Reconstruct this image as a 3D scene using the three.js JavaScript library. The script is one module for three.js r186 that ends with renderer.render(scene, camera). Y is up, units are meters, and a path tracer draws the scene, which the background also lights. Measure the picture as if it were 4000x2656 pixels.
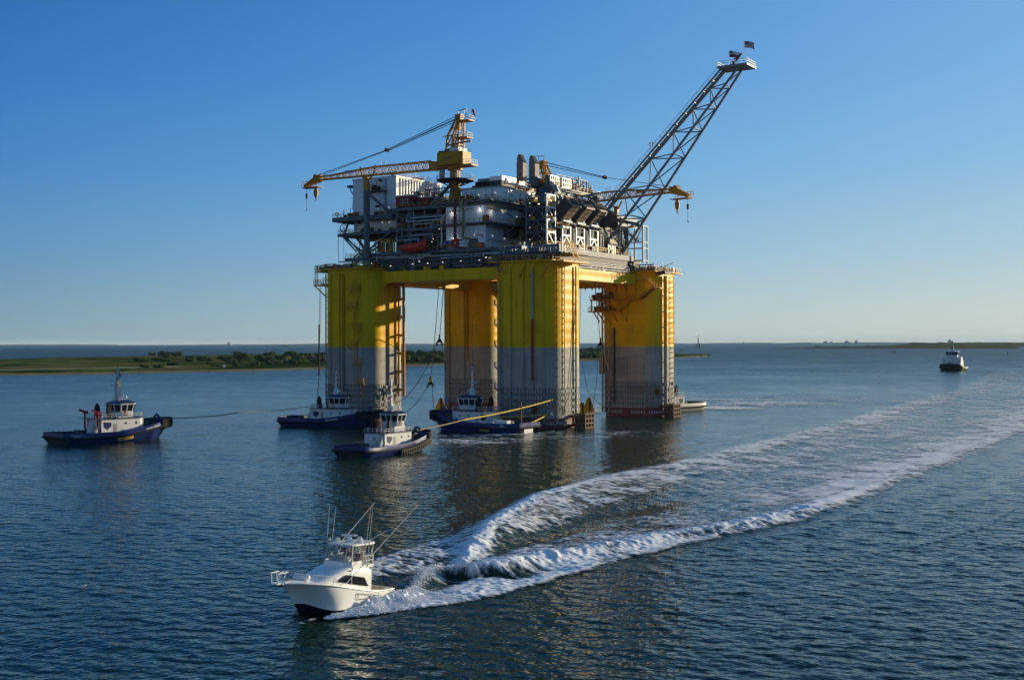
import * as THREE from 'three';

// ---------------------------------------------------------------- camera, sky, sun, exposure
const scene = new THREE.Scene();
const CAM_H = 21.5;
const camera = new THREE.PerspectiveCamera(31.27, 1024 / 679, 0.5, 60000);
camera.position.set(0, CAM_H, 0);
camera.rotation.set(0.00245, 0, -0.0023, 'YXZ');
const EXPOSURE = 1.2;
const renderer = new THREE.WebGLRenderer({ antialias: true });
renderer.setSize(1024, 679);
renderer.toneMapping = THREE.LinearToneMapping;
renderer.toneMappingExposure = EXPOSURE;
renderer.shadowMap.enabled = true;

const D2R = Math.PI / 180;
const SUN_EL = 9.5 * D2R, SUN_AZ = 32 * D2R;          // azimuth: from +x towards -z
const sunDir = new THREE.Vector3(Math.cos(SUN_EL) * Math.cos(SUN_AZ), Math.sin(SUN_EL), -Math.cos(SUN_EL) * Math.sin(SUN_AZ));
const sun = new THREE.DirectionalLight(new THREE.Color().setRGB(1.0, 0.85, 0.57), 5);
sun.position.copy(sunDir).multiplyScalar(900).add(new THREE.Vector3(0, 20, -250));
sun.target.position.set(0, 20, -250);
sun.castShadow = true;
sun.shadow.camera.left = sun.shadow.camera.bottom = -450; sun.shadow.camera.right = sun.shadow.camera.top = 450;
sun.shadow.camera.far = 2500; sun.shadow.mapSize.set(4096, 4096);
scene.add(sun, sun.target);

const s2l = (c) => (c <= 0.04045 ? c / 12.92 : Math.pow((c + 0.055) / 1.055, 2.4));
{ // clear evening sky: colour by height above the horizon and by angle from the sun's azimuth
  const EL = [0, 1.5, 4, 8, 12, 16, 30, 60, 90], AZ = [0, 35, 58, 81, 130, 180];
  const T = [
    [[255, 244, 214], [252, 243, 219], [240, 238, 224], [219, 229, 228], [196, 216, 230], [175, 203, 230], [112, 162, 214], [58, 110, 168], [44, 90, 132]],
    [[207, 212, 200], [200, 212, 207], [174, 204, 217], [142, 190, 225], [125, 177, 226], [115, 168, 223], [84, 138, 190], [52, 102, 148], [44, 90, 132]],
    [[181, 197, 196], [168, 195, 202], [140, 184, 212], [105, 166, 216], [84, 150, 211], [72, 139, 204], [58, 114, 168], [48, 97, 140], [44, 90, 132]],
    [[136, 163, 173], [124, 159, 179], [101, 150, 188], [74, 135, 196], [56, 121, 189], [44, 109, 178], [40, 97, 156], [42, 91, 137], [44, 90, 132]],
    [[200, 192, 184], [186, 188, 188], [156, 178, 196], [116, 160, 200], [90, 143, 196], [72, 128, 188], [58, 108, 166], [44, 92, 150], [44, 90, 132]],  // last two rows: low sky behind the camera brightened and warmed as added fill
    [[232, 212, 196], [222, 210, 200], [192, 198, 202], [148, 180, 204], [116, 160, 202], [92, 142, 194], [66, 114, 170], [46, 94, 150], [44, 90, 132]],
  ].map((r) => r.map((c) => c.map((v) => s2l(v / 255))));
  const W = 720, H = 720, data = new Float32Array(W * H * 4);
  const spot = (list, v) => { let i = 0; while (i < list.length - 2 && v > list[i + 1]) i++; const t = Math.min(1, Math.max(0, (v - list[i]) / (list[i + 1] - list[i]))); return [i, t]; };
  const sunAz = Math.atan2(sunDir.z, sunDir.x);
  for (let r = 0; r < H; r++) {
    const el = ((r + 0.5) / H - 0.5) * 180, [ei, et] = spot(EL, Math.max(0, el));
    for (let c = 0; c < W; c++) {
      const az = ((c + 0.5) / W - 0.5) * 2 * Math.PI;
      let d = Math.abs(az - sunAz); if (d > Math.PI) d = 2 * Math.PI - d;
      const [ai, at] = spot(AZ, d / D2R), o = (r * W + c) * 4, as = at;
      for (let k = 0; k < 3; k++) {
        const a = T[ai][ei][k] * (1 - et) + T[ai][ei + 1][k] * et, b = T[ai + 1][ei][k] * (1 - et) + T[ai + 1][ei + 1][k] * et;
        data[o + k] = (a * (1 - as) + b * as) / EXPOSURE;
      }
      data[o + 3] = 1;
    }
  }
  const sky = new THREE.DataTexture(data, W, H, THREE.RGBAFormat, THREE.FloatType);
  sky.mapping = THREE.EquirectangularReflectionMapping; sky.magFilter = sky.minFilter = THREE.LinearFilter; sky.needsUpdate = true;
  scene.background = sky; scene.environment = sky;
}

scene.fog = new THREE.FogExp2(0xa9c4d4, 0.00002); // thin evening haze: far shores fade, the platform stays clear

// ---------------------------------------------------------------- helpers
const V = (x, y, z) => new THREE.Vector3(x, y, z);
let seed = 7;
const rnd = () => { seed = (seed + 0x6d2b79f5) | 0; let t = Math.imul(seed ^ (seed >>> 15), 1 | seed); t = (t + Math.imul(t ^ (t >>> 7), 61 | t)) ^ t; return ((t ^ (t >>> 14)) >>> 0) / 4294967296; };
const rr = (a, b) => a + (b - a) * rnd();
const clamp = (x, a = 0, b = 1) => Math.min(b, Math.max(a, x));
const sstep = (a, b, x) => { const t = clamp((x - a) / (b - a)); return t * t * (3 - 2 * t); };
const lerp = (a, b, t) => a + (b - a) * t;
const hash2 = (ix, iy) => { let h = Math.imul(ix | 0, 374761393) + Math.imul(iy | 0, 668265263); h = Math.imul(h ^ (h >>> 13), 1274126177); return ((h ^ (h >>> 16)) >>> 0) / 4294967296; };
function vnoise(x, y) {
  const ix = Math.floor(x), iy = Math.floor(y), fx = x - ix, fy = y - iy, u = fx * fx * (3 - 2 * fx), v = fy * fy * (3 - 2 * fy);
  return lerp(lerp(hash2(ix, iy), hash2(ix + 1, iy), u), lerp(hash2(ix, iy + 1), hash2(ix + 1, iy + 1), u), v);
}
const fbm = (x, y, n = 4) => { let s = 0, a = 0.5, t = 0; for (let i = 0; i < n; i++) { s += a * vnoise(x, y); t += a; a *= 0.5; x = x * 2.03 + 17.3; y = y * 2.03 - 9.1; } return s / t; };
const ridge = (x, y, n = 4) => { let s = 0, a = 0.5, t = 0; for (let i = 0; i < n; i++) { const k = 1 - Math.abs(2 * vnoise(x, y) - 1); s += a * k * k; t += a; a *= 0.55; x = x * 2.1 + 5.7; y = y * 2.1 + 3.3; } return s / t; };

const used = new Map();
function numbered(name) { const n = used.get(name) ?? 0; used.set(name, n + 1); return n ? name + '_' + String(n).padStart(3, '0') : name; }
function tag(o, label, category, group) { o.userData.label = label; o.userData.category = category; if (group) o.userData.group = group; return o; }
function thing(name, label, category, pos = [0, 0, 0], turn = 0, group) {
  const o = new THREE.Group(); o.name = numbered(name); o.position.set(...pos); o.rotation.y = turn; scene.add(o);
  return tag(o, label, category, group);
}
function sub(parent, name) { const o = new THREE.Group(); o.name = name; parent.add(o); return o; }
function struct(o) { o.userData.kind = 'structure'; scene.add(o); return o; }

class MB { // collects triangles, then makes one named mesh
  constructor() { this.p = []; this.n = []; this.u = []; }
  v(a, n, u, w) { this.p.push(a.x, a.y, a.z); this.n.push(n.x, n.y, n.z); this.u.push(u, w); }
  quad(a, b, c, d, uw, vh) { // counter-clockwise from outside
    const n = V().subVectors(b, a).cross(V().subVectors(d, a)).normalize();
    uw = uw ?? a.distanceTo(b); vh = vh ?? a.distanceTo(d);
    this.v(a, n, 0, 0); this.v(b, n, uw, 0); this.v(c, n, uw, vh); this.v(a, n, 0, 0); this.v(c, n, uw, vh); this.v(d, n, 0, vh);
    return this;
  }
  tri(a, b, c) { const n = V().subVectors(b, a).cross(V().subVectors(c, a)).normalize(); this.v(a, n, 0, 0); this.v(b, n, a.distanceTo(b), 0); this.v(c, n, 0, a.distanceTo(c)); return this; }
  hexa(q) { // q: 4 bottom corners (counter-clockwise from above), 4 top corners
    const [a, b, c, d, e, f, g, h] = q;
    return this.quad(e, f, g, h).quad(d, c, b, a).quad(a, b, f, e).quad(b, c, g, f).quad(c, d, h, g).quad(d, a, e, h);
  }
  box(x0, x1, y0, y1, z0, z1) {
    return this.hexa([V(x0, y0, z1), V(x1, y0, z1), V(x1, y0, z0), V(x0, y0, z0), V(x0, y1, z1), V(x1, y1, z1), V(x1, y1, z0), V(x0, y1, z0)]);
  }
  cbox(x, y, z, sx, sy, sz) { return this.box(x - sx / 2, x + sx / 2, y - sy / 2, y + sy / 2, z - sz / 2, z + sz / 2); }
  beam(p, q, w, h, up) { // box section from p to q
    const d = V().subVectors(q, p).normalize(); let s = V().crossVectors(d, up ?? (Math.abs(d.y) > 0.95 ? V(1, 0, 0) : V(0, 1, 0))).normalize(); const t = V().crossVectors(s, d);
    const c = (o, i, j) => o.clone().addScaledVector(s, i * w / 2).addScaledVector(t, j * (h ?? w) / 2);
    return this.hexa([c(p, -1, -1), c(p, 1, -1), c(q, 1, -1), c(q, -1, -1), c(p, -1, 1), c(p, 1, 1), c(q, 1, 1), c(q, -1, 1)]);
  }
  cyl(p, q, r0, r1 = r0, seg = 8, caps = true, a0 = 0, a1 = Math.PI * 2) {
    const d = V().subVectors(q, p), L = d.length(); d.normalize();
    const s = V().crossVectors(d, Math.abs(d.y) > 0.95 ? V(1, 0, 0) : V(0, 1, 0)).normalize(), t = V().crossVectors(s, d).negate();
    const dir = (i) => { const a = a0 + (a1 - a0) * i / seg; return V().addScaledVector(s, Math.cos(a)).addScaledVector(t, Math.sin(a)); };
    for (let i = 0; i < seg; i++) {
      const n0 = dir(i), n1 = dir(i + 1), a = p.clone().addScaledVector(n0, r0), b = p.clone().addScaledVector(n1, r0), c = q.clone().addScaledVector(n1, r1), e = q.clone().addScaledVector(n0, r1);
      const u0 = i / seg * 6.283 * r0, u1 = (i + 1) / seg * 6.283 * r0;
      this.v(a, n0, u0, 0); this.v(b, n1, u1, 0); this.v(c, n1, u1, L); this.v(a, n0, u0, 0); this.v(c, n1, u1, L); this.v(e, n0, u0, L);
      if (caps) { if (r1 > 0) { this.v(q, d, 0, 0); this.v(e, d, n0.x, n0.y); this.v(c, d, n1.x, n1.y); } if (r0 > 0) { const m = d.clone().negate(); this.v(p, m, 0, 0); this.v(b, m, n1.x, n1.y); this.v(a, m, n0.x, n0.y); } }
    }
    return this;
  }
  path(pts, r, seg = 6) { for (let i = 0; i < pts.length - 1; i++) this.cyl(pts[i], pts[i + 1], r, r, seg, false); for (const q of pts.slice(1, -1)) this.ball(q, r, 6, 4); return this; }
  bar(p, q, w) { return this.beam(p, q, w, w); }
  ball(c, r, su = 10, sv = 6, sy = 1, v0 = 0, v1 = Math.PI) { return this.geo(new THREE.SphereGeometry(r, su, sv, 0, Math.PI * 2, v0, v1 - v0).scale(1, sy, 1), new THREE.Matrix4().makeTranslation(c.x, c.y, c.z)); }
  torus(c, R, r, axis, su = 16, sv = 6, arc = Math.PI * 2) {
    const m = new THREE.Matrix4().makeRotationFromQuaternion(new THREE.Quaternion().setFromUnitVectors(V(0, 0, 1), axis.clone().normalize())).setPosition(c);
    return this.geo(new THREE.TorusGeometry(R, r, sv, su, arc), m);
  }
  geo(g, m) {
    g = g.index ? g.toNonIndexed() : g; if (m) g.applyMatrix4(m);
    const a = g.attributes; for (let i = 0; i < a.position.count; i++) { this.p.push(a.position.getX(i), a.position.getY(i), a.position.getZ(i)); this.n.push(a.normal.getX(i), a.normal.getY(i), a.normal.getZ(i)); this.u.push(a.uv ? a.uv.getX(i) : 0, a.uv ? a.uv.getY(i) : 0); }
    return this;
  }
  extrude(pts, z0, z1, map) { // polygon in 2D (counter-clockwise), swept along the third axis; map(x, y, z) places it
    const f = map ?? ((x, y, z) => V(x, y, z)), n = pts.length;
    for (let i = 0; i < n; i++) { const [ax, ay] = pts[i], [bx, by] = pts[(i + 1) % n]; this.quad(f(ax, ay, z1), f(ax, ay, z0), f(bx, by, z0), f(bx, by, z1)); }
    const tris = THREE.ShapeUtils.triangulateShape(pts.map((q) => new THREE.Vector2(q[0], q[1])), []);
    for (const [i, j, k] of tris) { this.tri(f(...pts[i], z1), f(...pts[j], z1), f(...pts[k], z1)); this.tri(f(...pts[k], z0), f(...pts[j], z0), f(...pts[i], z0)); }
    return this;
  }
  rail(pts, h = 1.1, t = 0.07, every = 2.2) {
    for (let i = 0; i < pts.length - 1; i++) {
      const a = pts[i], b = pts[i + 1], n = Math.max(1, Math.round(a.distanceTo(b) / every));
      for (const k of [0.5, 1]) this.bar(a.clone().setY(a.y + h * k), b.clone().setY(b.y + h * k), t);
      for (let j = i ? 1 : 0; j <= n; j++) { const q = a.clone().lerp(b, j / n); this.bar(q, q.clone().setY(q.y + h), t); }
    }
    return this;
  }
  build(name, mat, parent, kind) {
    const g = new THREE.BufferGeometry();
    g.setAttribute('position', new THREE.Float32BufferAttribute(this.p, 3)); g.setAttribute('normal', new THREE.Float32BufferAttribute(this.n, 3)); g.setAttribute('uv', new THREE.Float32BufferAttribute(this.u, 2));
    const m = new THREE.Mesh(g, mat); m.name = name; m.castShadow = m.receiveShadow = true; if (kind) m.userData.kind = kind;
    if (parent) parent.add(m);
    return m;
  }
}
const mb = () => new MB();
function lofted(rings, closeU = false, smooth = true) { // rings: arrays of points of equal length
  const nu = rings[0].length, nv = rings.length, g = new THREE.BufferGeometry(), p = [], uv = [], idx = [];
  for (let j = 0; j < nv; j++) for (let i = 0; i < nu; i++) { const q = rings[j][i]; p.push(q.x, q.y, q.z); uv.push(i / (nu - 1), j / (nv - 1)); }
  for (let j = 0; j < nv - 1; j++) for (let i = 0; i < nu - (closeU ? 0 : 1); i++) { const a = j * nu + i, b = j * nu + (i + 1) % nu, c = a + nu, d = b + nu; idx.push(a, b, d, a, d, c); }
  g.setAttribute('position', new THREE.Float32BufferAttribute(p, 3)); g.setAttribute('uv', new THREE.Float32BufferAttribute(uv, 2)); g.setIndex(idx);
  if (!smooth) { const f = g.toNonIndexed(); f.computeVertexNormals(); return f; }
  g.computeVertexNormals(); return g;
}

// ---------------------------------------------------------------- materials
function dataTex(W, H, f, srgb = false) {
  const d = new Uint8Array(W * H * 4);
  for (let y = 0; y < H; y++) for (let x = 0; x < W; x++) { const c = f(x, y), o = (y * W + x) * 4; d[o] = clamp(c[0]) * 255; d[o + 1] = clamp(c[1]) * 255; d[o + 2] = clamp(c[2]) * 255; d[o + 3] = 255; }
  const t = new THREE.DataTexture(d, W, H); t.wrapS = t.wrapT = THREE.RepeatWrapping; t.magFilter = THREE.LinearFilter; t.minFilter = THREE.LinearMipmapLinearFilter; t.generateMipmaps = true;
  if (srgb) t.colorSpace = THREE.SRGBColorSpace; t.needsUpdate = true; return t;
}
const per = (x, y, W, n) => { // tiling noise
  const a = fbm(x * n / W, y * n / W, 3), b = fbm((x - W) * n / W, y * n / W, 3), c = fbm(x * n / W, (y - W) * n / W, 3), d = fbm((x - W) * n / W, (y - W) * n / W, 3), u = x / W, v = y / W;
  return lerp(lerp(a, b, u), lerp(c, d, u), v);
};
const grime = dataTex(256, 256, (x, y) => { const k = 0.72 + 0.4 * per(x, y, 256, 6), s = 0.93 + 0.1 * per(x * 3 % 256, y / 3, 256, 8); const v = clamp(k * s, 0, 1); return [v, v * 0.985, v * 0.96]; });
grime.repeat.set(1 / 9, 1 / 9);
const mat = (r, g, b, rough = 0.6, metal = 0, opt = {}) => { const m = new THREE.MeshPhysicalMaterial({ roughness: rough, metalness: metal, map: grime, specularIntensity: 0.45, ...opt }); m.color.setRGB(r, g, b); return m; };
const plain = (r, g, b, rough = 0.6, metal = 0, opt = {}) => mat(r, g, b, rough, metal, { map: null, ...opt });
// plate work of the columns: block seams, vertical run-off streaks
const plateTex = dataTex(1024, 1024, (x, y) => {
  const row = Math.floor(y / 128), seam = (y % 128 < 2 || (x + (row % 2) * 90) % 256 < 1.6) ? 0.8 : 1, streak = Math.pow(per(x * 2 % 1024, y * 0.05, 1024, 70), 2.4), big = per(x, y, 1024, 6), mid = per(x, y, 1024, 26);
  const rust = sstep(0.66, 0.8, 0.55 * per(x * 1, y * 0.3, 1024, 44) + 0.45 * mid) * 0.8, tone = (0.84 + 0.16 * hash2(row, Math.floor((x + (row % 2) * 90) / 256) % 4)) * (0.9 + 0.2 * big);
  const v = tone * (1 - 0.42 * clamp(streak * 1.7 - 0.3)) * seam;
  return [v * (1 - 0.25 * rust), v * (1 - 0.55 * rust) * (1 - 0.04 * streak), v * (1 - 0.75 * rust) * (1 - 0.1 * streak)];
});
plateTex.repeat.set(1 / 24, 1 / 24);
const plateBump = dataTex(256, 256, (x, y) => { const v = 0.6 * per(x, y, 256, 9) + 0.4 * (0.5 + 0.5 * Math.cos(y / 256 * Math.PI * 2 * 8)); return [v, v, v]; });
plateBump.repeat.set(1 / 20, 1 / 20);
// ribbed wall cladding
const wallTex = dataTex(256, 256, (x, y) => { const seam = (x % 32 < 1.4 ? 0.8 : 1) * (y % 85 < 1.3 ? 0.84 : 1), v = (0.9 + 0.12 * per(x, y, 256, 5)) * seam * (1 - 0.12 * Math.pow(per(x * 2 % 256, y * 0.1, 256, 24), 2)); return [v, v, v * 0.985]; });
wallTex.repeat.set(1 / 9, 1 / 9);
const wallBump = dataTex(256, 64, (x, y) => { const k = (x % 16) / 16, v = k < 0.35 ? 1 : k < 0.45 ? 1 - (k - 0.35) * 10 : k < 0.9 ? 0 : (k - 0.9) * 10; return [v, v, v]; });
wallBump.repeat.set(1 / 9, 1 / 9);
const M = {
  yellow: mat(0.9, 0.5, 0.005, 0.4, 0, { specularIntensity: 0.14, map: plateTex, bumpMap: plateBump, bumpScale: 0.09 }),
  yellowSteel: mat(0.84, 0.45, 0.01, 0.5, 0, { specularIntensity: 0.2 }), yellowRail: plain(0.62, 0.3, 0.02, 0.55), orangeSteel: mat(0.66, 0.25, 0.012, 0.5),
  grey: mat(0.42, 0.39, 0.335, 0.55, 0, { specularIntensity: 0.14, map: plateTex, bumpMap: plateBump, bumpScale: 0.07 }), darkGrey: mat(0.25, 0.23, 0.2, 0.6, 0, { specularIntensity: 0.14, map: plateTex, bumpMap: plateBump, bumpScale: 0.07 }),
  red: mat(0.24, 0.06, 0.055, 0.65, 0, { map: plateTex }), anode: mat(0.46, 0.45, 0.42, 0.6),
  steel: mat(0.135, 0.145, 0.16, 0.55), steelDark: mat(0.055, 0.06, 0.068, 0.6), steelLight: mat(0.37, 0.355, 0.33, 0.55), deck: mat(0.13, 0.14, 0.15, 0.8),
  wall: mat(0.86, 0.87, 0.88, 0.4, 0, { map: wallTex, bumpMap: wallBump, bumpScale: 0.06 }), white: mat(0.74, 0.74, 0.72, 0.35), whitePipe: plain(0.56, 0.55, 0.52, 0.45),
  galv: plain(0.26, 0.265, 0.27, 0.5, 0.2), black: plain(0.012, 0.012, 0.013, 0.7), rubber: mat(0.022, 0.022, 0.022, 0.85), rope: plain(0.03, 0.03, 0.032, 0.8), ropeYellow: plain(0.62, 0.42, 0.03, 0.7), ropeTan: plain(0.34, 0.24, 0.12, 0.8),
  rust: mat(0.17, 0.075, 0.035, 0.8), redPaint: mat(0.42, 0.022, 0.02, 0.4), redDark: mat(0.2, 0.016, 0.022, 0.5), teal: mat(0.03, 0.115, 0.19, 0.5), blue: mat(0.018, 0.045, 0.2, 0.4), navy: mat(0.012, 0.025, 0.1, 0.4), green: mat(0.01, 0.09, 0.035, 0.5), brownDuct: mat(0.1, 0.085, 0.078, 0.65), louvre: mat(0.3, 0.24, 0.18, 0.6),
  craneYellow: mat(0.56, 0.24, 0.006, 0.5), glass: plain(0.015, 0.022, 0.028, 0.06), timber: mat(0.2, 0.13, 0.075, 0.85),
  lamp: plain(0.8, 0.8, 0.78, 0.4, 0, { emissive: new THREE.Color(1, 0.95, 0.82), emissiveIntensity: 1.0 }),
  gel: plain(0.86, 0.83, 0.77, 0.22, 0, { specularIntensity: 1 }),
};

// ---------------------------------------------------------------- the wake of the white boat, as a shape in (s, t): s along the wake from the stern, t across it
const WK = { x: -11.7, d: 102.9, ex: 0.5, ed: 0.866, nx: 0.866, nd: -0.5 };
const toST = (x, d) => [(x - WK.x) * WK.ex + (d - WK.d) * WK.ed, (x - WK.x) * WK.nx + (d - WK.d) * WK.nd];
const curve = (pts) => { const q = pts.map(([x, d]) => toST(x, d)); return (s) => { if (s <= q[0][0]) return q[0][1]; for (let i = 1; i < q.length; i++) if (s < q[i][0]) return lerp(q[i - 1][1], q[i][1], (s - q[i - 1][0]) / (q[i][0] - q[i - 1][0])); return q[q.length - 1][1]; }; };
const wOut = curve([[-14.4, 96.4], [-12.4, 97.2], [-9.2, 97.6], [-6.6, 98.6], [-3.4, 100.6], [-0.6, 104.2], [2.5, 108.2], [5.6, 112.8], [11, 119.8], [16.2, 126.6], [24.2, 134.4], [36.8, 148.2], [50.3, 172.5], [68.6, 201], [120, 284], [330, 640], [470, 880]]);
const wCrest = curve([[-8.8, 106], [-7.6, 111], [-6.9, 113.6], [-5.6, 113], [-4.2, 112.4], [-1.6, 113.5], [0.6, 116], [2.8, 118.8], [5.8, 121.5], [9.1, 124.5], [14.5, 130.5], [18.2, 134], [23.4, 138.4], [36, 152], [50, 174], [68, 203], [119, 286], [329, 642]]);
const wUp = curve([[-5.5, 118], [-4.2, 123], [-2.6, 137], [-0.9, 146], [1.8, 156], [3.8, 165], [10, 178], [16, 190], [26, 207], [41.8, 236], [62, 273], [81, 307], [126, 400], [190, 520], [344, 856]]);
const wOutUp = curve([[-15.6, 112], [-13.7, 121], [-10.8, 127.5], [-7, 135.5], [-3.2, 148], [0.2, 162], [3.6, 173], [9.6, 183], [16, 193.5], [25.8, 209], [41, 238], [61, 276], [80, 310], [125, 404], [189, 524], [342, 860]]);
const wUpIn = curve([[-12.8, 112.6], [-9, 117], [-5, 120], [-1.9, 129.5], [1.5, 136], [6, 144], [10.4, 156], [15, 165], [23, 178], [30, 194], [47, 224], [78, 274]]);
const wMid = curve([[-4, 119], [-1.6, 124], [1.4, 130], [6.7, 138.5], [12.7, 148], [19.3, 156], [28, 166], [44, 190], [70, 232]]);
const gauss = (x, w) => Math.exp(-(x * x) / (w * w));
function wakeHeight(x, d) {
  const [s, t] = toST(x, d);
  if (s < -14 || s > 420) return 0;
  const fade = (1 - sstep(240, 420, s)) , c = wCrest(s), u = wUp(s);
  if (t > c + 22 || t < u - 22) return 0;
  let h = 0;
  const hc = s < 4 ? 0 : lerp(0.5, 0.95, sstep(4, 9, s)) * lerp(1, 0.6, sstep(11, 26, s)) * Math.exp(-Math.max(0, s - 30) / 95), wc = t < c ? 2.6 + s * 0.022 : 1.2 + s * 0.012;
  h += hc * gauss(t - c, wc) * sstep(2, 8, s);
  h -= 0.4 * hc * gauss(t - c - 2.6 - s * 0.01, 2) * sstep(5, 12, s) * (1 - sstep(11, 26, s));
  const hu = lerp(0.15, 0.95, sstep(12, 34, s)) * Math.exp(-Math.max(0, s - 55) / 130), wu = t > u ? 3.6 + s * 0.03 : 1.9 + s * 0.014;
  h += hu * gauss(t - u, wu) * sstep(8, 20, s);
  const mid = (wUpIn(s) + wMid(s)) / 2;
  h -= 0.62 * gauss(t - mid, 3.2) * Math.exp(-Math.max(0, s - 40) / 90) * sstep(2, 10, s);
  h -= 0.5 * gauss(t, 2.4) * gauss(s - 2, 7);
  // the smaller waves that follow outside the crests
  for (let k = 1; k <= 3; k++) h += 0.2 / k * Math.exp(-Math.max(0, s - 90) / 160) * sstep(20, 60, s) * (gauss(t - c - 6.5 * k - s * 0.012 * k, 1.6 + s * 0.006) + 0.7 * gauss(t - u + 6.5 * k + s * 0.012 * k, 1.6 + s * 0.006));
  return h * fade;
}
// share of the surface under foam
function foamShare(s, t) {
  const a = wOut(s), c = wCrest(s), u = wUp(s), o = wOutUp(s), i = wUpIn(s), m = wMid(s);
  const age = Math.exp(-Math.max(0, s - 80) / 300), old = 0.6 * Math.exp(-Math.max(0, s - 130) / 700);
  let f = 0;
  const soft = 0.7 + s * 0.012;
  // outer lower band
  const inLow = sstep(a + 0.5, a - soft, t) * sstep(c - 0.6, c + 0.6, t);
  const trough = gauss(t - c - 2.0 - s * 0.012, 1.3 + s * 0.01) * sstep(3, 7, s) * (1 - sstep(11, 23, s));
  f = Math.max(f, inLow * (0.95 - 0.22 * sstep(12, 50, s)) * (1 - 0.95 * trough));
  // rolling crest
  f = Math.max(f, 1.08 * gauss(t - c + 0.25, 1.15 + s * 0.012) * (s > 2 ? 1 : 0) * (1 - 0.35 * sstep(60, 140, s)));
  // trail between the crest and the glassy trough
  f = Math.max(f, sstep(m - 0.5, m + 1.5, t) * sstep(c + 0.6, c - 0.4, t) * (0.5 - 0.16 * sstep(20, 60, s)) * sstep(6, 12, s));
  // upper band
  const inUp = sstep(o - 0.5, o + soft, t) * sstep(i + 1.2, i - 1.2 - s * 0.01, t);
  f = Math.max(f, inUp * (0.55 + 0.16 * gauss(s - 6, 12)) * (s > 1 ? 1 : 0));
  f = Math.max(f, 1.0 * gauss(t - u, 1.5 + s * 0.01) * sstep(8, 18, s) * (1 - 0.6 * sstep(55, 120, s)));
  // thin old foam over the whole width
  const all = sstep(o - 1, o + 2, t) * sstep(a + 1, a - 2, t);
  f = Math.max(f * age, all * old * sstep(40, 110, s) * (0.62 + 0.75 * Math.max(gauss(t - a + 3 + s * 0.012, 3 + s * 0.02), 0.75 * gauss(t - o - 2 - s * 0.01, 2.4 + s * 0.014))));
  if (s > 0 && s < 14) f *= 1 - 0.85 * gauss(t + 0.8, 2.2) * (1 - sstep(6, 14, s));
  return f;
}

// ---------------------------------------------------------------- sea
const WAVES = [];
{ const N = 50; let sl = 0;
  for (let i = 0; i < N; i++) {
    const lam = 0.62 * Math.pow(15, (i + rnd() * 0.7) / N), th = -1.0 + (rnd() + rnd() + rnd() - 1.5) * 1.0, k = 2 * Math.PI / lam;
    const slope = 0.26 + 0.6 * gauss(Math.log(lam / 1.35), 0.75);
    WAVES.push({ lam, kx: k * Math.cos(th), kz: k * Math.sin(th), a: slope / k, ph: rnd() * 6.283 }); sl += slope * slope / 2;
  }
  const g = 0.09 / Math.sqrt(sl); for (const w of WAVES) w.a *= g;
}
function waveHeight(x, z, spacing) {
  let h = 0;
  for (const w of WAVES) { const f = clamp((w.lam / spacing - 2) / 2.5); if (f > 0) { const s = Math.sin(w.kx * x + w.kz * z + w.ph); h += f * w.a * (s + 0.18 * (1 - Math.abs(s)) * 2 - 0.2); } }
  const ed = Math.exp(-(Math.pow((x - 105) / 70, 2) + Math.pow((z + 470) / 110, 2))); // eddies left by the tugs' screws
  if (ed > 0.02) h += ed * 0.34 * (fbm(x * 0.07 + 3 * vnoise(x * 0.02, z * 0.02), z * 0.035, 3) - 0.5) * 2;
  return h * (0.75 + 0.5 * vnoise(x * 0.021 + 5, z * 0.021));
}
const seaNormal = (() => { // fine ripples as a tiling normal map
  const N = 1024, TILE = 34, W = [];
  let sl = 0;
  for (let i = 0; i < 64; i++) {
    const kk = 9 * Math.pow(11, i / 64), th = -0.95 + (rnd() + rnd() + rnd() - 1.5) * 1.5, kx = Math.round(kk * Math.cos(th)), kz = Math.round(kk * Math.sin(th)), s = 0.5 + rnd();
    W.push([kx, kz, s, rnd() * 6.283, Math.hypot(kx, kz)]); sl += s * s / 2;
  }
  const g = 0.105 / Math.sqrt(sl), gx = new Float32Array(N * N), gz = new Float32Array(N * N), tab = new Float32Array(N);
  for (let i = 0; i < N; i++) tab[i] = Math.cos(i / N * 2 * Math.PI);
  for (const [kx, kz, s, ph, k] of W) { const p0 = Math.round(ph / 6.283 * N), ax = g * s * kx / k, az = g * s * kz / k; for (let y = 0; y < N; y++) for (let x = 0; x < N; x++) { const c = tab[(kx * x + kz * y + p0) & (N - 1)], i = y * N + x; gx[i] += ax * c; gz[i] += az * c; } }
  const t = dataTex(N, N, (x, y) => { const i = y * N + x, q = 0.8 + 0.5 * per(x, y, N, 6), nx = -gx[i] * q, nz = -gz[i] * q, l = Math.hypot(nx, nz, 1); return [0.5 + 0.5 * nx / l, 0.5 + 0.5 * nz / l, 0.5 + 0.5 / l]; });
  t.repeat.set(1 / TILE, 1 / TILE);
  return t;
})();
const gustMap = dataTex(1024, 1024, (x, y) => { const v = 0.42 + 0.42 * per(x, y * 1.0, 1024, 7) + 0.36 * (per(x, y, 1024, 34) - 0.25) + 0.5 * (per(x, y, 1024, 120) - 0.5); return [v, v, v]; });
gustMap.repeat.set(1 / 520, 1 / 520);
const waterMat = new THREE.MeshPhysicalMaterial({ roughness: 0.09, metalness: 0, ior: 1.185, normalMap: seaNormal, roughnessMap: gustMap, normalScale: new THREE.Vector2(1, 1) });
waterMat.color.setRGB(0.0085, 0.031, 0.0205);
const SEA = []; for (let i = 0; i < 26; i++) { const r = i ? 190 * Math.pow(1.14, i) : 0; SEA.push([r, 0.09 + 0.27 * sstep(Math.log(150), Math.log(3200), Math.log(Math.max(r, 150)))]); }
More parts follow.
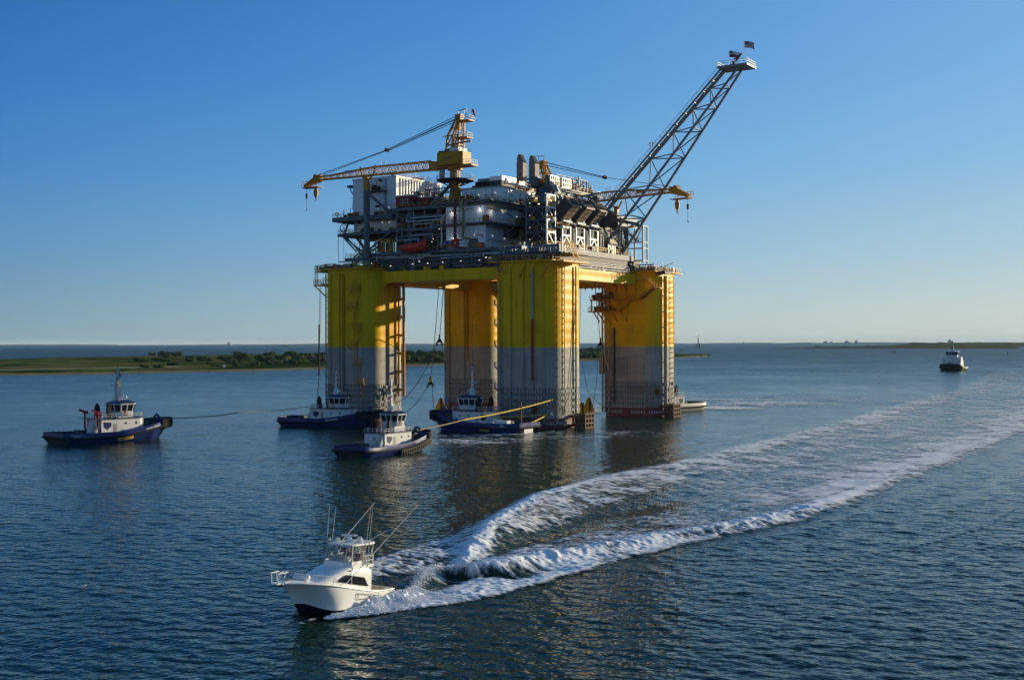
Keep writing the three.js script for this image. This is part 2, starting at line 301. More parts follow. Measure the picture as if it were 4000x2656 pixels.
const seaMats = SEA.map(([r, k]) => { const m = waterMat.clone(); m.roughness = Math.min(1, k * 1.55); return m; });
{
  const angles = [], A = 33 * D2R, da = 0.082 * D2R;
  for (let a = -A; a <= A; a += da) angles.push(a);
  for (let a = A + 3 * D2R; a < 2 * Math.PI - A - 1 * D2R; a += 6 * D2R) angles.push(a);
  const dist = [2, 20, 40, 55, 64];
  for (let r = 70; r < 520;) { dist.push(r); r += Math.max(0.16, r * r / 26122 * 0.47); }
  let r = dist[dist.length - 1]; while (r < 26000) { r *= 1 + 0.012 * Math.pow(r / 520, 0.5); dist.push(Math.min(r, 26000)); }
  const na = angles.length, nr = dist.length, pos = new Float32Array(na * nr * 3), uv = new Float32Array(na * nr * 2), idx = new Uint32Array(na * (nr - 1) * 6);
  for (let j = 0; j < nr; j++) {
    const sp = j ? Math.max(dist[j] - dist[j - 1], dist[j] * da) : 60;
    for (let i = 0; i < na; i++) {
      const a = angles[i], x = dist[j] * Math.sin(a), z = -dist[j] * Math.cos(a), o = j * na + i, front = Math.abs(a) <= A + 0.01;
      const y = front && dist[j] > 50 && dist[j] < 900 ? waveHeight(x, z, sp) * (1 - 0.6 * sstep(300, 900, dist[j])) + wakeHeight(x, -z) : 0;
      pos[o * 3] = x; pos[o * 3 + 1] = y; pos[o * 3 + 2] = z; uv[o * 2] = x; uv[o * 2 + 1] = z;
    }
  }
  let q = 0; const groups = []; let gi = -1;
  for (let j = 0; j < nr - 1; j++) {
    if (gi < SEA.length - 1 && dist[j] >= SEA[gi + 1][0]) { gi++; groups.push([q, gi]); }
    for (let i = 0; i < na; i++) { const a = j * na + i, b = j * na + (i + 1) % na, c = a + na, d = b + na; idx[q++] = a; idx[q++] = b; idx[q++] = d; idx[q++] = a; idx[q++] = d; idx[q++] = c; }
  }
  const g = new THREE.BufferGeometry();
  g.setAttribute('position', new THREE.BufferAttribute(pos, 3)); g.setAttribute('uv', new THREE.BufferAttribute(uv, 2)); g.setIndex(new THREE.BufferAttribute(idx, 1)); g.computeVertexNormals();
  if (g.attributes.normal.getY(na * 20) < 0) { for (let k = 0; k < idx.length; k += 3) { const t = idx[k]; idx[k] = idx[k + 1]; idx[k + 1] = t; } g.computeVertexNormals(); }
  groups.forEach(([from, k], n) => g.addGroup(from, (n + 1 < groups.length ? groups[n + 1][0] : q) - from, k));
  const sea = new THREE.Mesh(g, seaMats); sea.name = 'sea'; sea.receiveShadow = true; struct(sea);
}

// ---------------------------------------------------------------- foam of the wake, lying on the water
const foamMat = new THREE.MeshStandardMaterial({ roughness: 0.9, vertexColors: true, transparent: true });
foamMat.color.setRGB(0.84, 0.84, 0.84);
function foamSheet(name, ns, nt, place, share, lump, label, category, base = 0.04) { // place(i, j) -> [x, d]; share(x, d) -> 0..1
  const id = new Int32Array((ns + 1) * (nt + 1)).fill(-1), P = [], C = [], I = [], al = new Float32Array((ns + 1) * (nt + 1));
  for (let j = 0; j <= ns; j++) for (let i = 0; i <= nt; i++) {
    const [x, d] = place(j / ns, i / nt), f = share(x, d);
    if (f < 0.02) continue;
    const wx = x + 0.45 * vnoise(x * 1.3, d * 1.3), wd = d + 0.45 * vnoise(x * 1.3 + 40, d * 1.3);
    const [ws, wq] = toST(wx, wd), lace = ridge(ws * 1.15, wq * 0.62, 4), fine = fbm(ws * 3.4, wq * 2.2, 3), wide = fbm(x * 0.2 + 9, d * 0.2, 2);
    const n = sstep(0.2, 0.8, 0.46 * lace + 0.3 * fine + 0.34 * wide - 0.03), th = 1.02 - f;
    al[j * (nt + 1) + i] = clamp(sstep(th - 0.24, th + 0.26, n) * lerp(0.62, 1, f));
  }
  const vert = (j, i) => {
    const o = j * (nt + 1) + i;
    if (id[o] < 0) {
      const [x, d] = place(j / ns, i / nt), a = al[o]; id[o] = P.length / 3;
      const h = waveHeight(x, -d, 0.5 + d * d / 26122) * (1 - 0.6 * sstep(300, 900, d)) + wakeHeight(x, d);
      P.push(x, h + base + d * 0.0004 + lump(x, d) * a, -d); C.push(0.98, 0.99, 1, a);
    }
    return id[o];
  };
  for (let j = 0; j < ns; j++) for (let i = 0; i < nt; i++) {
    const o = j * (nt + 1) + i;
    if (Math.max(al[o], al[o + 1], al[o + nt + 1], al[o + nt + 2]) < 0.03) continue;
    const a = vert(j, i), b = vert(j, i + 1), c = vert(j + 1, i), d = vert(j + 1, i + 1);
    I.push(a, b, d, a, d, c);
  }
  const g = new THREE.BufferGeometry();
  g.setAttribute('position', new THREE.Float32BufferAttribute(P, 3)); g.setAttribute('color', new THREE.Float32BufferAttribute(C, 4)); g.setIndex(I); g.computeVertexNormals();
  if (g.attributes.normal.getY(0) < 0) { for (let k = 0; k < I.length; k += 3) { const t = I[k]; I[k] = I[k + 1]; I[k + 1] = t; } g.setIndex(I); g.computeVertexNormals(); }
  const m = new THREE.Mesh(g, foamMat); m.name = numbered(name); m.userData.kind = 'stuff'; m.receiveShadow = m.castShadow = true; scene.add(m);
  tag(m, label, category);
  return m;
}
const fromST = (s, t) => [WK.x + s * WK.ex + t * WK.nx, WK.d + s * WK.ed + t * WK.nd];
const wakeShare = (x, d) => { const [s, t] = toST(x, d); return foamShare(s, t); };
const wakeLump = (x, d) => {
  const [s, t] = toST(x, d), c = wCrest(s), u = wUp(s);
  const near = Math.exp(-Math.max(0, s - 20) / 60), roll = (0.3 * gauss(t - c, 1.5) * sstep(3, 8, s) + 0.2 * gauss(t - u, 1.8) * sstep(8, 18, s)) * near + 0.1;
  return roll * (0.1 + 1.5 * ridge(x * 0.6 + 3, d * 0.6, 3) * (0.3 + vnoise(x * 0.9, d * 0.9))) + 0.16 * near * (fbm(x * 2.1 + 7, d * 2.1, 3) - 0.3);
};
foamSheet('wake_foam', 640, 340, (j, i) => fromST(-13 + 83 * j, -24 + 46 * i), wakeShare, wakeLump, 'white churned foam of the wake close behind the white motor boat', 'foam');
foamSheet('wake_foam', 520, 180, (j, i) => fromST(70 + 170 * j, -30 + 62 * i), wakeShare, (x, d) => 0.12 * vnoise(x * 0.8, d * 0.8), 'thinning foam bands of the wake farther behind the white motor boat', 'foam');
foamSheet('wake_foam', 420, 150, (j, i) => { const s = 240 * Math.pow(3.7, j); return fromST(s, lerp(wOutUp(s) - 6, wOut(s) + 6, i)); }, (x, d) => { const [s, t] = toST(x, d); return s < 840 ? foamShare(s, t) : foamShare(s, t) * (1 - sstep(840, 888, s)); }, () => 0.02, 'faint old foam of the wake reaching back toward the far tug', 'foam');

// ---------------------------------------------------------------- the platform
const RIG = { x: -1.846, z: -353.55, th: 0.564877 };
const rigTurn = -RIG.th;
const rigAt = (x, y, z) => V(RIG.x + x * Math.cos(RIG.th) - z * Math.sin(RIG.th), y, RIG.z + x * Math.sin(RIG.th) + z * Math.cos(RIG.th));
const rigThing = (name, label, cat, x, y, z, turn = 0, group) => thing(name, label, cat, rigAt(x, y, z).toArray(), rigTurn + turn, group);
const rig = rigThing('oil_platform', 'huge yellow and grey oil platform on four columns towed by tugs', 'oil platform', 0, 0, 0);

const CF = 7.17, CR = 5.31, CP = 4 * CF + 2 * Math.PI * CR, CS = 29.03;
function perim(u, out = 0) { // point of the rounded square, u in turns from the middle of the +z face towards +x
  let l = (((u % 1) + 1) % 1) * CP; const q = Math.PI * CR / 2, h = CF / 2; l += h;
  const side = CF + q, k = Math.floor(l / side) % 4; l -= Math.floor(l / side) * side;
  let x, z, a;
  if (l < CF) { x = -h + l; z = h + CR + out; a = 0; } else { a = (l - CF) / CR; x = h + (CR + out) * Math.sin(a); z = h + (CR + out) * Math.cos(a); }
  const c = [1, 0, -1, 0][k], s = [0, 1, 0, -1][k];
  const nx = Math.sin(a), nz = Math.cos(a);
  return { x: x * c + z * s, z: z * c - x * s, nx: nx * c + nz * s, nz: nz * c - nx * s };
}
function shell(parent, name, y0, y1, mt) {
  const N = 96, ys = [], p = [], n = [], uv = [], idx = [], m = Math.max(1, Math.round((y1 - y0) / 3));
  for (let j = 0; j <= m; j++) ys.push(lerp(y0, y1, j / m));
  for (const y of ys) for (let i = 0; i <= N; i++) { const q = perim(i / N); p.push(q.x, y, q.z); n.push(q.nx, 0, q.nz); uv.push(i / N * CP, y); }
  for (let j = 0; j < m; j++) for (let i = 0; i < N; i++) { const a = j * (N + 1) + i; idx.push(a, a + 1, a + N + 2, a, a + N + 2, a + N + 1); }
  const g = new THREE.BufferGeometry(); g.setAttribute('position', new THREE.Float32BufferAttribute(p, 3)); g.setAttribute('normal', new THREE.Float32BufferAttribute(n, 3)); g.setAttribute('uv', new THREE.Float32BufferAttribute(uv, 2)); g.setIndex(idx);
  const o = new THREE.Mesh(g, mt); o.name = name; o.castShadow = o.receiveShadow = true; parent.add(o); return o;
}
const pv = (u, y, out) => { const q = perim(u, out); return V(q.x, y, q.z); };
function riser(b, u, y0, y1, r, out, step, clampW) { // a pipe up the column with its clamps
  b.cyl(pv(u, y0, out), pv(u, y1, out), r, r, 8);
  if (step) for (let y = y0 + 1; y < y1; y += step) { const q = perim(u, out * 0.5); b.beam(pv(u, y, 0), pv(u, y, out + r), clampW ?? 0.3, 0.22); }
}
const cols = {};
for (const [key, sx, sz] of [['C', 1, 1], ['L', -1, 1], ['R', 1, -1], ['B', -1, -1]]) {
  const c = sub(rig, 'column'); c.position.set(sx * CS, 0, sz * CS); cols[key] = c;
  shell(c, 'red_shell', -1.5, 2.6, M.red); shell(c, 'dark_grey_shell', 2.6, 10.2, M.darkGrey); shell(c, 'grey_shell', 10.2, 20.4, M.grey); shell(c, 'yellow_shell', 20.4, 42, M.yellow);
  const top = mb(); { const pts = []; for (let i = 0; i < 64; i++) { const q = perim(i / 64, -0.02); pts.push([q.x, -q.z]); } top.extrude(pts, 0, 0.3, (x, y, z) => V(x, 41.7 + z, -y)); }
  top.build('column_top', M.yellowSteel, c);
  // rows of anodes near the waterline
  const an = mb();
  for (let row = 0; row < 6; row++) {
    const y = 9.3 - row * 1.6; if (row === 5 && key === 'B') continue;
    for (const [g0, n] of [[-0.13, 3], [-0.078, 5], [-0.02, 4], [0.03, 6], [0.115, 4], [0.168, 3], [0.212, 4], [0.268, 4], [0.31, 2]]) {
      if (hash2(row * 7 + n + sx, Math.round(g0 * 300) + sz) < 0.2) continue;
      for (let k = 0; k < n; k++) { const u = g0 + k * 0.0122, q = perim(u), o = V(q.x, y, q.z), t = V(q.nz, 0, -q.nx), d = V(q.nx, 0, q.nz);
        const c0 = (i, j, e) => o.clone().addScaledVector(t, i * 0.2).addScaledVector(d, e).setY(y + j * 0.42);
        an.hexa([c0(-1, -1, 0.34), c0(1, -1, 0.34), c0(1, -1, 0), c0(-1, -1, 0), c0(-1, 1, 0.34), c0(1, 1, 0.34), c0(1, 1, 0), c0(-1, 1, 0)]); }
    }
  }
  an.build('anode_rows', M.anode, c, 'stuff');
  // pipes and cable ladders up the sides
  const pipe = (u, y0, y1, r, out, step, mt, nm = 'pipe', w) => { const b = mb(); riser(b, u, y0, y1, r, out, step, w); b.build(nm, mt, c); };
  const two = (u, r, out, step, w, nm = 'pipe') => { pipe(u, 20.4, 41, r, out, step, M.yellowSteel, nm, w); pipe(u, 1, 20.4, r, out, step, M.grey, nm, w); };
  if (key === 'C') {
    two(-0.05, 0.16, 0.35, 1.6, 0.4); two(0.012, 0.14, 0.35, 1.6, 0.36); two(0.102, 0.16, 0.35, 1.6, 0.36); two(0.152, 0.2, 0.7, 2.2, 0.5); two(0.2, 0.13, 0.3, 1.6, 0.26); two(0.292, 0.24, 0.4, 5, 0.3); two(-0.1, 0.22, 0.9, 4, 0.5); two(-0.128, 0.3, 0.5, 3, 0.4);
    pipe(0.058, 10, 40, 0.3, 0.6, 5, M.grey, 'vertical_pipe'); pipe(0.058, 12, 27.5, 0.33, 0.62, 0, M.redPaint, 'red_marker_pole');
  } else if (key === 'L') {
    two(-0.118, 0.2, 0.5, 2, 0.4); two(-0.075, 0.15, 0.35, 1.6, 0.36); two(-0.02, 0.22, 0.5, 2.4, 0.6); two(-0.005, 0.28, 0.6, 4, 0.4); two(0.003, 0.12, 0.35, 2, 0.3); two(0.06, 0.07, 0.2, 0); two(0.075, 0.07, 0.2, 0);
  } else if (key === 'R') {
    two(0.205, 0.62, 0.8, 4.6, 1.3); two(0.3, 0.12, 0.8, 1.5, 0.26); two(-0.118, 0.28, 0.6, 4, 0.4); two(-0.128, 0.3, 1.2, 4, 0.4); pipe(-0.06, 4, 26, 0.3, 0.55, 4, M.steelDark, 'riser_pipe'); two(-0.09, 0.25, 0.5, 3, 0.4);
  } else { two(-0.118, 0.4, 0.6, 3.5, 0.6); two(-0.1, 0.25, 0.5, 2, 0.4); two(-0.085, 0.3, 0.6, 3, 0.4); pipe(0.03, 16, 41, 0.26, 0.4, 0, M.orangeSteel); two(0.012, 0.22, 0.5, 3, 0.4); }
}
{ // draught marks, landings and their ladders up columns
  const marks = (c, u) => { const b = mb(); for (let y = 4; y < 30; y += 0.6) { const q = perim(u, 0.03), t = V(q.nz, 0, -q.nx), o = V(q.x, y, q.z), w = (Math.round(y / 0.6) % 5 === 0) ? 0.9 : 0.5; b.beam(o, o.clone().addScaledVector(t, w), 0.06, 0.14); } b.build('draught_marks', M.steelDark, c, 'stuff'); };
  marks(cols.L, -0.1); marks(cols.B, 0.055); marks(cols.R, -0.082); marks(cols.C, 0.255);
  const landing = (c, u, y, w, d, mt) => {
    const q = perim(u), o = V(q.x, y, q.z), t = V(q.nz, 0, -q.nx), n = V(q.nx, 0, q.nz), at = (i, e, h = 0) => o.clone().addScaledVector(t, i).addScaledVector(n, e).setY(y + h), b = mb();
    b.hexa([at(-w / 2, d, -0.2), at(w / 2, d, -0.2), at(w / 2, 0, -0.2), at(-w / 2, 0, -0.2), at(-w / 2, d), at(w / 2, d), at(w / 2, 0), at(-w / 2, 0)]);
    b.rail([at(-w / 2, 0), at(-w / 2, d), at(w / 2, d), at(w / 2, 0)], 1.1, 0.09, 1.2); b.bar(at(-w / 2, d, -0.2), at(-w / 2, 0, -1.4), 0.16); b.bar(at(w / 2, d, -0.2), at(w / 2, 0, -1.4), 0.16);
    b.build('landing', mt, c);
  };
  const ladder = (c, u, y0, y1, mt) => { const q = perim(u, 0.5), t = V(q.nz, 0, -q.nx), o = V(q.x, 0, q.z), b = mb(); for (const k of [-0.3, 0.3]) { const e = o.clone().addScaledVector(t, k); b.bar(e.clone().setY(y0), e.clone().setY(y1), 0.1); } for (let y = y0; y < y1; y += 0.6) { b.bar(o.clone().addScaledVector(t, -0.3).setY(y), o.clone().addScaledVector(t, 0.3).setY(y), 0.07); } b.build('ladder', mt, c); };
  for (const [u, y] of [[0.072, 36.6], [0.058, 31.8], [0.078, 26.5], [0.058, 21.3], [0.078, 16.2], [0.09, 10.8]]) { landing(cols.L, u, y, 2.6, 1.3, M.yellowRail); ladder(cols.L, u + 0.012, y - 4.4, y + 0.6, M.yellowRail); }
  for (const y of [35.5, 31.5, 26.5, 21, 15.5, 10]) { landing(cols.C, -0.128, y, 2, 1.4, M.galv); ladder(cols.C, -0.135, y - 4, y + 1, M.galv); }
  // long guide rails standing off the right side of the left column and other columns
  const guide = (c, u, y0, y1, out, step, mt) => { const b = mb(); for (const [e, r] of [[0.5, 0.28], [out, 0.42]]) b.cyl(pv(u, y0, e), pv(u, y1, e), r, r, 8); for (let y = y0 + 2; y < y1; y += step) { b.beam(pv(u, y, 0), pv(u, y, out), 0.45, 0.55); b.beam(pv(u, y - 0.8, 0), pv(u, y, out), 0.2, 0.2); } b.build('guide_rail', mt, c); };
  guide(cols.L, 0.31, 6.5, 41, 2.2, 5.1, M.orangeSteel);
  // star-shaped chain stoppers
  for (const [c, u, y] of [[cols.L, 0.03, 6.4], [cols.R, 0.155, 7.2], [cols.C, 0.066, 4.8], [cols.L, 0.062, 2.3], [cols.C, 0.03, 2.2], [cols.C, 0.082, 2.2]]) { const q = perim(u), n = V(q.nx, 0, q.nz), t = V(q.nz, 0, -q.nx), o = V(q.x, y, q.z), b = mb(); b.cyl(o, o.clone().addScaledVector(n, 0.8), 0.7, 0.45, 8); for (let k = 0; k < 7; k++) { const a = k * 0.9; b.bar(o.clone().addScaledVector(n, 0.5), o.clone().addScaledVector(n, 0.5).addScaledVector(t, Math.cos(a) * 1.15).add(V(0, Math.sin(a) * 1.15, 0)), 0.26); } b.build('chain_stopper', M.rust, c); }
  // steel fender grids beside two columns
  for (const [x, z] of [[42.8, 28.4], [42.0, -25.7]]) {
    const b = mb(), f = sub(rig, 'fender_frame'); f.position.set(x, 0, z);
    for (let i = 0; i < 4; i++) { b.cbox(0.4, 1.7, 2.2 - i * 1.47, 0.45, 4.2, 0.34); b.cbox(-2.2 + i * 0.85, 1.7, 2.35, 0.34, 4.2, 0.34); }
    for (let j = 0; j < 4; j++) { b.cbox(0.46, 0.1 + j * 1.16, 0, 0.4, 0.36, 4.9); b.cbox(-0.9, 0.1 + j * 1.16, 2.4, 2.9, 0.36, 0.4); }
    b.build('fender_grid', M.timber, f); const s = mb(); for (const y of [0.6, 3]) { s.cyl(V(0.2, y, 1.6), V(-5, y, 1.4), 0.3); s.cyl(V(0.2, y, -1.6), V(-5, y, -1.4), 0.3); } s.cbox(-1.4, 1.6, 0, 2.2, 3.4, 3.4); s.build('fender_arm', M.rust, f);
  }
  for (const [x, z] of [[9, -33.7], [-29.9, -9], [21.8, -6.1]]) { // yellow posts standing on the sunken pontoon
    const f = sub(rig, 'yellow_post'); f.position.set(x, 0, z); f.rotation.y = 0.6;
    const b = mb(); b.extrude([[-2.1, -0.5], [1.9, -0.5], [1.7, 0.6], [0.75, 3.6], [0.5, 4.4], [-0.1, 4.6], [-0.5, 4.1], [-1.2, 2.2], [-1.9, 0.6]], -0.9, 0.9); b.cbox(0, -0.2, 0, 4.6, 0.5, 2.6); b.build('post_body', M.yellowSteel, f);
    const k = mb(); k.cyl(V(0.3, 0.4, 0.92), V(0.3, 4.4, 0.92), 0.3); k.build('guide_slot', M.steelDark, f);
  }
}
{ // deck beams between the columns
  const beamBox = (nm, x0, x1, z0, z1) => { const b = mb(); b.box(x0, x1, 38.3, 41.3, z0, z1); return b.build(nm, M.yellow, rig); };
  beamBox('deck_beam', -CS + 4, CS - 4, 25.6, 32.6); beamBox('deck_beam', -CS + 4, CS - 4, -32.6, -25.6); beamBox('deck_beam', 25.6, 32.6, -CS + 4, CS - 4); beamBox('deck_beam', -32.6, -25.6, -CS + 4, CS - 4);
  const g = mb(); // knee plates under the beams
  for (const [c0, dir] of [[-CS + 8.9, 1], [CS - 8.9, -1]]) for (const z of [26, 29, 32.2]) { g.extrude([[0, 0], [0, -3.2], [0.5, -1.6], [1.4, -0.5], [3.4, 0]].map(([x, y]) => [x * dir, y]), -0.15, 0.15, (x, y, e) => V(c0 + x, 38.3 + y, z + e)); g.extrude([[0, 0], [0, -3.2], [0.5, -1.6], [1.4, -0.5], [3.4, 0]].map(([x, y]) => [x * dir, y]), -0.15, 0.15, (x, y, e) => V(z + e, 38.3 + y, c0 + x)); g.extrude([[0, 0], [0, -3.2], [0.5, -1.6], [1.4, -0.5], [3.4, 0]].map(([x, y]) => [x * dir, y]), -0.15, 0.15, (x, y, e) => V(c0 + x, 38.3 + y, -z + e)); }
  for (let x = -17; x < 18; x += 2.4) g.extrude([[0, 0], [0.5, -0.9], [1, 0]], -0.1, 0.1, (a, y, e) => V(x + a, 38.3 + y, -25.7 + e)); g.build('knee_plates', M.yellowSteel, rig, 'stuff');
}

// ---------------------------------------------------------------- topsides (all in the platform's own axes)
const boxPart = (name, x0, x1, y0, y1, z0, z1, mt, parent = rig) => mb().box(x0, x1, y0, y1, z0, z1).build(name, mt, parent);
function deckPlate(x0, x1, y, z0, z1, railSides = '', opt = {}) {
  const d = sub(rig, opt.name ?? 'deck'); boxPart('deck_plate', x0, x1, y - 0.25, y, z0, z1, M.deck, d);
  const g = mb(), fh = opt.fascia ?? 0.85; g.box(x0, x1, y - fh, y - 0.02, z1, z1 + 0.18).box(x1, x1 + 0.18, y - fh, y - 0.02, z0, z1 + 0.18).box(x0 - 0.18, x0, y - fh, y - 0.02, z0, z1 + 0.18);
  g.build('edge_girder', opt.mat ?? M.steel, d);
  const j = mb(); for (let x = x0 + 2; x < x1; x += 3.2) j.box(x - 0.12, x + 0.12, y - fh + 0.1, y - 0.25, z0, z1); j.build('joists', M.steelDark, d, 'stuff');
  const c = { f: [V(x0, y, z1 + 0.1), V(x1, y, z1 + 0.1)], r: [V(x1 + 0.1, y, z1), V(x1 + 0.1, y, z0)], l: [V(x0 - 0.1, y, z1), V(x0 - 0.1, y, z0)] };
  if (railSides) { const r = mb(); for (const s of railSides) r.rail(c[s], 1.15, 0.08, 1.9); r.build('railing', opt.rail ?? M.yellowRail, d); }
  return d;
}
function clutterPipes(parent, x0, x1, y0, y1, z0, z1, n, mats, rmin = 0.09, rmax = 0.26) {
  const bs = mats.map(() => mb());
  for (let i = 0; i < n; i++) {
    const b = bs[Math.floor(rnd() * bs.length)], r = rr(rmin, rmax); let p = V(rr(x0, x1), rr(y0, y1), rr(z0, z1)); const pts = [p];
    for (let k = 0; k < 1 + Math.floor(rnd() * 3); k++) { const ax = rnd() < 0.45 ? 'x' : rnd() < 0.55 ? 'y' : 'z', q = p.clone(), lim = { x: [x0, x1], y: [y0, y1], z: [z0, z1] }[ax]; q[ax] = rr(...lim); if (Math.abs(q[ax] - p[ax]) > 0.8) { pts.push(q); p = q; } }
    if (pts.length > 1) b.path(pts, r, 6);
  }
  bs.forEach((b, i) => { if (b.p.length) b.build('pipework', mats[i], parent, 'stuff'); });
}
function clutterBoxes(parent, x0, x1, y, z0, z1, n, mats, hmax = 2.2, smax = 1.8) {
  for (let i = 0; i < n; i++) {
    const b = mb(), x = rr(x0, x1), z = rr(z0, z1), h = rr(0.5, hmax), k = rnd();
    if (k < 0.4) { b.cbox(x, y + h / 2, z, rr(0.5, smax), h, rr(0.5, smax)); b.build('equipment_cabinet', mats[Math.floor(rnd() * mats.length)], parent); }
    else if (k < 0.65) { const r = rr(0.3, 0.7); b.cyl(V(x, y, z), V(x, y + h, z), r, r, 10).ball(V(x, y + h, z), r, 10, 6, 0.5); b.build('vertical_vessel', mats[Math.floor(rnd() * mats.length)], parent); }
    else if (k < 0.82) { const r = rr(0.3, 0.6), L = rr(1, 2.4); b.cyl(V(x - L / 2, y + r + 0.3, z), V(x + L / 2, y + r + 0.3, z), r, r, 10).cbox(x, y + 0.2, z, L * 0.8, 0.4, r * 1.4); b.build('horizontal_vessel', mats[Math.floor(rnd() * mats.length)], parent); }
    else { b.bar(V(x, y, z), V(x, y + h + 1.4, z), 0.12).cbox(x, y + h + 1.5, z, 0.3, 0.25, 0.3); b.build('light_pole', M.galv, parent); }
  }
}
const lampAt = (parent, x, y, z, s = 0.3) => (s *= 0.6, mb().cbox(x, y, z, s * 1.5, s * 0.8, s).build('flood_lamp', M.lamp, parent));
function stairs(parent, a, b, w, mt, axis) { // flight from a up to b
  const s = mb(), off = axis === 'z' ? V(w / 2, 0, 0) : V(0, 0, w / 2);
  for (const k of [-1, 1]) { const p = a.clone().addScaledVector(off, k), q = b.clone().addScaledVector(off, k); s.beam(p, q, 0.12, 0.4); s.bar(p.clone().setY(p.y + 1), q.clone().setY(q.y + 1), 0.08); for (let i = 0; i <= 3; i++) { const m = p.clone().lerp(q, i / 3); s.bar(m, m.clone().setY(m.y + 1), 0.08); } }
  const n = Math.max(3, Math.round(Math.abs(b.y - a.y) / 0.4)); for (let i = 1; i < n; i++) { const m = a.clone().lerp(b, i / n); s.beam(m.clone().sub(off), m.clone().add(off), 0.3, 0.05); }
  return s.build('stairs', mt, parent);
}
{ // cellar: girders, legs, dark equipment between the hull beams and the lower deck
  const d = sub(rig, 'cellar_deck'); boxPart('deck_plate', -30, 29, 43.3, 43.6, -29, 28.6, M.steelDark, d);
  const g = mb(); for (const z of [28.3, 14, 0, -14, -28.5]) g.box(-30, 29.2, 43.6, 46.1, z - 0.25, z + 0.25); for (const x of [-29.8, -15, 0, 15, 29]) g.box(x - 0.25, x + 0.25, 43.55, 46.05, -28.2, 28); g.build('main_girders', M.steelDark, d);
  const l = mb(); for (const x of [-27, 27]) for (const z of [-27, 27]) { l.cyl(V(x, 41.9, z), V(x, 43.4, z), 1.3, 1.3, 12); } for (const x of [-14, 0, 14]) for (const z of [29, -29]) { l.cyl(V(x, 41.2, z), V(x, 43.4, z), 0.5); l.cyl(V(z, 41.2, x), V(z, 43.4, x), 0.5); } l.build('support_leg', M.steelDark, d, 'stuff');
  clutterPipes(d, -28, 22, 41.6, 46.3, 27.6, 29.6, 46, [M.steelDark, M.steel, M.steel, M.whitePipe], 0.1, 0.25);
  clutterBoxes(d, -24, 20, 41.35, 26.6, 31.4, 30, [M.steelDark, M.steel, M.yellowSteel, M.rust], 1.3, 1.4);
  clutterBoxes(d, 27, 31.5, 41.35, -17, 17, 26, [M.steelDark, M.steel, M.white, M.galv], 1.4, 1.2);
  const w = mb(); w.path([V(-16, 45.3, 29.2), V(6.5, 45.3, 29.2), V(6.5, 46.2, 29.2)], 0.14); w.path([V(-28, 45.7, 29), V(-17, 45.7, 29)], 0.16); w.path([V(-2, 44.6, 29.4), V(12, 44.6, 29.4), V(12, 45.6, 29.4)], 0.16); w.path([V(-13, 44.9, 29.3), V(-8, 44.9, 29.3), V(-7.2, 45.9, 29.3)], 0.18); w.build('white_pipes', M.whitePipe, d);
  const cg = mb(); cg.rail([V(1, 42.4, 29.9), V(11.6, 42.4, 29.9)], 2.1, 0.2, 2.1); cg.box(1, 11.6, 42, 42.5, 28.6, 30); cg.build('hanging_walkway', M.steel, d);
  for (const [x, y, z] of [[-24.6, 43.1, 30], [-18.8, 43, 30], [-11.2, 43.3, 30], [-6, 43.3, 30], [-1, 43.4, 30], [5, 43.5, 30], [11, 43.5, 30], [16.5, 43.7, 33], [-26, 44, 29.6], [-9, 43.9, 29.8]]) lampAt(d, x, y, z, 0.36);
  // long pipes on the right hand deck beam
  const pr = mb(); for (const [x, y, r] of [[32.9, 41.7, 0.2], [33.1, 42.3, 0.16], [32.4, 42.8, 0.2], [32.8, 43.2, 0.14]]) pr.path([V(x, y, 19.5), V(x, y, -13.5), V(x, y - 0.5, -14.6)], r, 8); pr.build('deck_beam_pipes', M.whitePipe, d);
}
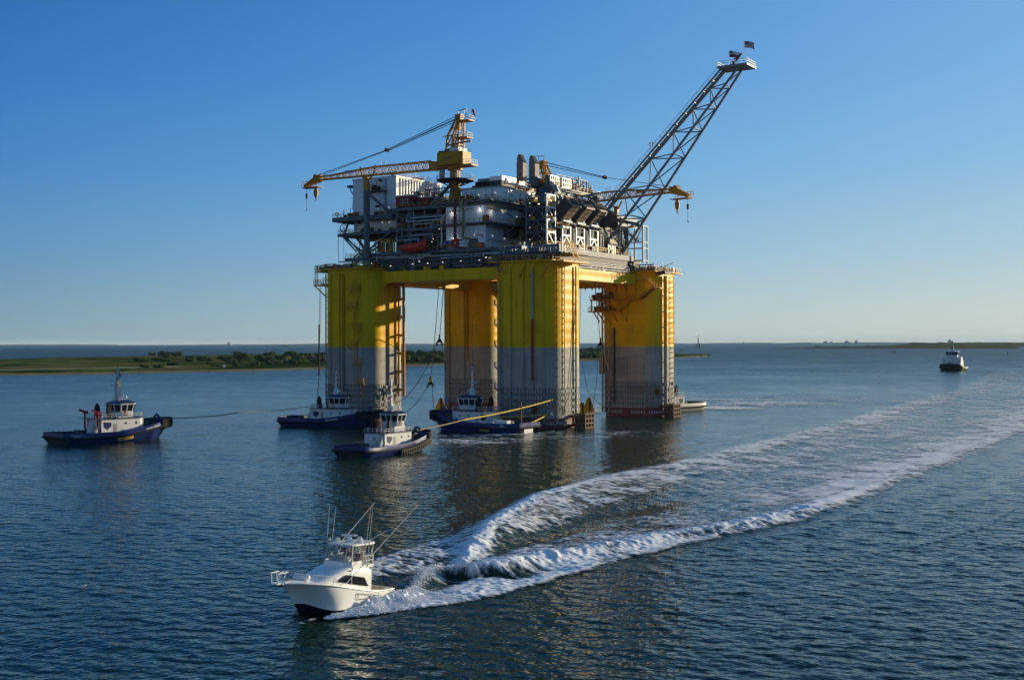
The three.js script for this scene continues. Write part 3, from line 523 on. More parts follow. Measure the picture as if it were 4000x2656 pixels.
{ // main decks
  const d1 = deckPlate(-30, 14, 47, -29, 29, 'fl'), d1b = deckPlate(14.3, 29.4, 46.9, -24, 25.9, 'fr', { mat: mat(0.3, 0.29, 0.28, 0.6), fascia: 1.5 });
  const d2 = deckPlate(-20, 13.2, 53.5, -28, 27.4, 'f'), d2l = deckPlate(-37.5, -20.3, 53.3, -6, 27.6, 'fl'), heli = deckPlate(-40.2, -37.8, 53.2, 4, 27.2, 'fl');
  const d3 = deckPlate(-19.8, 13.2, 59.25, -28, 28.2, 'fr'), d3l = deckPlate(-41.5, -20.1, 57.9, 2, 28, 'fl', { fascia: 1.3 }), d3r = deckPlate(13.6, 28.6, 58.4, -28, 11.5, 'f');
  // dark planes added inside so the gaps between decks stay dark and closed
  for (const q of [[-29, -1.6, 47.01, 58.4, 14, 14.4], [13.6, 22.8, 47, 58.2, 9, 9.4], [22, 22.4, 47, 57.8, -27, 20], [-35, -20.5, 53.4, 57.6, 20, 20.3]]) boxPart('added_backing_wall', ...q, M.steelDark);
  // under deck structure on the left
  const br = mb(); for (const [a, b, r] of [[V(-39, 53, 26), V(-36.8, 57.6, 26), 0.3], [V(-36, 53, 25), V(-28.5, 46.2, 27), 0.42], [V(-38.8, 52.6, 27), V(-30.6, 47.2, 27), 0.2], [V(-30, 47, 28), V(-20, 53, 28), 0.3], [V(-20.2, 53, 27), V(-13.5, 58.6, 27), 0.26]]) br.cyl(a, b, r); br.build('brace', M.steel, rig);
  for (const [x, z, r, y0, y1] of [[-14.2, 27, 0.75, 47, 58.4], [-27.1, 30.2, 0.85, 45, 64.6]]) mb().cyl(V(x, y0, z), V(x, y1, z), r, r, 14).build('tubular_post', M.steel, rig);
  const dg = mb(); dg.cyl(V(-10.2, 47, 27), V(-3.6, 58.4, 27), 0.62, 0.62, 12); dg.cyl(V(-26.3, 63.4, 30), V(-20.6, 58.2, 27.8), 0.4, 0.4, 10); dg.cyl(V(-28.5, 47.2, 27.5), V(-21, 53, 24), 0.3); dg.cyl(V(-3.8, 66.6, 20.5), V(-8.5, 59.4, 25.5), 0.5, 0.5, 10); dg.build('diagonal_brace', M.steel, rig);
  const rest = sub(rig, 'boom_rest'); { const b = mb(); b.beam(V(-27.1, 64.4, 30.2), V(-27.6, 67, 30), 1.0, 1.2); b.beam(V(-27.6, 66.8, 30), V(-27.6, 68.6, 29.6), 1.0, 1.2); b.bar(V(-27.6, 67, 30), V(-29.6, 69, 29.2), 0.4); b.bar(V(-27.6, 67, 30), V(-25.6, 69, 29.2), 0.4); b.beam(V(-29.8, 69, 29.2), V(-25.4, 69, 29.2), 0.5, 0.4); b.bar(V(-29.6, 69, 29.2), V(-30.4, 71.6, 29), 0.35); b.bar(V(-25.6, 69, 29.2), V(-24.9, 71.8, 29), 0.35); b.build('rest_fork', M.craneYellow, rest); }
  // gantry below the left decks: stair and lower landing
  stairs(rig, V(-32.4, 47.6, 27.6), V(-38.6, 53.2, 27.6), 1.6, M.steel, 'x'); stairs(rig, V(-34, 46, 27), V(-30.5, 48.6, 27), 1.4, M.steel, 'x');
  deckPlate(-36.6, -30.2, 46, 22, 28.2, 'fl', { name: 'left_landing' });
  clutterPipes(rig, -33, -29, 44, 52, 24, 28, 26, [M.steel, M.steelDark], 0.1, 0.22);
  // life buoy and cable reel by the left decks
  mb().torus(V(-39.8, 58.9, 28.2), 0.5, 0.12, V(0.1, 0, 1)).build('life_buoy', M.orangeSteel, rig);
  { const b = mb(); b.torus(V(-38.4, 54.9, 27), 1.1, 0.12, V(0.3, 0, 1), 18); for (let k = 0; k < 6; k++) { const a = k * Math.PI / 3; b.bar(V(-38.4, 54.9, 27), V(-38.4 + Math.cos(a) * 1.1, 54.9 + Math.sin(a) * 1.1, 27), 0.07); } b.build('hose_reel', M.steelDark, rig); }
  // equipment along the deck edges
  clutterBoxes(rig, -40, -29, 57.9, 24, 27, 9, [M.steelDark, M.steel, M.rust], 1.6); clutterBoxes(rig, -36, -22, 53.3, 22, 27, 8, [M.steel, M.steelDark], 1.6); clutterBoxes(rig, -27, -21, 57.9, 26, 27.4, 6, [M.steelDark, M.rust, M.steel], 1.5);
  clutterBoxes(rig, -18.5, -2.5, 47, 17, 28, 26, [M.steelDark, M.steel, M.steel, M.rust], 2.6); clutterBoxes(rig, -19, -2, 53.5, 16, 26.8, 22, [M.steelDark, M.steel, M.steelDark], 2.6);
  clutterBoxes(rig, -20, -1, 59.3, 8, 26, 46, [M.steelDark, M.steel, M.redDark, M.steelLight, M.yellowSteel], 2.4);
  clutterPipes(rig, -19.5, -1.8, 47.3, 58.5, 18, 28.3, 120, [M.steel, M.steelDark, M.steelDark, M.whitePipe], 0.1, 0.3);
  clutterPipes(rig, -20, -1, 60, 64.6, 8, 25, 60, [M.steelDark, M.steel, M.steelLight], 0.08, 0.22);
  { const w = mb(); for (const [x0, x1, y, z, r] of [[-13, -1.6, 56.1, 28.6, 0.17], [-14.2, -2.4, 55.2, 28.7, 0.17], [-12, -6, 54.3, 28.5, 0.13], [-18, -10.5, 50.2, 28.4, 0.14], [-13, -5.5, 51.4, 28.5, 0.12]]) w.path([V(x0, y + (x0 < -13.5 ? 0.9 : 0), z), V(x0, y, z), V(x1, y, z), V(x1, y - 1.2, z)], r); w.path([V(-2.2, 47.4, 28.8), V(-2.2, 55.4, 28.8), V(-1.2, 56.2, 28.8), V(-0.4, 56.2, 28.8)], 0.22); w.build('white_pipes', M.whitePipe, rig); }
  const bm = mb(); for (const y of [51, 56.5]) bm.box(-19.5, -1.5, y, y + 0.4, 27.2, 27.5); for (const x of [-18.6, -9, -4.6]) bm.box(x - 0.25, x + 0.25, 47, 58.4, 27, 27.4); bm.build('frame_beams', M.steel, rig);
  for (const [a, b] of [[V(-19.4, 58.2, 27.2), V(-16, 56, 27.2)], [V(-12.8, 58.2, 27.2), V(-15.6, 56, 27.2)]]) mb().bar(a, b, 0.35).build('brace', M.steel, rig);
  { const y = sub(rig, 'pump_skid'); const b = mb(); for (const x0 of [-25.4, -22.4]) { for (const x of [x0, x0 + 2.2]) b.bar(V(x, 47.1, 28.4), V(x, 50.6, 28.4), 0.28).bar(V(x, 47.1, 26.4), V(x, 50.6, 26.4), 0.28); b.bar(V(x0, 50.6, 28.4), V(x0 + 2.2, 50.6, 28.4), 0.28).bar(V(x0, 47.3, 28.4), V(x0 + 2.2, 47.3, 28.4), 0.28); } b.bar(V(-20, 47.2, 28.2), V(-19.2, 50.4, 28.2), 0.3); b.build('skid_frame', M.yellowRail, y); mb().box(-25, -23.4, 47.2, 50, 26.6, 28.1).box(-22, -20.4, 47.2, 50, 26.6, 28.1).build('pump_casing', M.steelDark, y); }
  for (const [x, y, z] of [[-14.6, 49.1, 28.9], [-13.9, 48.3, 28.9], [-5.4, 49.2, 28.9], [-5, 50, 28.8], [-16.4, 48.6, 28.5], [-3.2, 52.6, 28.5], [-22.6, 60, 26], [-26.4, 60, 26], [-17.6, 60, 26.2], [-25.4, 55.9, 25.4], [-22.9, 55.8, 25.4], [-30, 55.9, 25.4], [-9.4, 63, 24], [-10, 62, 24], [-6.2, 66, 21]]) lampAt(rig, x, y, z, 0.26);
}
{ // accommodation block
  const q = sub(rig, 'accommodation_block'); boxPart('block_wall', -36.5, -20.7, 57.95, 68.6, 3, 25, M.wall, q); boxPart('lower_block_wall', -36.5, -20.9, 53.35, 57.3, 6, 24.6, M.wall, q); boxPart('block_bay', -29, -24.6, 58, 68.2, 25, 26, M.wall, q);
  const p = mb(); p.box(-36.7, -20.5, 68.6, 69, 2.8, 25.2); p.box(-36.6, -20.6, 64.9, 65.1, 25, 25.08); p.box(-37, -29, 63.4, 63.6, 25, 25.1); p.build('roof_edge', M.white, q);
  const w = mb(); w.box(-30, -23.5, 64.5, 64.8, 25.5, 27.6); w.build('balcony_floor', M.steelDark, q); const r = mb(); r.rail([V(-30, 64.8, 26), V(-30, 64.8, 27.6), V(-23.5, 64.8, 27.6), V(-23.5, 64.8, 26)], 1.1, 0.08, 1.4); r.build('balcony_railing', M.steelDark, q);
  const sc = mb(); sc.box(-29.6, -29.3, 64.8, 67.4, 26.1, 27.4); sc.build('balcony_screen', M.steel, q); clutterBoxes(q, -28, -25.6, 64.8, 26.3, 27.1, 5, [M.steelDark, M.rust], 2);
  for (const [x, y] of [[-25.2, 67.8], [-26.4, 60.4], [-33.2, 56.2]]) mb().cyl(V(x, y, 25.9), V(x, y, 26.9), 0.42, 0.36, 12).build('vent_pipe', M.steelDark, q);
  const dp = mb(); for (const x of [-32.3, -29.4, -24.2]) dp.cyl(V(x, 58, 25.25), V(x, 68.3, 25.25), 0.1); dp.build('down_pipe', M.steel, q); { const g = mb(); for (let z = 4; z < 24; z += 1.35) g.box(-20.7, -20.45, 58.2, 68.4, z, z + 0.28); g.build('wall_ribs', M.white, q); }
  const fr = mb(); fr.rail([V(-36.4, 69, 25), V(-20.6, 69, 25), V(-20.6, 69, 3)], 1, 0.08, 1.8); fr.build('roof_railing', M.yellowRail, q); clutterBoxes(q, -30, -21.6, 69, 4, 20, 16, [M.timber, M.white, M.steelLight, M.steel], 2, 2.2);
  boxPart('left_gantry', -38.8, -36.9, 66.8, 67.4, 22, 25, M.steelDark, q); const lg = mb(); lg.bar(V(-36.8, 66.6, 24), V(-37.4, 60.6, 24), 0.25).bar(V(-36.8, 60.6, 24), V(-37.4, 60.6, 24), 0.25).bar(V(-38.6, 66.8, 24), V(-36.8, 64, 24), 0.25); lg.build('gantry_brace', M.steel, q);
}
{ // white equipment house by the near corner
  const h = sub(rig, 'equipment_house'); boxPart('house_wall', -1.3, 11.7, 47.02, 59.2, 8.9, 28, M.wall, h); boxPart('upper_wall', -0.4, 12.5, 59.26, 63.8, 4, 21.8, M.wall, h);
  const e = mb(); e.box(-0.6, 12.7, 63.8, 64.15, 3.8, 22); e.box(-1.4, 11.8, 58.6, 58.9, 28, 28.12); e.box(-1.4, 11.8, 53, 53.3, 28, 28.12); e.build('roof_edge', M.steelLight, h);
  const wk = mb(); wk.box(-4.6, 14.2, 53.35, 53.75, 28.01, 29.6).box(11.71, 14.2, 53.35, 53.75, 8, 28).box(-3, 14.2, 59.3, 59.65, 28.25, 29.4).box(13.25, 14.4, 59.3, 59.65, 5, 29.4); wk.build('walkway', M.steel, h);
  const rl = mb(); rl.rail([V(-4.6, 53.75, 29.5), V(14.1, 53.75, 29.5), V(14.1, 53.75, 8)], 1.15, 0.08, 1.7); rl.rail([V(-3, 59.65, 29.3), V(14.3, 59.65, 29.3), V(14.3, 59.65, 5)], 1.15, 0.08, 1.7); rl.rail([V(12.6, 64.1, 21.9), V(12.6, 64.1, 4)], 1.1, 0.08, 1.7); rl.build('railing', M.yellowRail, h);
  const rp = mb(); for (const [x, r] of [[3.1, 0.36]]) rp.path([V(x, 59.4, 29.9), V(x, 49.6, 29.9), V(x + 1.2, 48.9, 29.9), V(x + 1.8, 48.9, 29)], r, 10); rp.build('red_riser', M.redDark, h);
  mb().path([V(5.3, 59.8, 30), V(5.2, 58.4, 30), V(5.8, 57.2, 30), V(5.6, 49.8, 30), V(6.6, 49.5, 29.8), V(7.6, 49.5, 29)], 0.36, 10).build('yellow_riser', mat(0.3, 0.27, 0.09, 0.5), h); mb().path([V(4.7, 59.4, 30.1), V(4.7, 50.2, 30.1)], 0.14, 8).path([V(6.5, 59.4, 30.1), V(6.5, 50.5, 30.1)], 0.14, 8).build('grey_riser', M.steelLight, h);
  const cb = mb(); cb.path([V(-1, 57, 28.12), V(3, 57.2, 28.12), V(8, 57.6, 28.12)], 0.07); cb.path([V(1.4, 59, 28.12), V(1.4, 49.4, 28.12)], 0.07); cb.path([V(6.8, 50.4, 28.12), V(10.8, 50.4, 28.12), V(10.8, 49.6, 28.12)], 0.1); cb.path([V(11.85, 57.4, 27), V(11.85, 57.2, 18), V(11.85, 55.8, 13), V(11.85, 55.8, 10)], 0.08); cb.path([V(11.85, 49.2, 27), V(11.85, 48.9, 12)], 0.06); cb.build('cable_run', M.redDark, h);
  const dr = mb(); dr.box(-0.2, 2.3, 53.8, 56.4, 28.02, 28.14); dr.build('double_door', M.white, h); mb().box(1.02, 1.08, 53.8, 56.4, 28.14, 28.2).box(0.6, 0.9, 54.6, 55, 28.14, 28.2).build('door_fittings', M.steelDark, h); mb().box(2.9, 3.5, 54.4, 55.2, 28.02, 28.3).build('junction_box', M.white, h);
  boxPart('louvre_panel', 6.6, 9.2, 47.1, 49.6, 28.02, 28.4, M.steel, h); boxPart('ladder_rack', 1.5, 2.1, 48, 50.6, 28.02, 28.2, M.steelDark, h);
  mb().cyl(V(4.8, 48.1, 28.9), V(6.6, 48.1, 28.9), 0.42, 0.42, 12).cyl(V(4.8, 47.5, 29.1), V(6.6, 47.5, 29.1), 0.36, 0.36, 12).build('white_tank', M.white, h);
  clutterBoxes(h, -0.5, 9.5, 59.65, 22.6, 27.6, 18, [M.steel, M.steelDark, M.redDark, M.teal], 1.9); clutterBoxes(h, 9.8, 12.6, 59.65, 22.4, 27.5, 10, [M.steelLight, M.white, M.galv], 1.8, 1.1);
  clutterBoxes(h, 12.7, 14, 59.65, 6, 20, 20, [M.steelDark, M.steelLight, M.white], 1.9, 1);
  const hv = mb(); hv.box(1.4, 6.4, 64.2, 66.3, 12, 17.8).box(-0.2, 1.2, 64.2, 65.4, 12, 17); hv.build('air_handler', M.steelDark, h); for (let i = 0; i < 4; i++) mb().box(1.7 + i * 1.2, 2.6 + i * 1.2, 64.6, 65.9, 17.8, 17.95).build('fan_grille', M.black, h);
  boxPart('rooftop_unit', 6.5, 10.3, 64.2, 66.2, 11, 17.9, M.steelDark, h); boxPart('rooftop_cover', 6.4, 10.5, 66.25, 67.4, 10.8, 18, M.gel, h); boxPart('rooftop_cover', 2.2, 6.3, 66.35, 67.1, 11.4, 17.6, M.steelLight, h);
  const rd = mb(); rd.box(7.5, 10.8, 64.2, 66.8, 6.6, 9.6).box(11, 12.4, 64.2, 66, 4.4, 6.6); rd.build('red_cabinet', M.redPaint, h);
  mb().path([V(12.6, 64.8, 20), V(12.7, 66.2, 19.4), V(12.7, 65.2, 18.6), V(12.7, 65, 7)], 0.36, 8).build('vent_duct', M.white, h);
  const gd = sub(rig, 'generator_platform'); boxPart('platform_floor', 14.2, 16.4, 53.2, 53.7, 9.5, 20.5, M.steel, gd); mb().rail([V(14.3, 53.7, 20.4), V(16.3, 53.7, 20.4), V(16.3, 53.7, 9.5)], 1.1, 0.08, 1.7).build('railing', M.yellowRail, gd); mb().bar(V(16.2, 53.2, 20), V(12, 50.4, 20), 0.3).bar(V(16.2, 53.2, 10), V(12, 50.4, 10), 0.3).build('platform_brace', M.steel, gd); boxPart('louvre_box', 11.75, 13.6, 50.3, 52.6, 14.4, 19.2, M.steel, gd);
  for (const [x, y, z] of [[1, 56.9, 28.5], [4.4, 57.2, 28.4], [9.9, 57.5, 28.4], [1.4, 49.9, 28.4], [8.4, 50.4, 28.6], [12.1, 57, 25.6], [12, 50.3, 25], [12, 50, 19], [12, 57, 20], [12.1, 56.4, 13], [12.1, 49.2, 11.2], [11, 62.2, 22.2], [5.6, 62, 22.2], [12.7, 62.8, 18], [14.2, 43.9, 30]]) lampAt(h, x, y, z, 0.26);
  for (const [x, y, z] of [[1, 56.5, 28.75], [9.9, 57, 28.75], [12.6, 56.5, 25.6], [1.4, 49.5, 28.75]]) { const l = new THREE.PointLight(new THREE.Color(1, 0.93, 0.78), 1.6); l.position.set(x, y, z); l.castShadow = true; h.add(l); l.name = 'flood_light'; }
}
{ // teal building, stacks and upper deck
  const t = sub(rig, 'teal_building'); boxPart('teal_wall', 7.6, 13.2, 58.5, 68.2, -15, -6, M.teal, t); mb().box(13.2, 13.4, 60, 66, -13, -10).build('teal_door', M.steelDark, t); boxPart('teal_lower_wall', 9, 14.4, 58.5, 64, -5.99, -2.6, M.teal, t); mb().box(10, 11.2, 60.5, 62.5, -2.6, -2.5).build('teal_hatch', M.steelDark, t);
  const orange = mb(); orange.ball(V(13.4, 60.4, 13.2), 1, 12, 8); orange.build('orange_tank', M.redPaint, rig);
  const u = deckPlate(20.6, 22.4, 64.6, -12.5, 12.4, 'r', { name: 'upper_deck' }); boxPart('deck_wing', 16.6, 20.5, 64.2, 64.6, 11.7, 14.4, M.steelDark, u); mb().rail([V(16.8, 64.6, 14.3), V(22.3, 64.6, 14.3)], 1.1, 0.08, 1.5).build('railing', M.yellowRail, u);
  boxPart('red_cabinet', 19.4, 20.2, 64.7, 66, 12.2, 13.2, M.redPaint, u); boxPart('teal_cabinet', 16.8, 19.2, 64.65, 67, 11.9, 13.6, M.teal, u);
  for (const [z0, z1] of [[12.3, 7.7], [5.8, 0.9]]) { const c = sub(u, 'cooler'); boxPart('cooler_box', 20.8, 22.3, 64.65, 67.3, z1, z0, M.louvre, c); const f = mb(); for (let i = 0; i <= 4; i++) { const z = lerp(z0, z1, i / 4); f.cbox(22.42, 66, z, 0.26, 2.7, 0.26); } for (const y of [64.75, 66, 67.25]) f.cbox(22.42, y, (z0 + z1) / 2, 0.22, 0.22, z0 - z1); f.build('cooler_frame', M.white, c); const g = mb(); for (const x of [20.9, 21.6, 22.2]) g.cbox(x, 66, z0 + 0.1, 0.2, 2.6, 0.14); g.cbox(21.6, 66, z0 + 0.1, 1.6, 0.2, 0.14); g.build('cooler_frame', M.steel, c); }
  clutterBoxes(u, 20.8, 22.2, 64.6, -12, 0.4, 24, [M.steelLight, M.rust, M.steel, M.steelDark, M.louvre], 2.6, 1.1); clutterPipes(u, 20.8, 22.2, 65, 68.3, -12, 10, 30, [M.steelDark, M.steel, M.whitePipe], 0.12, 0.24);
  const ps = mb(); for (const [x, z, h] of [[22, -4.5, 4.2], [22, -9.2, 3.4], [22, -11.8, 2.6], [22, -1, 3.2]]) ps.cyl(V(x, 64.6, z), V(x, 64.6 + h, z), 0.28, 0.28, 8); ps.build('vent_pipe', M.white, u);
  const pst = mb(); for (const z of [11.6, 2.5, -6.4, -11.9]) pst.cyl(V(22, 58.4, z), V(22, 64.2, z), 0.36, 0.36, 10); pst.build('deck_post', M.steel, u); clutterPipes(rig, 20.5, 24, 58.6, 64, -12, 12, 50, [M.steelDark, M.steel, M.whitePipe, M.steelLight], 0.1, 0.24); clutterBoxes(rig, 20.6, 25, 58.4, -12, 10, 34, [M.steelLight, M.louvre, M.steelDark, M.rust, M.galv, M.steelDark], 2.6, 1.3); clutterBoxes(rig, 13.9, 21, 58.4, 9.8, 11.2, 8, [M.yellowSteel, M.steel, M.steelLight], 2.2, 1.2);
  boxPart('end_platform', 20.4, 23.6, 63.6, 64.2, -15.6, -12.6, M.steelLight, u); mb().rail([V(23.5, 64.2, -12.6), V(23.5, 64.2, -15.5), V(20.4, 64.2, -15.5)], 1.1, 0.09, 1.4).build('railing', M.whitePipe, u); mb().cyl(V(22, 58.4, -14), V(22, 63.6, -14), 0.5, 0.5, 10).bar(V(22, 60, -14), V(23.4, 63.4, -12.6), 0.3).build('deck_post', M.steel, u);
  stairs(u, V(23.2, 60.6, 7.2), V(23.2, 64.6, 11.4), 1.3, M.whitePipe, 'z'); stairs(u, V(23.6, 56.8, 4.2), V(23.6, 60.4, 7), 1.3, M.whitePipe, 'z');
  for (const [x0, top] of [[0.9, 77], [5.1, 76.3]]) { // exhaust stacks with slanted mouths
    const s = sub(rig, 'exhaust_stack'), x1 = x0 + 2.15, z0 = -7.2, z1 = -4.8, b = mb();
    b.box(x0, x1, 58.5, top - 3.2, z0, z1); b.extrude([[x0, top - 3.2], [x1, top - 3.2], [x1, top - 2.6], [x0 + 0.7, top], [x0 + 0.35, top - 0.4], [x0 + 0.1, top - 1.3], [x0, top - 2.3]], z0, z1); b.build('stack_duct', mat(0.23, 0.2, 0.18, 0.6, 0, { map: wallTex, bumpMap: wallBump, bumpScale: 0.05 }), s);
    const m = mb(); m.quad(V(x1 - 0.02, top - 2.5, z1 - 0.25), V(x1 - 0.02, top - 2.5, z0 + 0.25), V(x0 + 0.82, top - 0.06, z0 + 0.25), V(x0 + 0.82, top - 0.06, z1 - 0.25)); for (let i = 0; i < m.p.length; i += 3) { m.p[i] += 0.06; m.p[i + 1] += 0.08; } m.build('stack_mouth', M.black, s);
    const r = mb(); for (let y = 60; y < top - 3; y += 1.7) r.box(x0 - 0.12, x1 + 0.12, y, y + 0.16, z0 - 0.12, z1 + 0.12); r.build('stiffener', mat(0.3, 0.27, 0.25, 0.6), s);
  }
  const sf = mb(); sf.bar(V(4, 69, -4.5), V(8, 66, -4.5), 0.3).bar(V(3, 69.4, -4.6), V(9, 69.4, -4.6), 0.3).bar(V(9, 69.4, -4.6), V(9, 64, -4.6), 0.3); sf.rail([V(-3, 68.6, -4), V(9, 68.6, -4)], 1, 0.1, 2); sf.build('stack_bracing', M.steel, rig);
}
{ // right hand side: stair tower, turbine housings with their ducts, white frames
  const tw = sub(rig, 'stair_tower'), b = mb(), w = mb();  // sunny-side bars are white, the others steel: sunlight put into the colour
  for (const x of [23, 29.2]) for (const z of [25.6, 21.6]) (x > 28 && z > 25 ? w : b).bar(V(x, 47, z), V(x, 60.4, z), 0.4); for (const z of [21.6]) w.bar(V(29.35, 47, z), V(29.35, 60.2, z), 0.36);
  for (let y = 47.2; y < 60.5; y += 3.25) { b.bar(V(23, y, 25.6), V(29.2, y, 25.6), 0.34); w.bar(V(29.3, y, 25.4), V(29.3, y, 21.6), 0.42); if (y < 58) { b.bar(V(23, y, 25.6), V(26.1, y + 3.2, 25.6), 0.28); b.bar(V(29.2, y, 25.6), V(26.1, y + 3.2, 25.6), 0.28); w.bar(V(29.3, y + 3.2, 25.2), V(29.3, y, 21.8), 0.26); } }
  b.build('tower_lattice', M.steel, tw); w.build('painted_lit_frame', M.white, tw); boxPart('tower_core', 23.2, 26.6, 47.05, 58.3, 21.7, 23.4, M.steelDark, tw); clutterBoxes(tw, 24, 28.6, 50.3, 22, 25, 8, [M.rust, M.yellowSteel, M.steelDark], 2.4); clutterBoxes(tw, 24, 28.6, 53.6, 22, 25, 8, [M.rust, M.yellowSteel, M.steelDark], 2.4); clutterBoxes(tw, 23.4, 29, 58.4, 21.8, 25.4, 9, [M.steelDark, M.yellowSteel, M.steelLight], 1.7);
  for (const y of [50.3, 53.6, 56.8, 58.4]) { mb().box(23.1, 29.1, y - 0.2, y, 21.6, 25.5).build('tower_floor', M.steelDark, tw); mb().rail([V(29.45, y, 25.4), V(29.45, y, 21.6)], 1.1, 0.1, 1.2).build('railing', M.yellowRail, tw); }
  for (let k = 0; k < 4; k++) lampAt(tw, 24.2, 48.6 + k * 3.2, 25.9, 0.24); lampAt(tw, 27, 57.8, 25.9, 0.5);
  mb().box(29.5, 31.4, 51.8, 52.2, 17.6, 20.8).build('small_balcony', M.white, tw); mb().rail([V(29.5, 52.2, 20.7), V(31.3, 52.2, 20.7), V(31.3, 52.2, 17.6), V(29.5, 52.2, 17.6)], 1.3, 0.12, 1).build('railing', M.yellowRail, tw);
  const hs = sub(rig, 'turbine_housing'); boxPart('housing_wall', 22.6, 27.4, 47, 57.2, -14, 21.3, mat(0.05, 0.048, 0.05, 0.6), hs);
  for (const zc of [15.4, 7.8, 0]) { // intake ducts bent upwards and outwards
    const d = sub(hs, 'intake_duct'), z0 = zc - 2.35, z1 = zc + 2.35, p = [[24.4, 54.3], [28.9, 54.3], [32.4, 57.9], [30.2, 60.4], [27.2, 57.6], [24.4, 57.6]];
    mb().extrude(p, z0, z1).build('duct_casing', M.brownDuct, d);
    const lv = mb(); for (const [a, c] of [[0.08, 0.3], [0.36, 0.62], [0.68, 0.94]]) for (const [e, f] of [[0.3, 2.2], [2.5, 4.4]]) { const P = (t, z) => V(28.9 + 3.5 * t + 0.05, 54.3 + 3.6 * t - 0.06, z); lv.quad(P(a, z1 - e), P(a, z1 - f), P(c, z1 - f), P(c, z1 - e)); } lv.build('louvre_panel', M.louvre, d);
    const rm = mb(), A = [32.4, 57.9], B = [30.2, 60.4]; rm.beam(V(A[0], A[1], z0), V(A[0], A[1], z1), 0.5, 0.5).beam(V(B[0], B[1], z0), V(B[0], B[1], z1), 0.4, 0.4).beam(V(A[0], A[1], z0), V(B[0], B[1], z0), 0.4, 0.4).beam(V(A[0], A[1], z1), V(B[0], B[1], z1), 0.4, 0.4); rm.build('duct_rim', M.louvre, d);
    mb().quad(V(A[0] + 0.06, A[1] + 0.06, z1 - 0.3), V(A[0] + 0.06, A[1] + 0.06, z0 + 0.3), V(B[0] + 0.06, B[1] + 0.06, z0 + 0.3), V(B[0] + 0.06, B[1] + 0.06, z1 - 0.3)).build('duct_mouth', M.black, d);
    mb().extrude([[27.6, 51.9], [30.6, 53.3], [30.6, 53.6], [27.6, 53.2]], z0 - 0.4, z1).build('awning', M.steelDark, d); mb().cyl(V(29.6, 53.9, z1 + 0.2), V(29.6, 53.9, z0 + 0.4), 0.42, 0.42, 10).build('white_drum', M.white, d); lampAt(d, 30.4, 54.4, zc, 0.3);
    // white frames with pipes under each duct
    const f = mb(), x = 29.2; for (const z of [z1 - 0.1, z0 + 0.2]) f.bar(V(x, 46.9, z), V(x, 53.4, z), 0.42); for (const y of [52.9, 50.2, 47.4]) f.bar(V(x, y, z1), V(x, y, z0), 0.4); f.bar(V(x, 50.1, zc), V(x, 47.4, z1), 0.32).bar(V(x, 50.1, zc), V(x, 47.4, z0), 0.32); f.build('support_frame', M.white, hs);
    const pp = mb(); for (const z of [zc + 1.3, zc + 0.3, zc - 0.5]) pp.cyl(V(x - 0.4, 50.2, z), V(x - 0.4, 52.8, z), 0.2); pp.path([V(28.6, 52.6, z0 - 0.8), V(29.4, 52.2, z0 - 1.2), V(29.4, 49, z0 - 1.2), V(28.4, 48.8, z0 - 1.2)], 0.22, 8).path([V(29, 50.8, z0 - 1.9), V(29, 48.4, z0 - 1.9)], 0.2); pp.cyl(V(28.2, 47, zc - 0.6), V(28.2, 48.8, zc - 0.6), 0.55, 0.4, 10); pp.build('white_pipes', M.whitePipe, hs);
  }
  const el = mb(); el.path([V(25, 55.4, -7), V(28.6, 55.4, -7), V(30.6, 56.4, -7), V(31.8, 58, -7)], 1.5, 16); el.build('round_duct', M.brownDuct, hs); mb().cyl(V(31.75, 57.95, -7), V(31.85, 58.06, -7), 1.35, 1.35, 16).build('duct_mouth', M.black, hs);
  mb().rail([V(29.5, 46.95, 21), V(29.5, 46.95, -14)], 1.3, 0.1, 1.8).build('railing', M.yellowRail, hs);
  const fb = mb(); fb.box(28.4, 30.2, 49.6, 50.9, -12.6, -7.8); fb.build('header_box', M.louvre, hs); const fp = mb(); for (const z of [-8.2, -9.4, -10.4, -11.2, -12.2]) fp.bar(V(29.4, 46.9, z), V(29.4, 49.6, z), 0.34); fp.bar(V(29.4, 49, -8.2), V(29.4, 49, -9.4), 0.3); fp.build('support_frame', M.white, hs);
  clutterPipes(hs, 27.6, 29.4, 47, 53.6, -13.6, -3.6, 26, [M.whitePipe, M.steel, M.whitePipe], 0.1, 0.24); clutterBoxes(hs, 27.8, 29.2, 47, -13, 20, 34, [M.steelDark, M.steel, M.steelLight, M.rust, M.louvre], 1.6, 1.1); clutterPipes(hs, 27.5, 28.6, 47, 53, -3, 20, 30, [M.steelDark, M.steel, M.steelLight], 0.1, 0.2);
  // rear corner: open stair gantry
  const rg = sub(rig, 'rear_gantry'), g = mb(); for (const [x, z] of [[31.6, -26], [31.6, -29], [29, -26]]) g.bar(V(x, 45, z), V(x, 56.2, z), 0.4); for (const y of [56, 51.2, 49.4, 45.8]) { g.bar(V(29, y, -26), V(31.6, y, -26), 0.34); g.bar(V(31.6, y, -26), V(31.6, y, -29), 0.34); g.bar(V(24, y, -24.5), V(29, y, -26), 0.3); } g.bar(V(29, 51.2, -26), V(31.6, 56, -26), 0.24); g.build('gantry_frame', M.steelLight, rg); stairs(rg, V(30.6, 51.4, -24.6), V(25.5, 55.6, -24.6), 1.4, M.steelLight, 'x'); stairs(rg, V(29.5, 44, -22), V(25.2, 49.4, -22), 1.4, M.whitePipe, 'x'); mb().rail([V(24, 51.2, -24.4), V(31.6, 51.2, -25.9)], 1.2, 0.1, 1.2).build('railing', M.steelLight, rg);
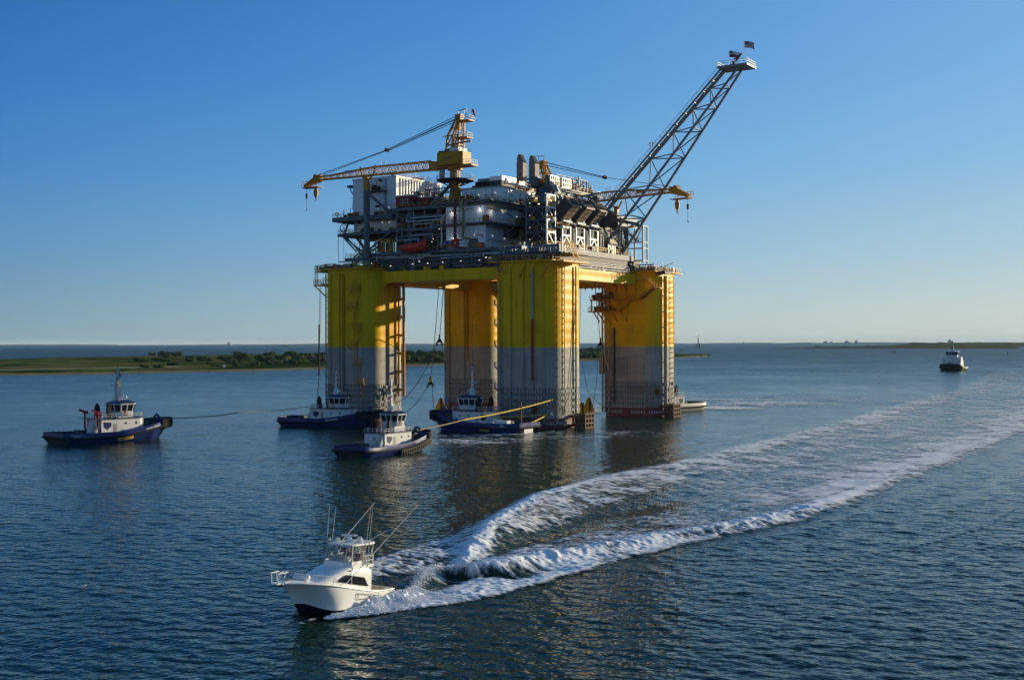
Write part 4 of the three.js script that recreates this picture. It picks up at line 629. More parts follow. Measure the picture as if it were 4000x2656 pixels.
  clutterBoxes(rig, 23, 29, 46.9, -24, -15, 34, [M.steelLight, M.rust, M.steelDark, M.steel, M.rust, M.louvre], 3, 1.6); clutterPipes(rig, 22.8, 29, 46.9, 56, -24, -14.4, 60, [M.steelDark, M.steel, M.whitePipe, M.steelLight], 0.12, 0.26); const rt = mb(); for (const [a, c, r] of [[V(23, 47, -15), V(23.5, 58, -15), 0.7], [V(28.6, 47, -21), V(28.6, 56.4, -21), 0.7], [V(29, 46, -12.4), V(24, 57.6, -13), 0.55], [V(24, 57.4, -14), V(28.4, 56.2, -21), 0.7], [V(26, 57.8, -13.4), V(35, 55.4, -16.6), 0.45]]) rt.cyl(a, c, r, r, 10); rt.build('heavy_brace', M.steel, rig);
  deckPlate(22.5, 29, 56.2, -27, -15, 'fr', { name: 'rear_deck', rail: M.whitePipe });
}
{ // flare boom: three chords, horizontal triangles, diagonals, a stair along the upper chord, a platform at the tip
  const f = sub(rig, 'flare_boom'), FS = mat(0.27, 0.275, 0.285, 0.5);
  const Lc = (y) => V(lerp(24.9, 62.6, (y - 58.6) / 37.2), y, -14), Rc = (y) => V(lerp(27.7, 66.6, (y - 45.3) / 50.6), y, lerp(-17.3, -16, (y - 45.3) / 50.6)), Mc = (y) => V(lerp(24.4, 66.9, (y - 46.2) / 49.3), y, lerp(-10.2, -12, (y - 46.2) / 49.3));
  const ch = mb(); ch.cyl(Lc(56.8), Lc(95.8), 0.52, 0.42, 12); ch.build('upper_chord', FS, f); mb().cyl(Rc(44.4), Rc(95.9), 0.4, 0.34, 12).build('lower_chord', FS, f); mb().cyl(Mc(46.2), Mc(95.6), 0.4, 0.34, 12).build('lower_chord', FS, f);
  const lv = [57.4, 65.3, 73.6, 80.5, 86.3, 91.5]; lv.forEach((y, i) => { const br = (a, b, r = 0.17, n = 'boom_brace') => mb().cyl(a, b, r, r, 8).build(n, FS, f); br(Lc(y), Rc(y - 0.3)); br(Lc(y), Mc(y + 0.4)); br(Mc(y + 0.4), Rc(y - 0.3)); const y2 = lv[i + 1] ?? 95.6; br(Mc(y + 0.4), Rc(y2)); if (i < 5) { const m = lerp(y, y2, 0.0); br(Lc(y2), Rc(m), 0.17); br(Lc(y2), Mc(m + 0.4), 0.16); } });
  mb().cyl(Rc(45.5), V(30.4, 57.6, -14), 0.28).cyl(Mc(46.6), Lc(57.4), 0.28).cyl(Mc(52), Rc(57), 0.24).build('boom_brace', FS, f);
  const st = mb(), nrm = V(-0.71, 0.7, 0); for (const z of [-13.2, -15]) { const a = Lc(57.5).addScaledVector(nrm, 0.95).setZ(z), b = Lc(95.6).addScaledVector(nrm, 0.95).setZ(z); st.beam(a, b, 0.14, 0.4); st.bar(a.clone().addScaledVector(nrm, 1.1), b.clone().addScaledVector(nrm, 1.1), 0.08); for (let k = 0; k <= 24; k++) { const m = a.clone().lerp(b, k / 24); st.bar(m, m.clone().addScaledVector(nrm, 1.1), 0.07); } } for (let k = 0; k < 96; k++) { const m = Lc(lerp(57.5, 95.6, k / 96)).addScaledVector(nrm, 0.95); st.beam(m.clone().setZ(-13.2), m.clone().setZ(-15), 0.22, 0.06); } st.build('boom_stair', M.steelDark, f);
  const cl = mb(); for (let k = 1; k < 14; k++) { const m = Lc(lerp(57.5, 95.6, k / 14)).addScaledVector(nrm, 0.7); cl.beam(m.clone().setZ(-12.7), m.clone().setZ(-15.5), 0.34, 0.3); } cl.build('stair_bracket', FS, f); mb().cyl(Lc(57.5).addScaledVector(nrm, 0.75).setZ(-12.8), Lc(95.6).addScaledVector(nrm, 0.75).setZ(-12.8), 0.2).build('gas_pipe', M.louvre, f);
  const pf = mb(); pf.box(61.6, 70.2, 95.95, 96.5, -17.4, -10.6); pf.build('tip_platform', FS, f); mb().rail([V(61.7, 96.5, -17.3), V(61.7, 96.5, -10.7), V(70.1, 96.5, -10.7), V(70.1, 96.5, -17.3), V(61.7, 96.5, -17.3)], 1.2, 0.08, 1.7).build('railing', M.galv, f);
  const ft = mb(); for (const [dx, dz] of [[0, 0], [0.5, 0.5], [-0.4, -0.5]]) ft.cyl(V(64.2 + dx, 96.5, -14 + dz), V(67 + dx, 99.8, -14 + dz), 0.28); for (let k = 0; k < 5; k++) ft.beam(V(64.4 + k * 0.62, 97.1 + k * 0.73, -14.9), V(64.4 + k * 0.62, 97.1 + k * 0.73, -13.1), 0.3, 0.3); ft.build('flare_tip', M.rust, f);
  const wx = mb(); for (const x of [43.2, 44]) wx.bar(Lc(74).setX(x - 3.3).setY(75.6), Lc(74).setX(x - 3.3).setY(78), 0.12).cbox(x - 3.3, 78, -14, 0.5, 0.3, 0.5).cbox(x - 3.3, 77.4, -14, 0.3, 0.3, 0.3); wx.build('beacon', M.steelDark, f);
}
{ // deck machinery on top of the columns
  for (const [key, cx, cz] of [['C', CS, CS], ['L', -CS, CS], ['R', CS, -CS], ['B', -CS, -CS]]) {
    const c = cols[key], pl = mb(); pl.box(-9.6, 9.6, 42.0, 42.3, -9.6, 9.6); pl.build('top_platform', M.yellowSteel, c); const r = mb(); r.rail([V(-9.5, 42.3, -9.5), V(-9.5, 42.3, 9.5), V(9.5, 42.3, 9.5), V(9.5, 42.3, -9.5)], 1.15, 0.09, 1.8); r.build('railing', M.yellowRail, c);
    if (key !== 'B') { clutterBoxes(c, -9, 9, 42.3, key === 'R' ? -8 : 2, 9, 30, [M.navy, M.steelDark, M.steel, M.steelLight, M.yellowSteel, M.redDark], 1.6, 2); clutterPipes(c, -9, 9, 42.4, 44.4, 4, 9.4, 26, [M.steel, M.steelDark, M.galv], 0.08, 0.16); }
    if (key === 'R') { clutterBoxes(c, -2, 9, 42.3, -8, 9, 24, [M.steelDark, M.steelLight, M.white, M.navy, M.orangeSteel], 2, 1.8); const w = mb(); w.bar(V(8, 43, 5), V(13.5, 44.6, 5), 0.12).rail([V(9.4, 42.2, 6), V(12.6, 42.2, 6)], 1.3, 0.1, 0.8); w.box(8.8, 11.6, 41.4, 42.2, 3, 7); w.build('corner_cradle', M.steelDark, c); }
    if (key === 'C') { const p = mb(); p.box(-9.4, 11.5, 43.9, 44.2, -6, 8.4); for (let x = -8; x < 11; x += 2.1) p.bar(V(x, 42.3, 8.2), V(x, 43.9, 8.2), 0.2); p.build('raised_platform', M.steel, c); mb().rail([V(-9.4, 44.2, 8.3), V(11.4, 44.2, 8.3), V(11.4, 44.2, -6)], 1.2, 0.09, 1.6).build('railing', M.galv, c); const s = mb(); for (const [x0, x1] of [[2, -0.5], [5, 2.6], [9.5, 6]]) s.bar(V(x0, 41.9, 10), V(x1, 38, 8.9), 0.3); s.box(9.6, 12.4, 41.6, 42, -3, 9); s.build('platform_brace', M.yellowRail, c); clutterBoxes(c, -8, 4, 44.2, 2, 8, 12, [M.navy, M.steelDark, M.steel, M.teal], 1.7, 1.8); mb().path([V(-6.5, 42.8, 9.9), V(-6.5, 40.4, 9.9), V(-5.9, 39.6, 9.9), V(-5.2, 40, 9.9), V(-5.2, 41, 9.9)], 0.16).build('hanging_pipe', M.steel, c); lampAt(c, -10, 43.4, 9.9, 0.4); stairs(c, V(12.6, 42.2, 2), V(12.2, 47, 6.6), 1.2, M.yellowRail, 'z'); }
    if (key === 'L') { for (const [y, x0, h] of [[41.9, -11.2, 2.2], [38.1, -11.7, 2.2]]) { const p = mb(); p.box(x0, -7.4, y - 0.35, y, 1, 8.4); p.build('side_platform', M.yellowSteel, c); mb().rail([V(-8, y, 8.3), V(x0, y, 8.3), V(x0, y, 1)], 1.3, 0.1, 1).build('railing', M.yellowRail, c); clutterPipes(c, x0, -8, y, y + h, 2, 8, 8, [M.yellowRail, M.steelDark], 0.07, 0.12); } const b = mb(); b.bar(V(-11.5, 37.8, 8), V(-8.6, 34.4, 6), 0.34).bar(V(-11.2, 38, 8.2), V(-11.2, 43.6, 8.2), 0.18).bar(V(-10.4, 38, 8.2), V(-10.4, 43.6, 8.2), 0.2); b.build('platform_brace', M.yellowRail, c); }
  }
  { // two storeys of galleries on the inner face of the right column, with stairs to the top
    const c = cols.R;
    for (const [y, x0, x1] of [[30.9, -11.6, -1.4], [34.3, -11, 5.6]]) { const z0 = x0 < -11.2 ? 6 : 6, p = mb(); p.box(x0, x1, y - 0.4, y, 8.7, 11).box(x0, -8.6, y - 0.4, y, 1, 8.8); p.build('gallery_floor', M.orangeSteel, c); mb().rail([V(x0, y, 1), V(x0, y, 10.9), V(x1, y, 10.9)], 1.2, 0.1, 1.2).build('railing', M.yellowRail, c); }
    const ps = mb(); for (const x of [-10.6, -8, -5, -1.6]) ps.cyl(V(x, 30.9, 10.6), V(x, 34, 10.6), 0.22); for (const x of [-10, -7, -4, -1]) ps.bar(V(x, 30.6, 10.6), V(x + 1.2, 27.6, 8.9), 0.3); ps.bar(V(-11, 30.6, 6), V(-8.6, 26.6, 5), 0.4); ps.build('gallery_post', M.orangeSteel, c); clutterBoxes(c, -10.6, -3, 30.9, 9, 10.6, 12, [M.steelDark, M.rust, M.steel], 2.6, 1.4); clutterBoxes(c, -10.4, -4, 34.3, 9, 10.4, 10, [M.steelDark, M.steel], 2, 1.2);
    stairs(c, V(-1.2, 31, 10), V(2.4, 34.2, 10), 1.2, M.yellowRail, 'x'); stairs(c, V(5.6, 34.3, 10), V(9.6, 37.3, 9.6), 1.2, M.rust, 'x'); stairs(c, V(9.6, 37.4, 9.4), V(6.8, 39.8, 9.6), 1.2, M.yellowRail, 'x'); const l = mb(); l.box(9, 11.6, 37, 37.3, 8, 10.6).box(3.4, 7, 39.5, 39.8, 9, 10.6); l.rail([V(3.4, 39.8, 10.5), V(7, 39.8, 10.5)], 1.1, 0.09, 1).rail([V(9, 37.3, 10.5), V(11.5, 37.3, 10.5)], 1.1, 0.09, 1); l.build('landing', M.yellowRail, c);
    const ca = mb(); for (let i = 0; i < 6; i++) ca.bar(V(-4.6 + i * 0.96, 12, 9.4), V(-4.6 + i * 0.96, 17.4, 9.4), 0.22); for (const y of [12, 14.7, 17.4]) ca.bar(V(-4.7, y, 9.4), V(0.3, y, 9.4), 0.24); ca.build('pipe_guard', M.steelLight, c); mb().box(-9.8, -8.4, 12.2, 17.6, 5.4, 7.4).build('guard_plate', M.steelLight, c); const hp = mb(); for (const y of [17, 19.9, 22.6, 25.4]) hp.bar(V(-1.4, y, 9.1), V(1.6, y, 9.1), 0.14); hp.build('grab_rail', M.orangeSteel, c);
  }
}

// ---------------------------------------------------------------- cranes and loose things on the platform
function makeCrane(x, y, z, turn, label) {
  const c = rigThing('pedestal_crane', label, 'crane', x, y, z, turn, 'yellow cranes on the platform');
  const p = mb(); p.cyl(V(0, 0, 0), V(0, 2, 0), 1.7, 1.7, 20).cyl(V(0, 2, 0), V(0, 5, 0), 1.9, 1.45, 20).cyl(V(0, 5, 0), V(0, 10.4, 0), 1.45, 1.45, 20).cyl(V(0, 10.4, 0), V(0, 11.2, 0), 2.1, 2.1, 20); p.build('pedestal', M.craneYellow, c);
  const d = mb(); d.cyl(V(0, 7.4, 0), V(0, 7.8, 0), 5.4, 5.4, 10); for (let k = 0; k < 8; k++) { const a = k * 0.785; d.bar(V(0, 5.4, 0), V(Math.cos(a) * 5, 7.5, Math.sin(a) * 5), 0.22); } d.build('service_platform', M.steelDark, c);
  const dr = mb(), ring = []; for (let k = 0; k <= 10; k++) { const a = k * 0.6283; ring.push(V(Math.cos(a) * 5.3, 7.8, Math.sin(a) * 5.3)); } dr.rail(ring, 1.1, 0.08, 1.6); dr.build('railing', M.steelLight, c);
  const mach = mb(); mach.cyl(V(-3.4, 7.8, 1.5), V(-3.4, 10.6, 1.5), 0.8, 0.8, 12).cbox(-2, 8.8, 3, 0.8, 2, 0.8).cbox(2.4, 8.9, 2.6, 0.5, 2.2, 0.5); mach.build('hydraulic_tank', M.steelLight, c);
  const h = sub(c, 'machinery_house'); mb().extrude([[-5.1, -1.6], [-3.9, -3.1], [2.9, -3.1], [4, -2], [4, 2], [2.9, 3.1], [-3.9, 3.1], [-5.1, 1.6]], 11.7, 15.3, (a, b, e) => V(a, e, -b)).build('house_shell', M.craneYellow, h);
  mb().extrude([[-5.1, -2], [4.4, -2], [6.6, -1.6], [6.6, 1.6], [4.4, 2], [-5.1, 2]], 11.2, 11.68, (a, b, e) => V(a, e, -b)).build('house_base', M.craneYellow, h); mb().rail([V(4.2, 11.7, 1.9), V(6.5, 11.7, 1.5), V(6.5, 11.7, -1.5)], 1.2, 0.09, 0.9).build('railing', M.galv, h);
  mb().box(-4.6, -0.6, 15.35, 16, -1.6, 1.6).box(-3, -1.2, 16, 16.6, -0.8, 0.8).build('winch_cover', M.steelDark, h); mb().box(-0.4, 2.6, 15.35, 16.5, -2.2, 2.2).build('control_cabinet', M.white, h); mb().rail([V(2.8, 15.3, 2.6), V(4, 15.3, 2), V(4, 15.3, -2)], 1.1, 0.08, 0.9).build('railing', M.steelDark, h);
  { const b = mb(); for (const [x, w] of [[-2, 0.3], [-1.4, 0.3], [-0.85, 0.25], [-0.4, 0.3], [0.1, 0.3], [0.55, 0.25]]) b.box(x, x + w, 13.5, 13.85, 3.1, 3.13); b.box(-2, 0.9, 13.25, 13.35, 3.1, 3.13); b.build('maker_plate', M.steelDark, h); }
  const t = sub(c, 'mast'), m = mb(); for (const z of [-1.3, 1.3]) { m.beam(V(-2.2, 15.3, z), V(-1.6, 20, z), 0.5, 0.5).beam(V(-1.6, 20, z), V(1.4, 25.2, z * 0.8), 0.5, 0.5).beam(V(1.9, 15.3, z), V(2.2, 19.6, z), 0.5, 0.5).beam(V(2.2, 19.6, z), V(2.4, 24.4, z * 0.8), 0.4, 0.4).beam(V(0.4, 15.5, z), V(0.2, 20, z), 0.6, 0.5).beam(V(0.2, 20, z), V(1.8, 24.6, z * 0.8), 0.4, 0.4); for (const [a, b] of [[V(-2, 17.4, z), V(2, 17.4, z)], [V(-1.8, 20, z), V(2.3, 20, z)], [V(0, 22, z * 0.9), V(2.3, 22, z * 0.9)], [V(0.6, 17.4, z), V(2.2, 20, z)], [V(0.4, 15.6, z), V(2, 17.4, z)], [V(-1.6, 17.6, z), V(0, 20, z)]]) m.beam(a, b, 0.3, 0.3); } for (const y of [17.4, 20, 22]) m.beam(V(-0.5, y, -1.3), V(-0.5, y, 1.3), 0.3, 0.3).beam(V(2, y, -1.3), V(2, y, 1.3), 0.3, 0.3); m.beam(V(-2.9, 17.6, 0), V(5.4, 18.2, 0), 0.5, 0.4).beam(V(-3.8, 20.1, 0.5), V(-1.4, 20.2, 0.5), 0.24, 0.24); m.cbox(1.5, 25.1, 0, 2, 1.6, 1.8); m.build('mast_frame', M.craneYellow, t);
  const pf = mb(); for (const [x0, x1, y] of [[1.4, 5.6, 24], [0.8, 5, 19.3]]) { pf.box(x0, x1, y - 0.3, y, -1.5, 1.5); } pf.build('mast_platform', M.craneYellow, t); const pr = mb(); for (const [x0, x1, y] of [[1.8, 5.6, 24], [1.4, 5, 19.3]]) pr.rail([V(x0, y, 1.4), V(x1, y, 1.4), V(x1, y, -1.4), V(x0, y, -1.4)], 1.2, 0.09, 1); pr.cyl(V(3.4, 15.3, 0.9), V(3.4, 24, 0.9), 0.08).cyl(V(3, 15.3, 0.9), V(3, 24, 0.9), 0.08).bar(V(0.3, 25, -0.9), V(0.3, 27.2, -0.9), 0.16).bar(V(0.3, 27.2, -0.9), V(3.4, 27.4, -0.9), 0.2).bar(V(2.6, 27.2, -0.9), V(2.6, 26.2, -0.9), 0.16).bar(V(4, 25, 1), V(4.6, 26, 1), 0.12).bar(V(4.6, 26, 1), V(4.6, 27.2, 1), 0.12); pr.build('railing', M.galv, t);
  // lattice jib
  const bo = sub(c, 'jib'), f = mb(), l = mb(), N = 18, at = (k, i, j) => { const s = k / N, dep = k < 1 ? 1.3 + 1.1 * k : lerp(2.4, 1, sstep(0.45, 1, s)), wid = lerp(2.2, 1.2, s); return V(lerp(-5.2, -49.4, s), lerp(11.7, 11.9, s) + (j > 0 ? dep : 0) - 0.5, i * wid / 2); };
  for (const i of [-1, 1]) for (const j of [0, 1]) for (let k = 0; k < N; k++) f.bar(at(k, i, j), at(k + 1, i, j), j ? 0.26 : 0.32);
  for (let k = 0; k <= N; k++) { for (const j of [0, 1]) l.bar(at(k, -1, j), at(k, 1, j), 0.14); for (const i of [-1, 1]) { l.bar(at(k, i, 0), at(k, i, 1), 0.13); if (k < N) { const mid = at(k + 0.5, i, 1); l.bar(at(k, i, 0), mid, 0.13).bar(mid, at(k + 1, i, 0), 0.13); } } if (k < N) l.bar(at(k, -1, 1), at(k + 1, 1, 1), 0.12).bar(at(k, 1, 0), at(k + 1, -1, 0), 0.12); }
  f.build('jib_chord', M.craneYellow, bo); l.build('jib_lacing', M.craneYellow, bo); mb().extrude([[-5, 10.6], [-5, 13.2], [-8.2, 13.6], [-8.2, 11]], -1.2, 1.2).build('jib_foot', M.craneYellow, bo);
  mb().extrude([[-49, 11], [-49, 13], [-51.2, 12.6], [-55.6, 10.2], [-55.6, 9.4], [-51, 10.6]], -0.7, 0.7).cyl(V(-51, 12.4, -0.8), V(-51, 12.4, 0.8), 0.8, 0.8, 12).build('jib_head', M.craneYellow, bo); mb().rail([V(-49.6, 9.5, 1.3), V(-56, 9.6, 1.3), V(-56, 9.6, -1.3)], 1.6, 0.1, 1.1).box(-56, -49.6, 9.2, 9.4, -1.3, 1.3).build('head_platform', M.craneYellow, bo); mb().box(-39, -35.4, 12.4, 13.2, 1.15, 1.22).build('maker_sign', M.steelLight, bo); mb().bar(V(-26.2, 13.6, 0), V(-26.2, 15.2, 0), 0.08).bar(V(-24.6, 13.6, 0), V(-24.6, 15.2, 0), 0.08).bar(V(-26.2, 14.6, 0), V(-24.6, 14.6, 0), 0.08).build('beacon_frame', M.galv, bo);
  const rp = mb(); for (const z of [-0.7, 0.7]) { for (const o of [0, 0.45]) rp.cyl(V(1, 25.4 - o * 2, z), V(-23.8, 18.3 - o * 0.6, z * 0.5), 0.09, 0.09, 6, false); rp.cyl(V(-24.4, 18.1, z * 0.4), V(-50, 12.8, z), 0.09, 0.09, 6, false); } rp.build('luffing_rope', M.rope, c); mb().cyl(V(-24.1, 18.15, -0.6), V(-24.1, 18.15, 0.6), 0.55, 0.55, 10).build('rope_block', M.rust, c);
  const hb = mb(); hb.cyl(V(-51.3, 10.4, 0), V(-51.3, 8.8, 0), 0.07).cyl(V(-51.3, 9, 0), V(-51.3, 8.2, 0), 0.35, 0.75, 10).cyl(V(-51.3, 8.2, 0), V(-51.3, 6.6, 0), 0.75, 0.6, 10).cyl(V(-51.3, 6.6, 0), V(-51.3, 5.7, 0), 0.3, 0.2).torus(V(-51.3, 5.4, 0), 0.3, 0.1, V(0, 0, 1), 10, 5, 4.6); hb.build('hook_block', M.craneYellow, c); const wh = mb(); wh.cyl(V(-55, 9.4, 0), V(-55, 7.6, 0), 0.06).cyl(V(-55, 7.6, 0), V(-55, 6.2, 0), 0.34, 0.3, 8).cyl(V(-55, 6.2, 0), V(-55, 2.9, 0), 0.06).torus(V(-55, 2.6, 0), 0.22, 0.08, V(0, 0, 1), 10, 5, 4.6); wh.build('whip_hook', M.rust, c);
  return c;
}
makeCrane(-3.8, 59.25, 20, 0, 'yellow lattice crane on the front of the platform with its jib pointing left');
makeCrane(-2, 52.4, -27, Math.PI - 0.24, 'yellow lattice crane at the back of the platform with its jib pointing right');
{ const r = sub(rig, 'rear_boom_rest'), b = mb(); r.position.set(-1.9, 0, 7.2); b.beam(V(27, 56, -27.4), V(27.8, 60, -27.4), 1.1, 1.1).beam(V(27.8, 59.8, -27.4), V(27.8, 61.6, -27.4), 1.1, 1.1).bar(V(27.8, 60, -27.4), V(29.6, 63, -27.4), 0.4).bar(V(27.8, 60, -27.4), V(26, 63, -27.4), 0.4); b.build('rest_fork', M.craneYellow, r); }
{ // windsock on the front crane
  const w = rigThing('windsock', 'red windsock on a bent pole at the top of the front crane', 'windsock', 1.6, 83.3, 21); mb().bar(V(0, 0, 0), V(1, 1, 0), 0.12).bar(V(1, 1, 0), V(1.05, 2.5, 0), 0.12).build('pole', M.steelDark, w); mb().cyl(V(1.2, 2.5, 0), V(2.1, 0.6, 0.2), 0.34, 0.2, 8).build('sock', M.redPaint, w);
}
{ const b = rigThing('lifeboat', 'red enclosed lifeboat hanging below the front deck edge', 'lifeboat', -9.8, 46.5, 31.4); // lofted hull, canopy, keel
  const ring = [], S = [[-4.5, 0.5, 1.6, 1.0], [-4.2, 1.1, 2.0, 0.5], [-3, 1.45, 2.2, 0.2], [0, 1.6, 2.3, 0], [2.6, 1.5, 2.5, 0.05], [3.6, 1.2, 3.1, 0.3], [4.3, 0.8, 3.2, 0.8], [4.6, 0.3, 2.8, 1.3]];
  for (const [x, w, top, bot] of S) { const r = []; for (let k = 0; k < 16; k++) { const a = k / 16 * 6.2832, c = Math.cos(a), s = Math.sin(a), m = (top + bot) / 2, h = (top - bot) / 2; r.push(V(x, m + h * Math.sign(s) * Math.pow(Math.abs(s), 0.75), w * Math.sign(c) * Math.pow(Math.abs(c), 0.8))); } ring.push(r); }
  const m = new THREE.Mesh(lofted(ring, true), plain(0.66, 0.045, 0.018, 0.4)); m.name = 'hull'; m.castShadow = m.receiveShadow = true; b.add(m); mb().cyl(V(-4.4, 1.25, 1.3), V(4.4, 1.45, 1.3), 0.14).build('rubbing_strake', M.rust, b); mb().box(-4, 3.6, 0, 0.16, -0.16, 0.16).build('keel', M.rust, b); mb().box(3.4, 4.2, 2.4, 2.9, 0.95, 1.24).build('window', M.glass, b); mb().bar(V(-3, 2.2, 0), V(-3, 3.4, -1.6), 0.2).bar(V(3, 2.7, 0), V(3, 3.6, -1.6), 0.2).build('davit', M.steel, b);
}
{ const c = rigThing('red_cabin', 'red cabin with two windows on the front deck below the white block', 'cabin', -15.9, 59.27, 26.3); mb().box(-2.7, 2.7, 0.2, 3.1, -1.6, 1.6).build('cabin_wall', M.redDark, c); mb().box(-2.8, 2.8, 3.1, 3.35, -1.7, 1.7).build('roof', M.steelLight, c); for (const x of [-1.1, 0.6]) { const w = sub(c, 'window'); mb().box(x, x + 1, 1.2, 2.5, 1.6, 1.7).build('window_frame', M.white, w); mb().box(x + 0.12, x + 0.88, 1.3, 2.4, 1.7, 1.74).build('pane', M.glass, w); } mb().box(-2.4, -1.7, 0.5, 2.5, 1.6, 1.68).build('door', M.redPaint, c); mb().box(2.7, 2.78, 0.6, 2.4, -0.6, 0.4).build('side_window', M.glass, c); }
{ const c = rigThing('red_container', 'small red container beside the red cabin on the front deck', 'container', -10.9, 59.27, 24.6); mb().box(-2, 2, 0.1, 2.6, -1.5, 1.5).build('container_wall', M.redDark, c); mb().box(-0.5, 0.4, 0.9, 2.2, 1.5, 1.58).build('container_door', M.steelDark, c); }
{ const t = rigThing('generator', 'dark green generator on the right hand platform of the white house', 'generator', 15.3, 53.7, 16.8); mb().box(-0.8, 0.8, 0.1, 1.9, -2.4, 1.2).build('generator_casing', M.green, t); mb().box(-0.7, 0.7, 0.1, 1.9, -4.2, -2.6).build('white_cabinet', M.gel, t); mb().box(-0.84, -0.8, 0.5, 1.5, -2, 0.8).box(-0.6, 0.6, 0.5, 1.5, 1.2, 1.26).build('vent_grille', M.steelDark, t); }
for (let k = 0; k < 3; k++) { const t = rigThing('blue_tank', ['blue square tank on the lower front deck, left of three', 'blue square tank on the lower front deck, middle of three', 'blue square tank on the lower front deck, right of three'][k], 'tank', -2.6 + k * 1.55, 47.05, 28.2); mb().box(-0.7, 0.7, 0.9, 2.2, -0.6, 0.6).build('tank_body', M.blue, t); mb().box(-0.3, 0.3, 1.3, 1.8, 0.6, 0.63).build('tank_label', M.steelLight, t); mb().bar(V(-0.6, 0, 0.5), V(-0.6, 0.9, 0.5), 0.14).bar(V(0.6, 0, 0.5), V(0.6, 0.9, 0.5), 0.14).bar(V(-0.6, 0, -0.5), V(-0.6, 0.9, -0.5), 0.14).bar(V(0.6, 0, -0.5), V(0.6, 0.9, -0.5), 0.14).build('tank_stand', M.steelDark, t); }
{ const t = rigThing('red_skid', 'red equipment skid with two white cylinders on the lower front deck', 'equipment skid', 3.6, 47.05, 29.5); mb().box(-1.6, 0.9, 0.1, 2.3, -0.9, 0.7).build('skid_box', M.redPaint, t); mb().cyl(V(0.9, 1.5, 0.2), V(2.6, 1.5, 0.2), 0.42, 0.42, 12).cyl(V(0.9, 0.6, 0.3), V(2.6, 0.6, 0.3), 0.36, 0.36, 12).build('white_cylinder', M.gel, t); mb().box(-0.4, -0.1, 1, 1.6, 0.7, 0.74).build('skid_label', M.white, t); }
{ const t = rigThing('orange_crate', 'orange crate at the near corner of the lower front deck', 'crate', 10.6, 47.05, 29); mb().box(-0.8, 0.8, 0, 1.1, -0.5, 0.5).build('crate_body', plain(0.7, 0.13, 0.02, 0.5), t); mb().box(-0.85, 0.85, 1.1, 1.2, -0.55, 0.55).build('crate_lid', M.rust, t); }
{ const t = rigThing('red_locker', 'red locker on the middle walkway at the corner of the white house', 'locker', 12.4, 53.77, 29); mb().box(-0.8, 0.8, 0, 1.7, -0.4, 0.4).build('locker_body', M.redPaint, t); mb().box(-0.05, 0.05, 0.1, 1.6, 0.4, 0.44).build('door_gap', M.rust, t); }
{ const t = rigThing('mesh_container', 'pale grey mesh container on top of the front column', 'container', 33.6, 44.22, 29.4); mb().box(-2.4, 2.4, 0.1, 2.4, -1.4, 1.4).build('mesh_panel', M.steel, t); const f = mb(); for (const x of [-2.4, -0.8, 0.8, 2.4]) f.bar(V(x, 0, 1.45), V(x, 2.5, 1.45), 0.16); for (const y of [0.1, 1.2, 2.45]) f.bar(V(-2.4, y, 1.45), V(2.4, y, 1.45), 0.16); for (const z of [-1.4, 0, 1.4]) f.bar(V(2.45, 0, z), V(2.45, 2.5, z), 0.16); f.build('container_frame', M.white, t); }
{ const t = rigThing('blue_container', 'dark blue container on the front column left of the mesh container', 'container', 24.6, 44.22, 33.4); mb().box(-2.6, 2.6, 0, 2, -1.2, 1.2).build('container_wall', M.navy, t); mb().rail([V(-2.6, 0, 1.3), V(2.6, 0, 1.3)], 2.2, 0.14, 1.7).build('container_frame', M.steelLight, t); }
// flags at the tip of the flare boom, blowing to the right
function flag(x, y, z, label, h, w, hgt, paint, cat = 'flag') {
  const f = rigThing('flag', label, cat, x, y, z, 0, undefined), pole = mb(); pole.cyl(V(0, 0, 0), V(0, h, 0), 0.07, 0.05, 6); pole.build('pole', M.galv, f);
  const cv = document.createElement('canvas'); cv.width = 256; cv.height = 160; paint(cv.getContext('2d')); const tx = new THREE.CanvasTexture(cv); tx.colorSpace = THREE.SRGBColorSpace;
  const g = new THREE.PlaneGeometry(w, hgt, 16, 8), p = g.attributes.position; for (let i = 0; i < p.count; i++) { const u = (p.getX(i) + w / 2) / w; p.setXYZ(i, p.getX(i) + w / 2 + 0.08, p.getY(i) + h - hgt / 2 - u * u * w * 0.32 - 0.12 * Math.sin(u * 7) * u, 0.3 * Math.sin(u * 6.5 + p.getY(i) * 0.5) * u); } g.computeVertexNormals();
  const m = new THREE.Mesh(g, new THREE.MeshStandardMaterial({ map: tx, roughness: 0.8, side: THREE.DoubleSide })); m.name = 'cloth'; m.castShadow = m.receiveShadow = true; f.add(m); return f;
}
const usFlag = (c) => { for (let i = 0; i < 13; i++) { c.fillStyle = i % 2 ? '#e8e4e0' : '#a01028'; c.fillRect(0, i * 160 / 13, 256, 160 / 13 + 1); } c.fillStyle = '#141a4a'; c.fillRect(0, 0, 104, 160 * 7 / 13); c.fillStyle = '#e8e8f0'; for (let r = 0; r < 9; r++) for (let k = 0; k < (r % 2 ? 5 : 6); k++) { c.beginPath(); c.arc(10 + k * 17 + (r % 2 ? 8.5 : 0), 8 + r * 8.9, 2.6, 0, 7); c.fill(); } };
const txFlag = (c) => { c.fillStyle = '#e9e6e2'; c.fillRect(0, 0, 256, 80); c.fillStyle = '#b3121f'; c.fillRect(0, 80, 256, 80); c.fillStyle = '#10245a'; c.fillRect(0, 0, 86, 160); c.fillStyle = '#f0f0f4'; c.beginPath(); for (let k = 0; k < 10; k++) { const a = -Math.PI / 2 + k * Math.PI / 5, r = k % 2 ? 13 : 33; c.lineTo(43 + r * Math.cos(a), 80 + r * Math.sin(a)); } c.fill(); };
flag(68.1, 96.5, -14, 'striped flag with starred blue canton at the tip of the tall boom', 6.6, 2.8, 1.75, usFlag);
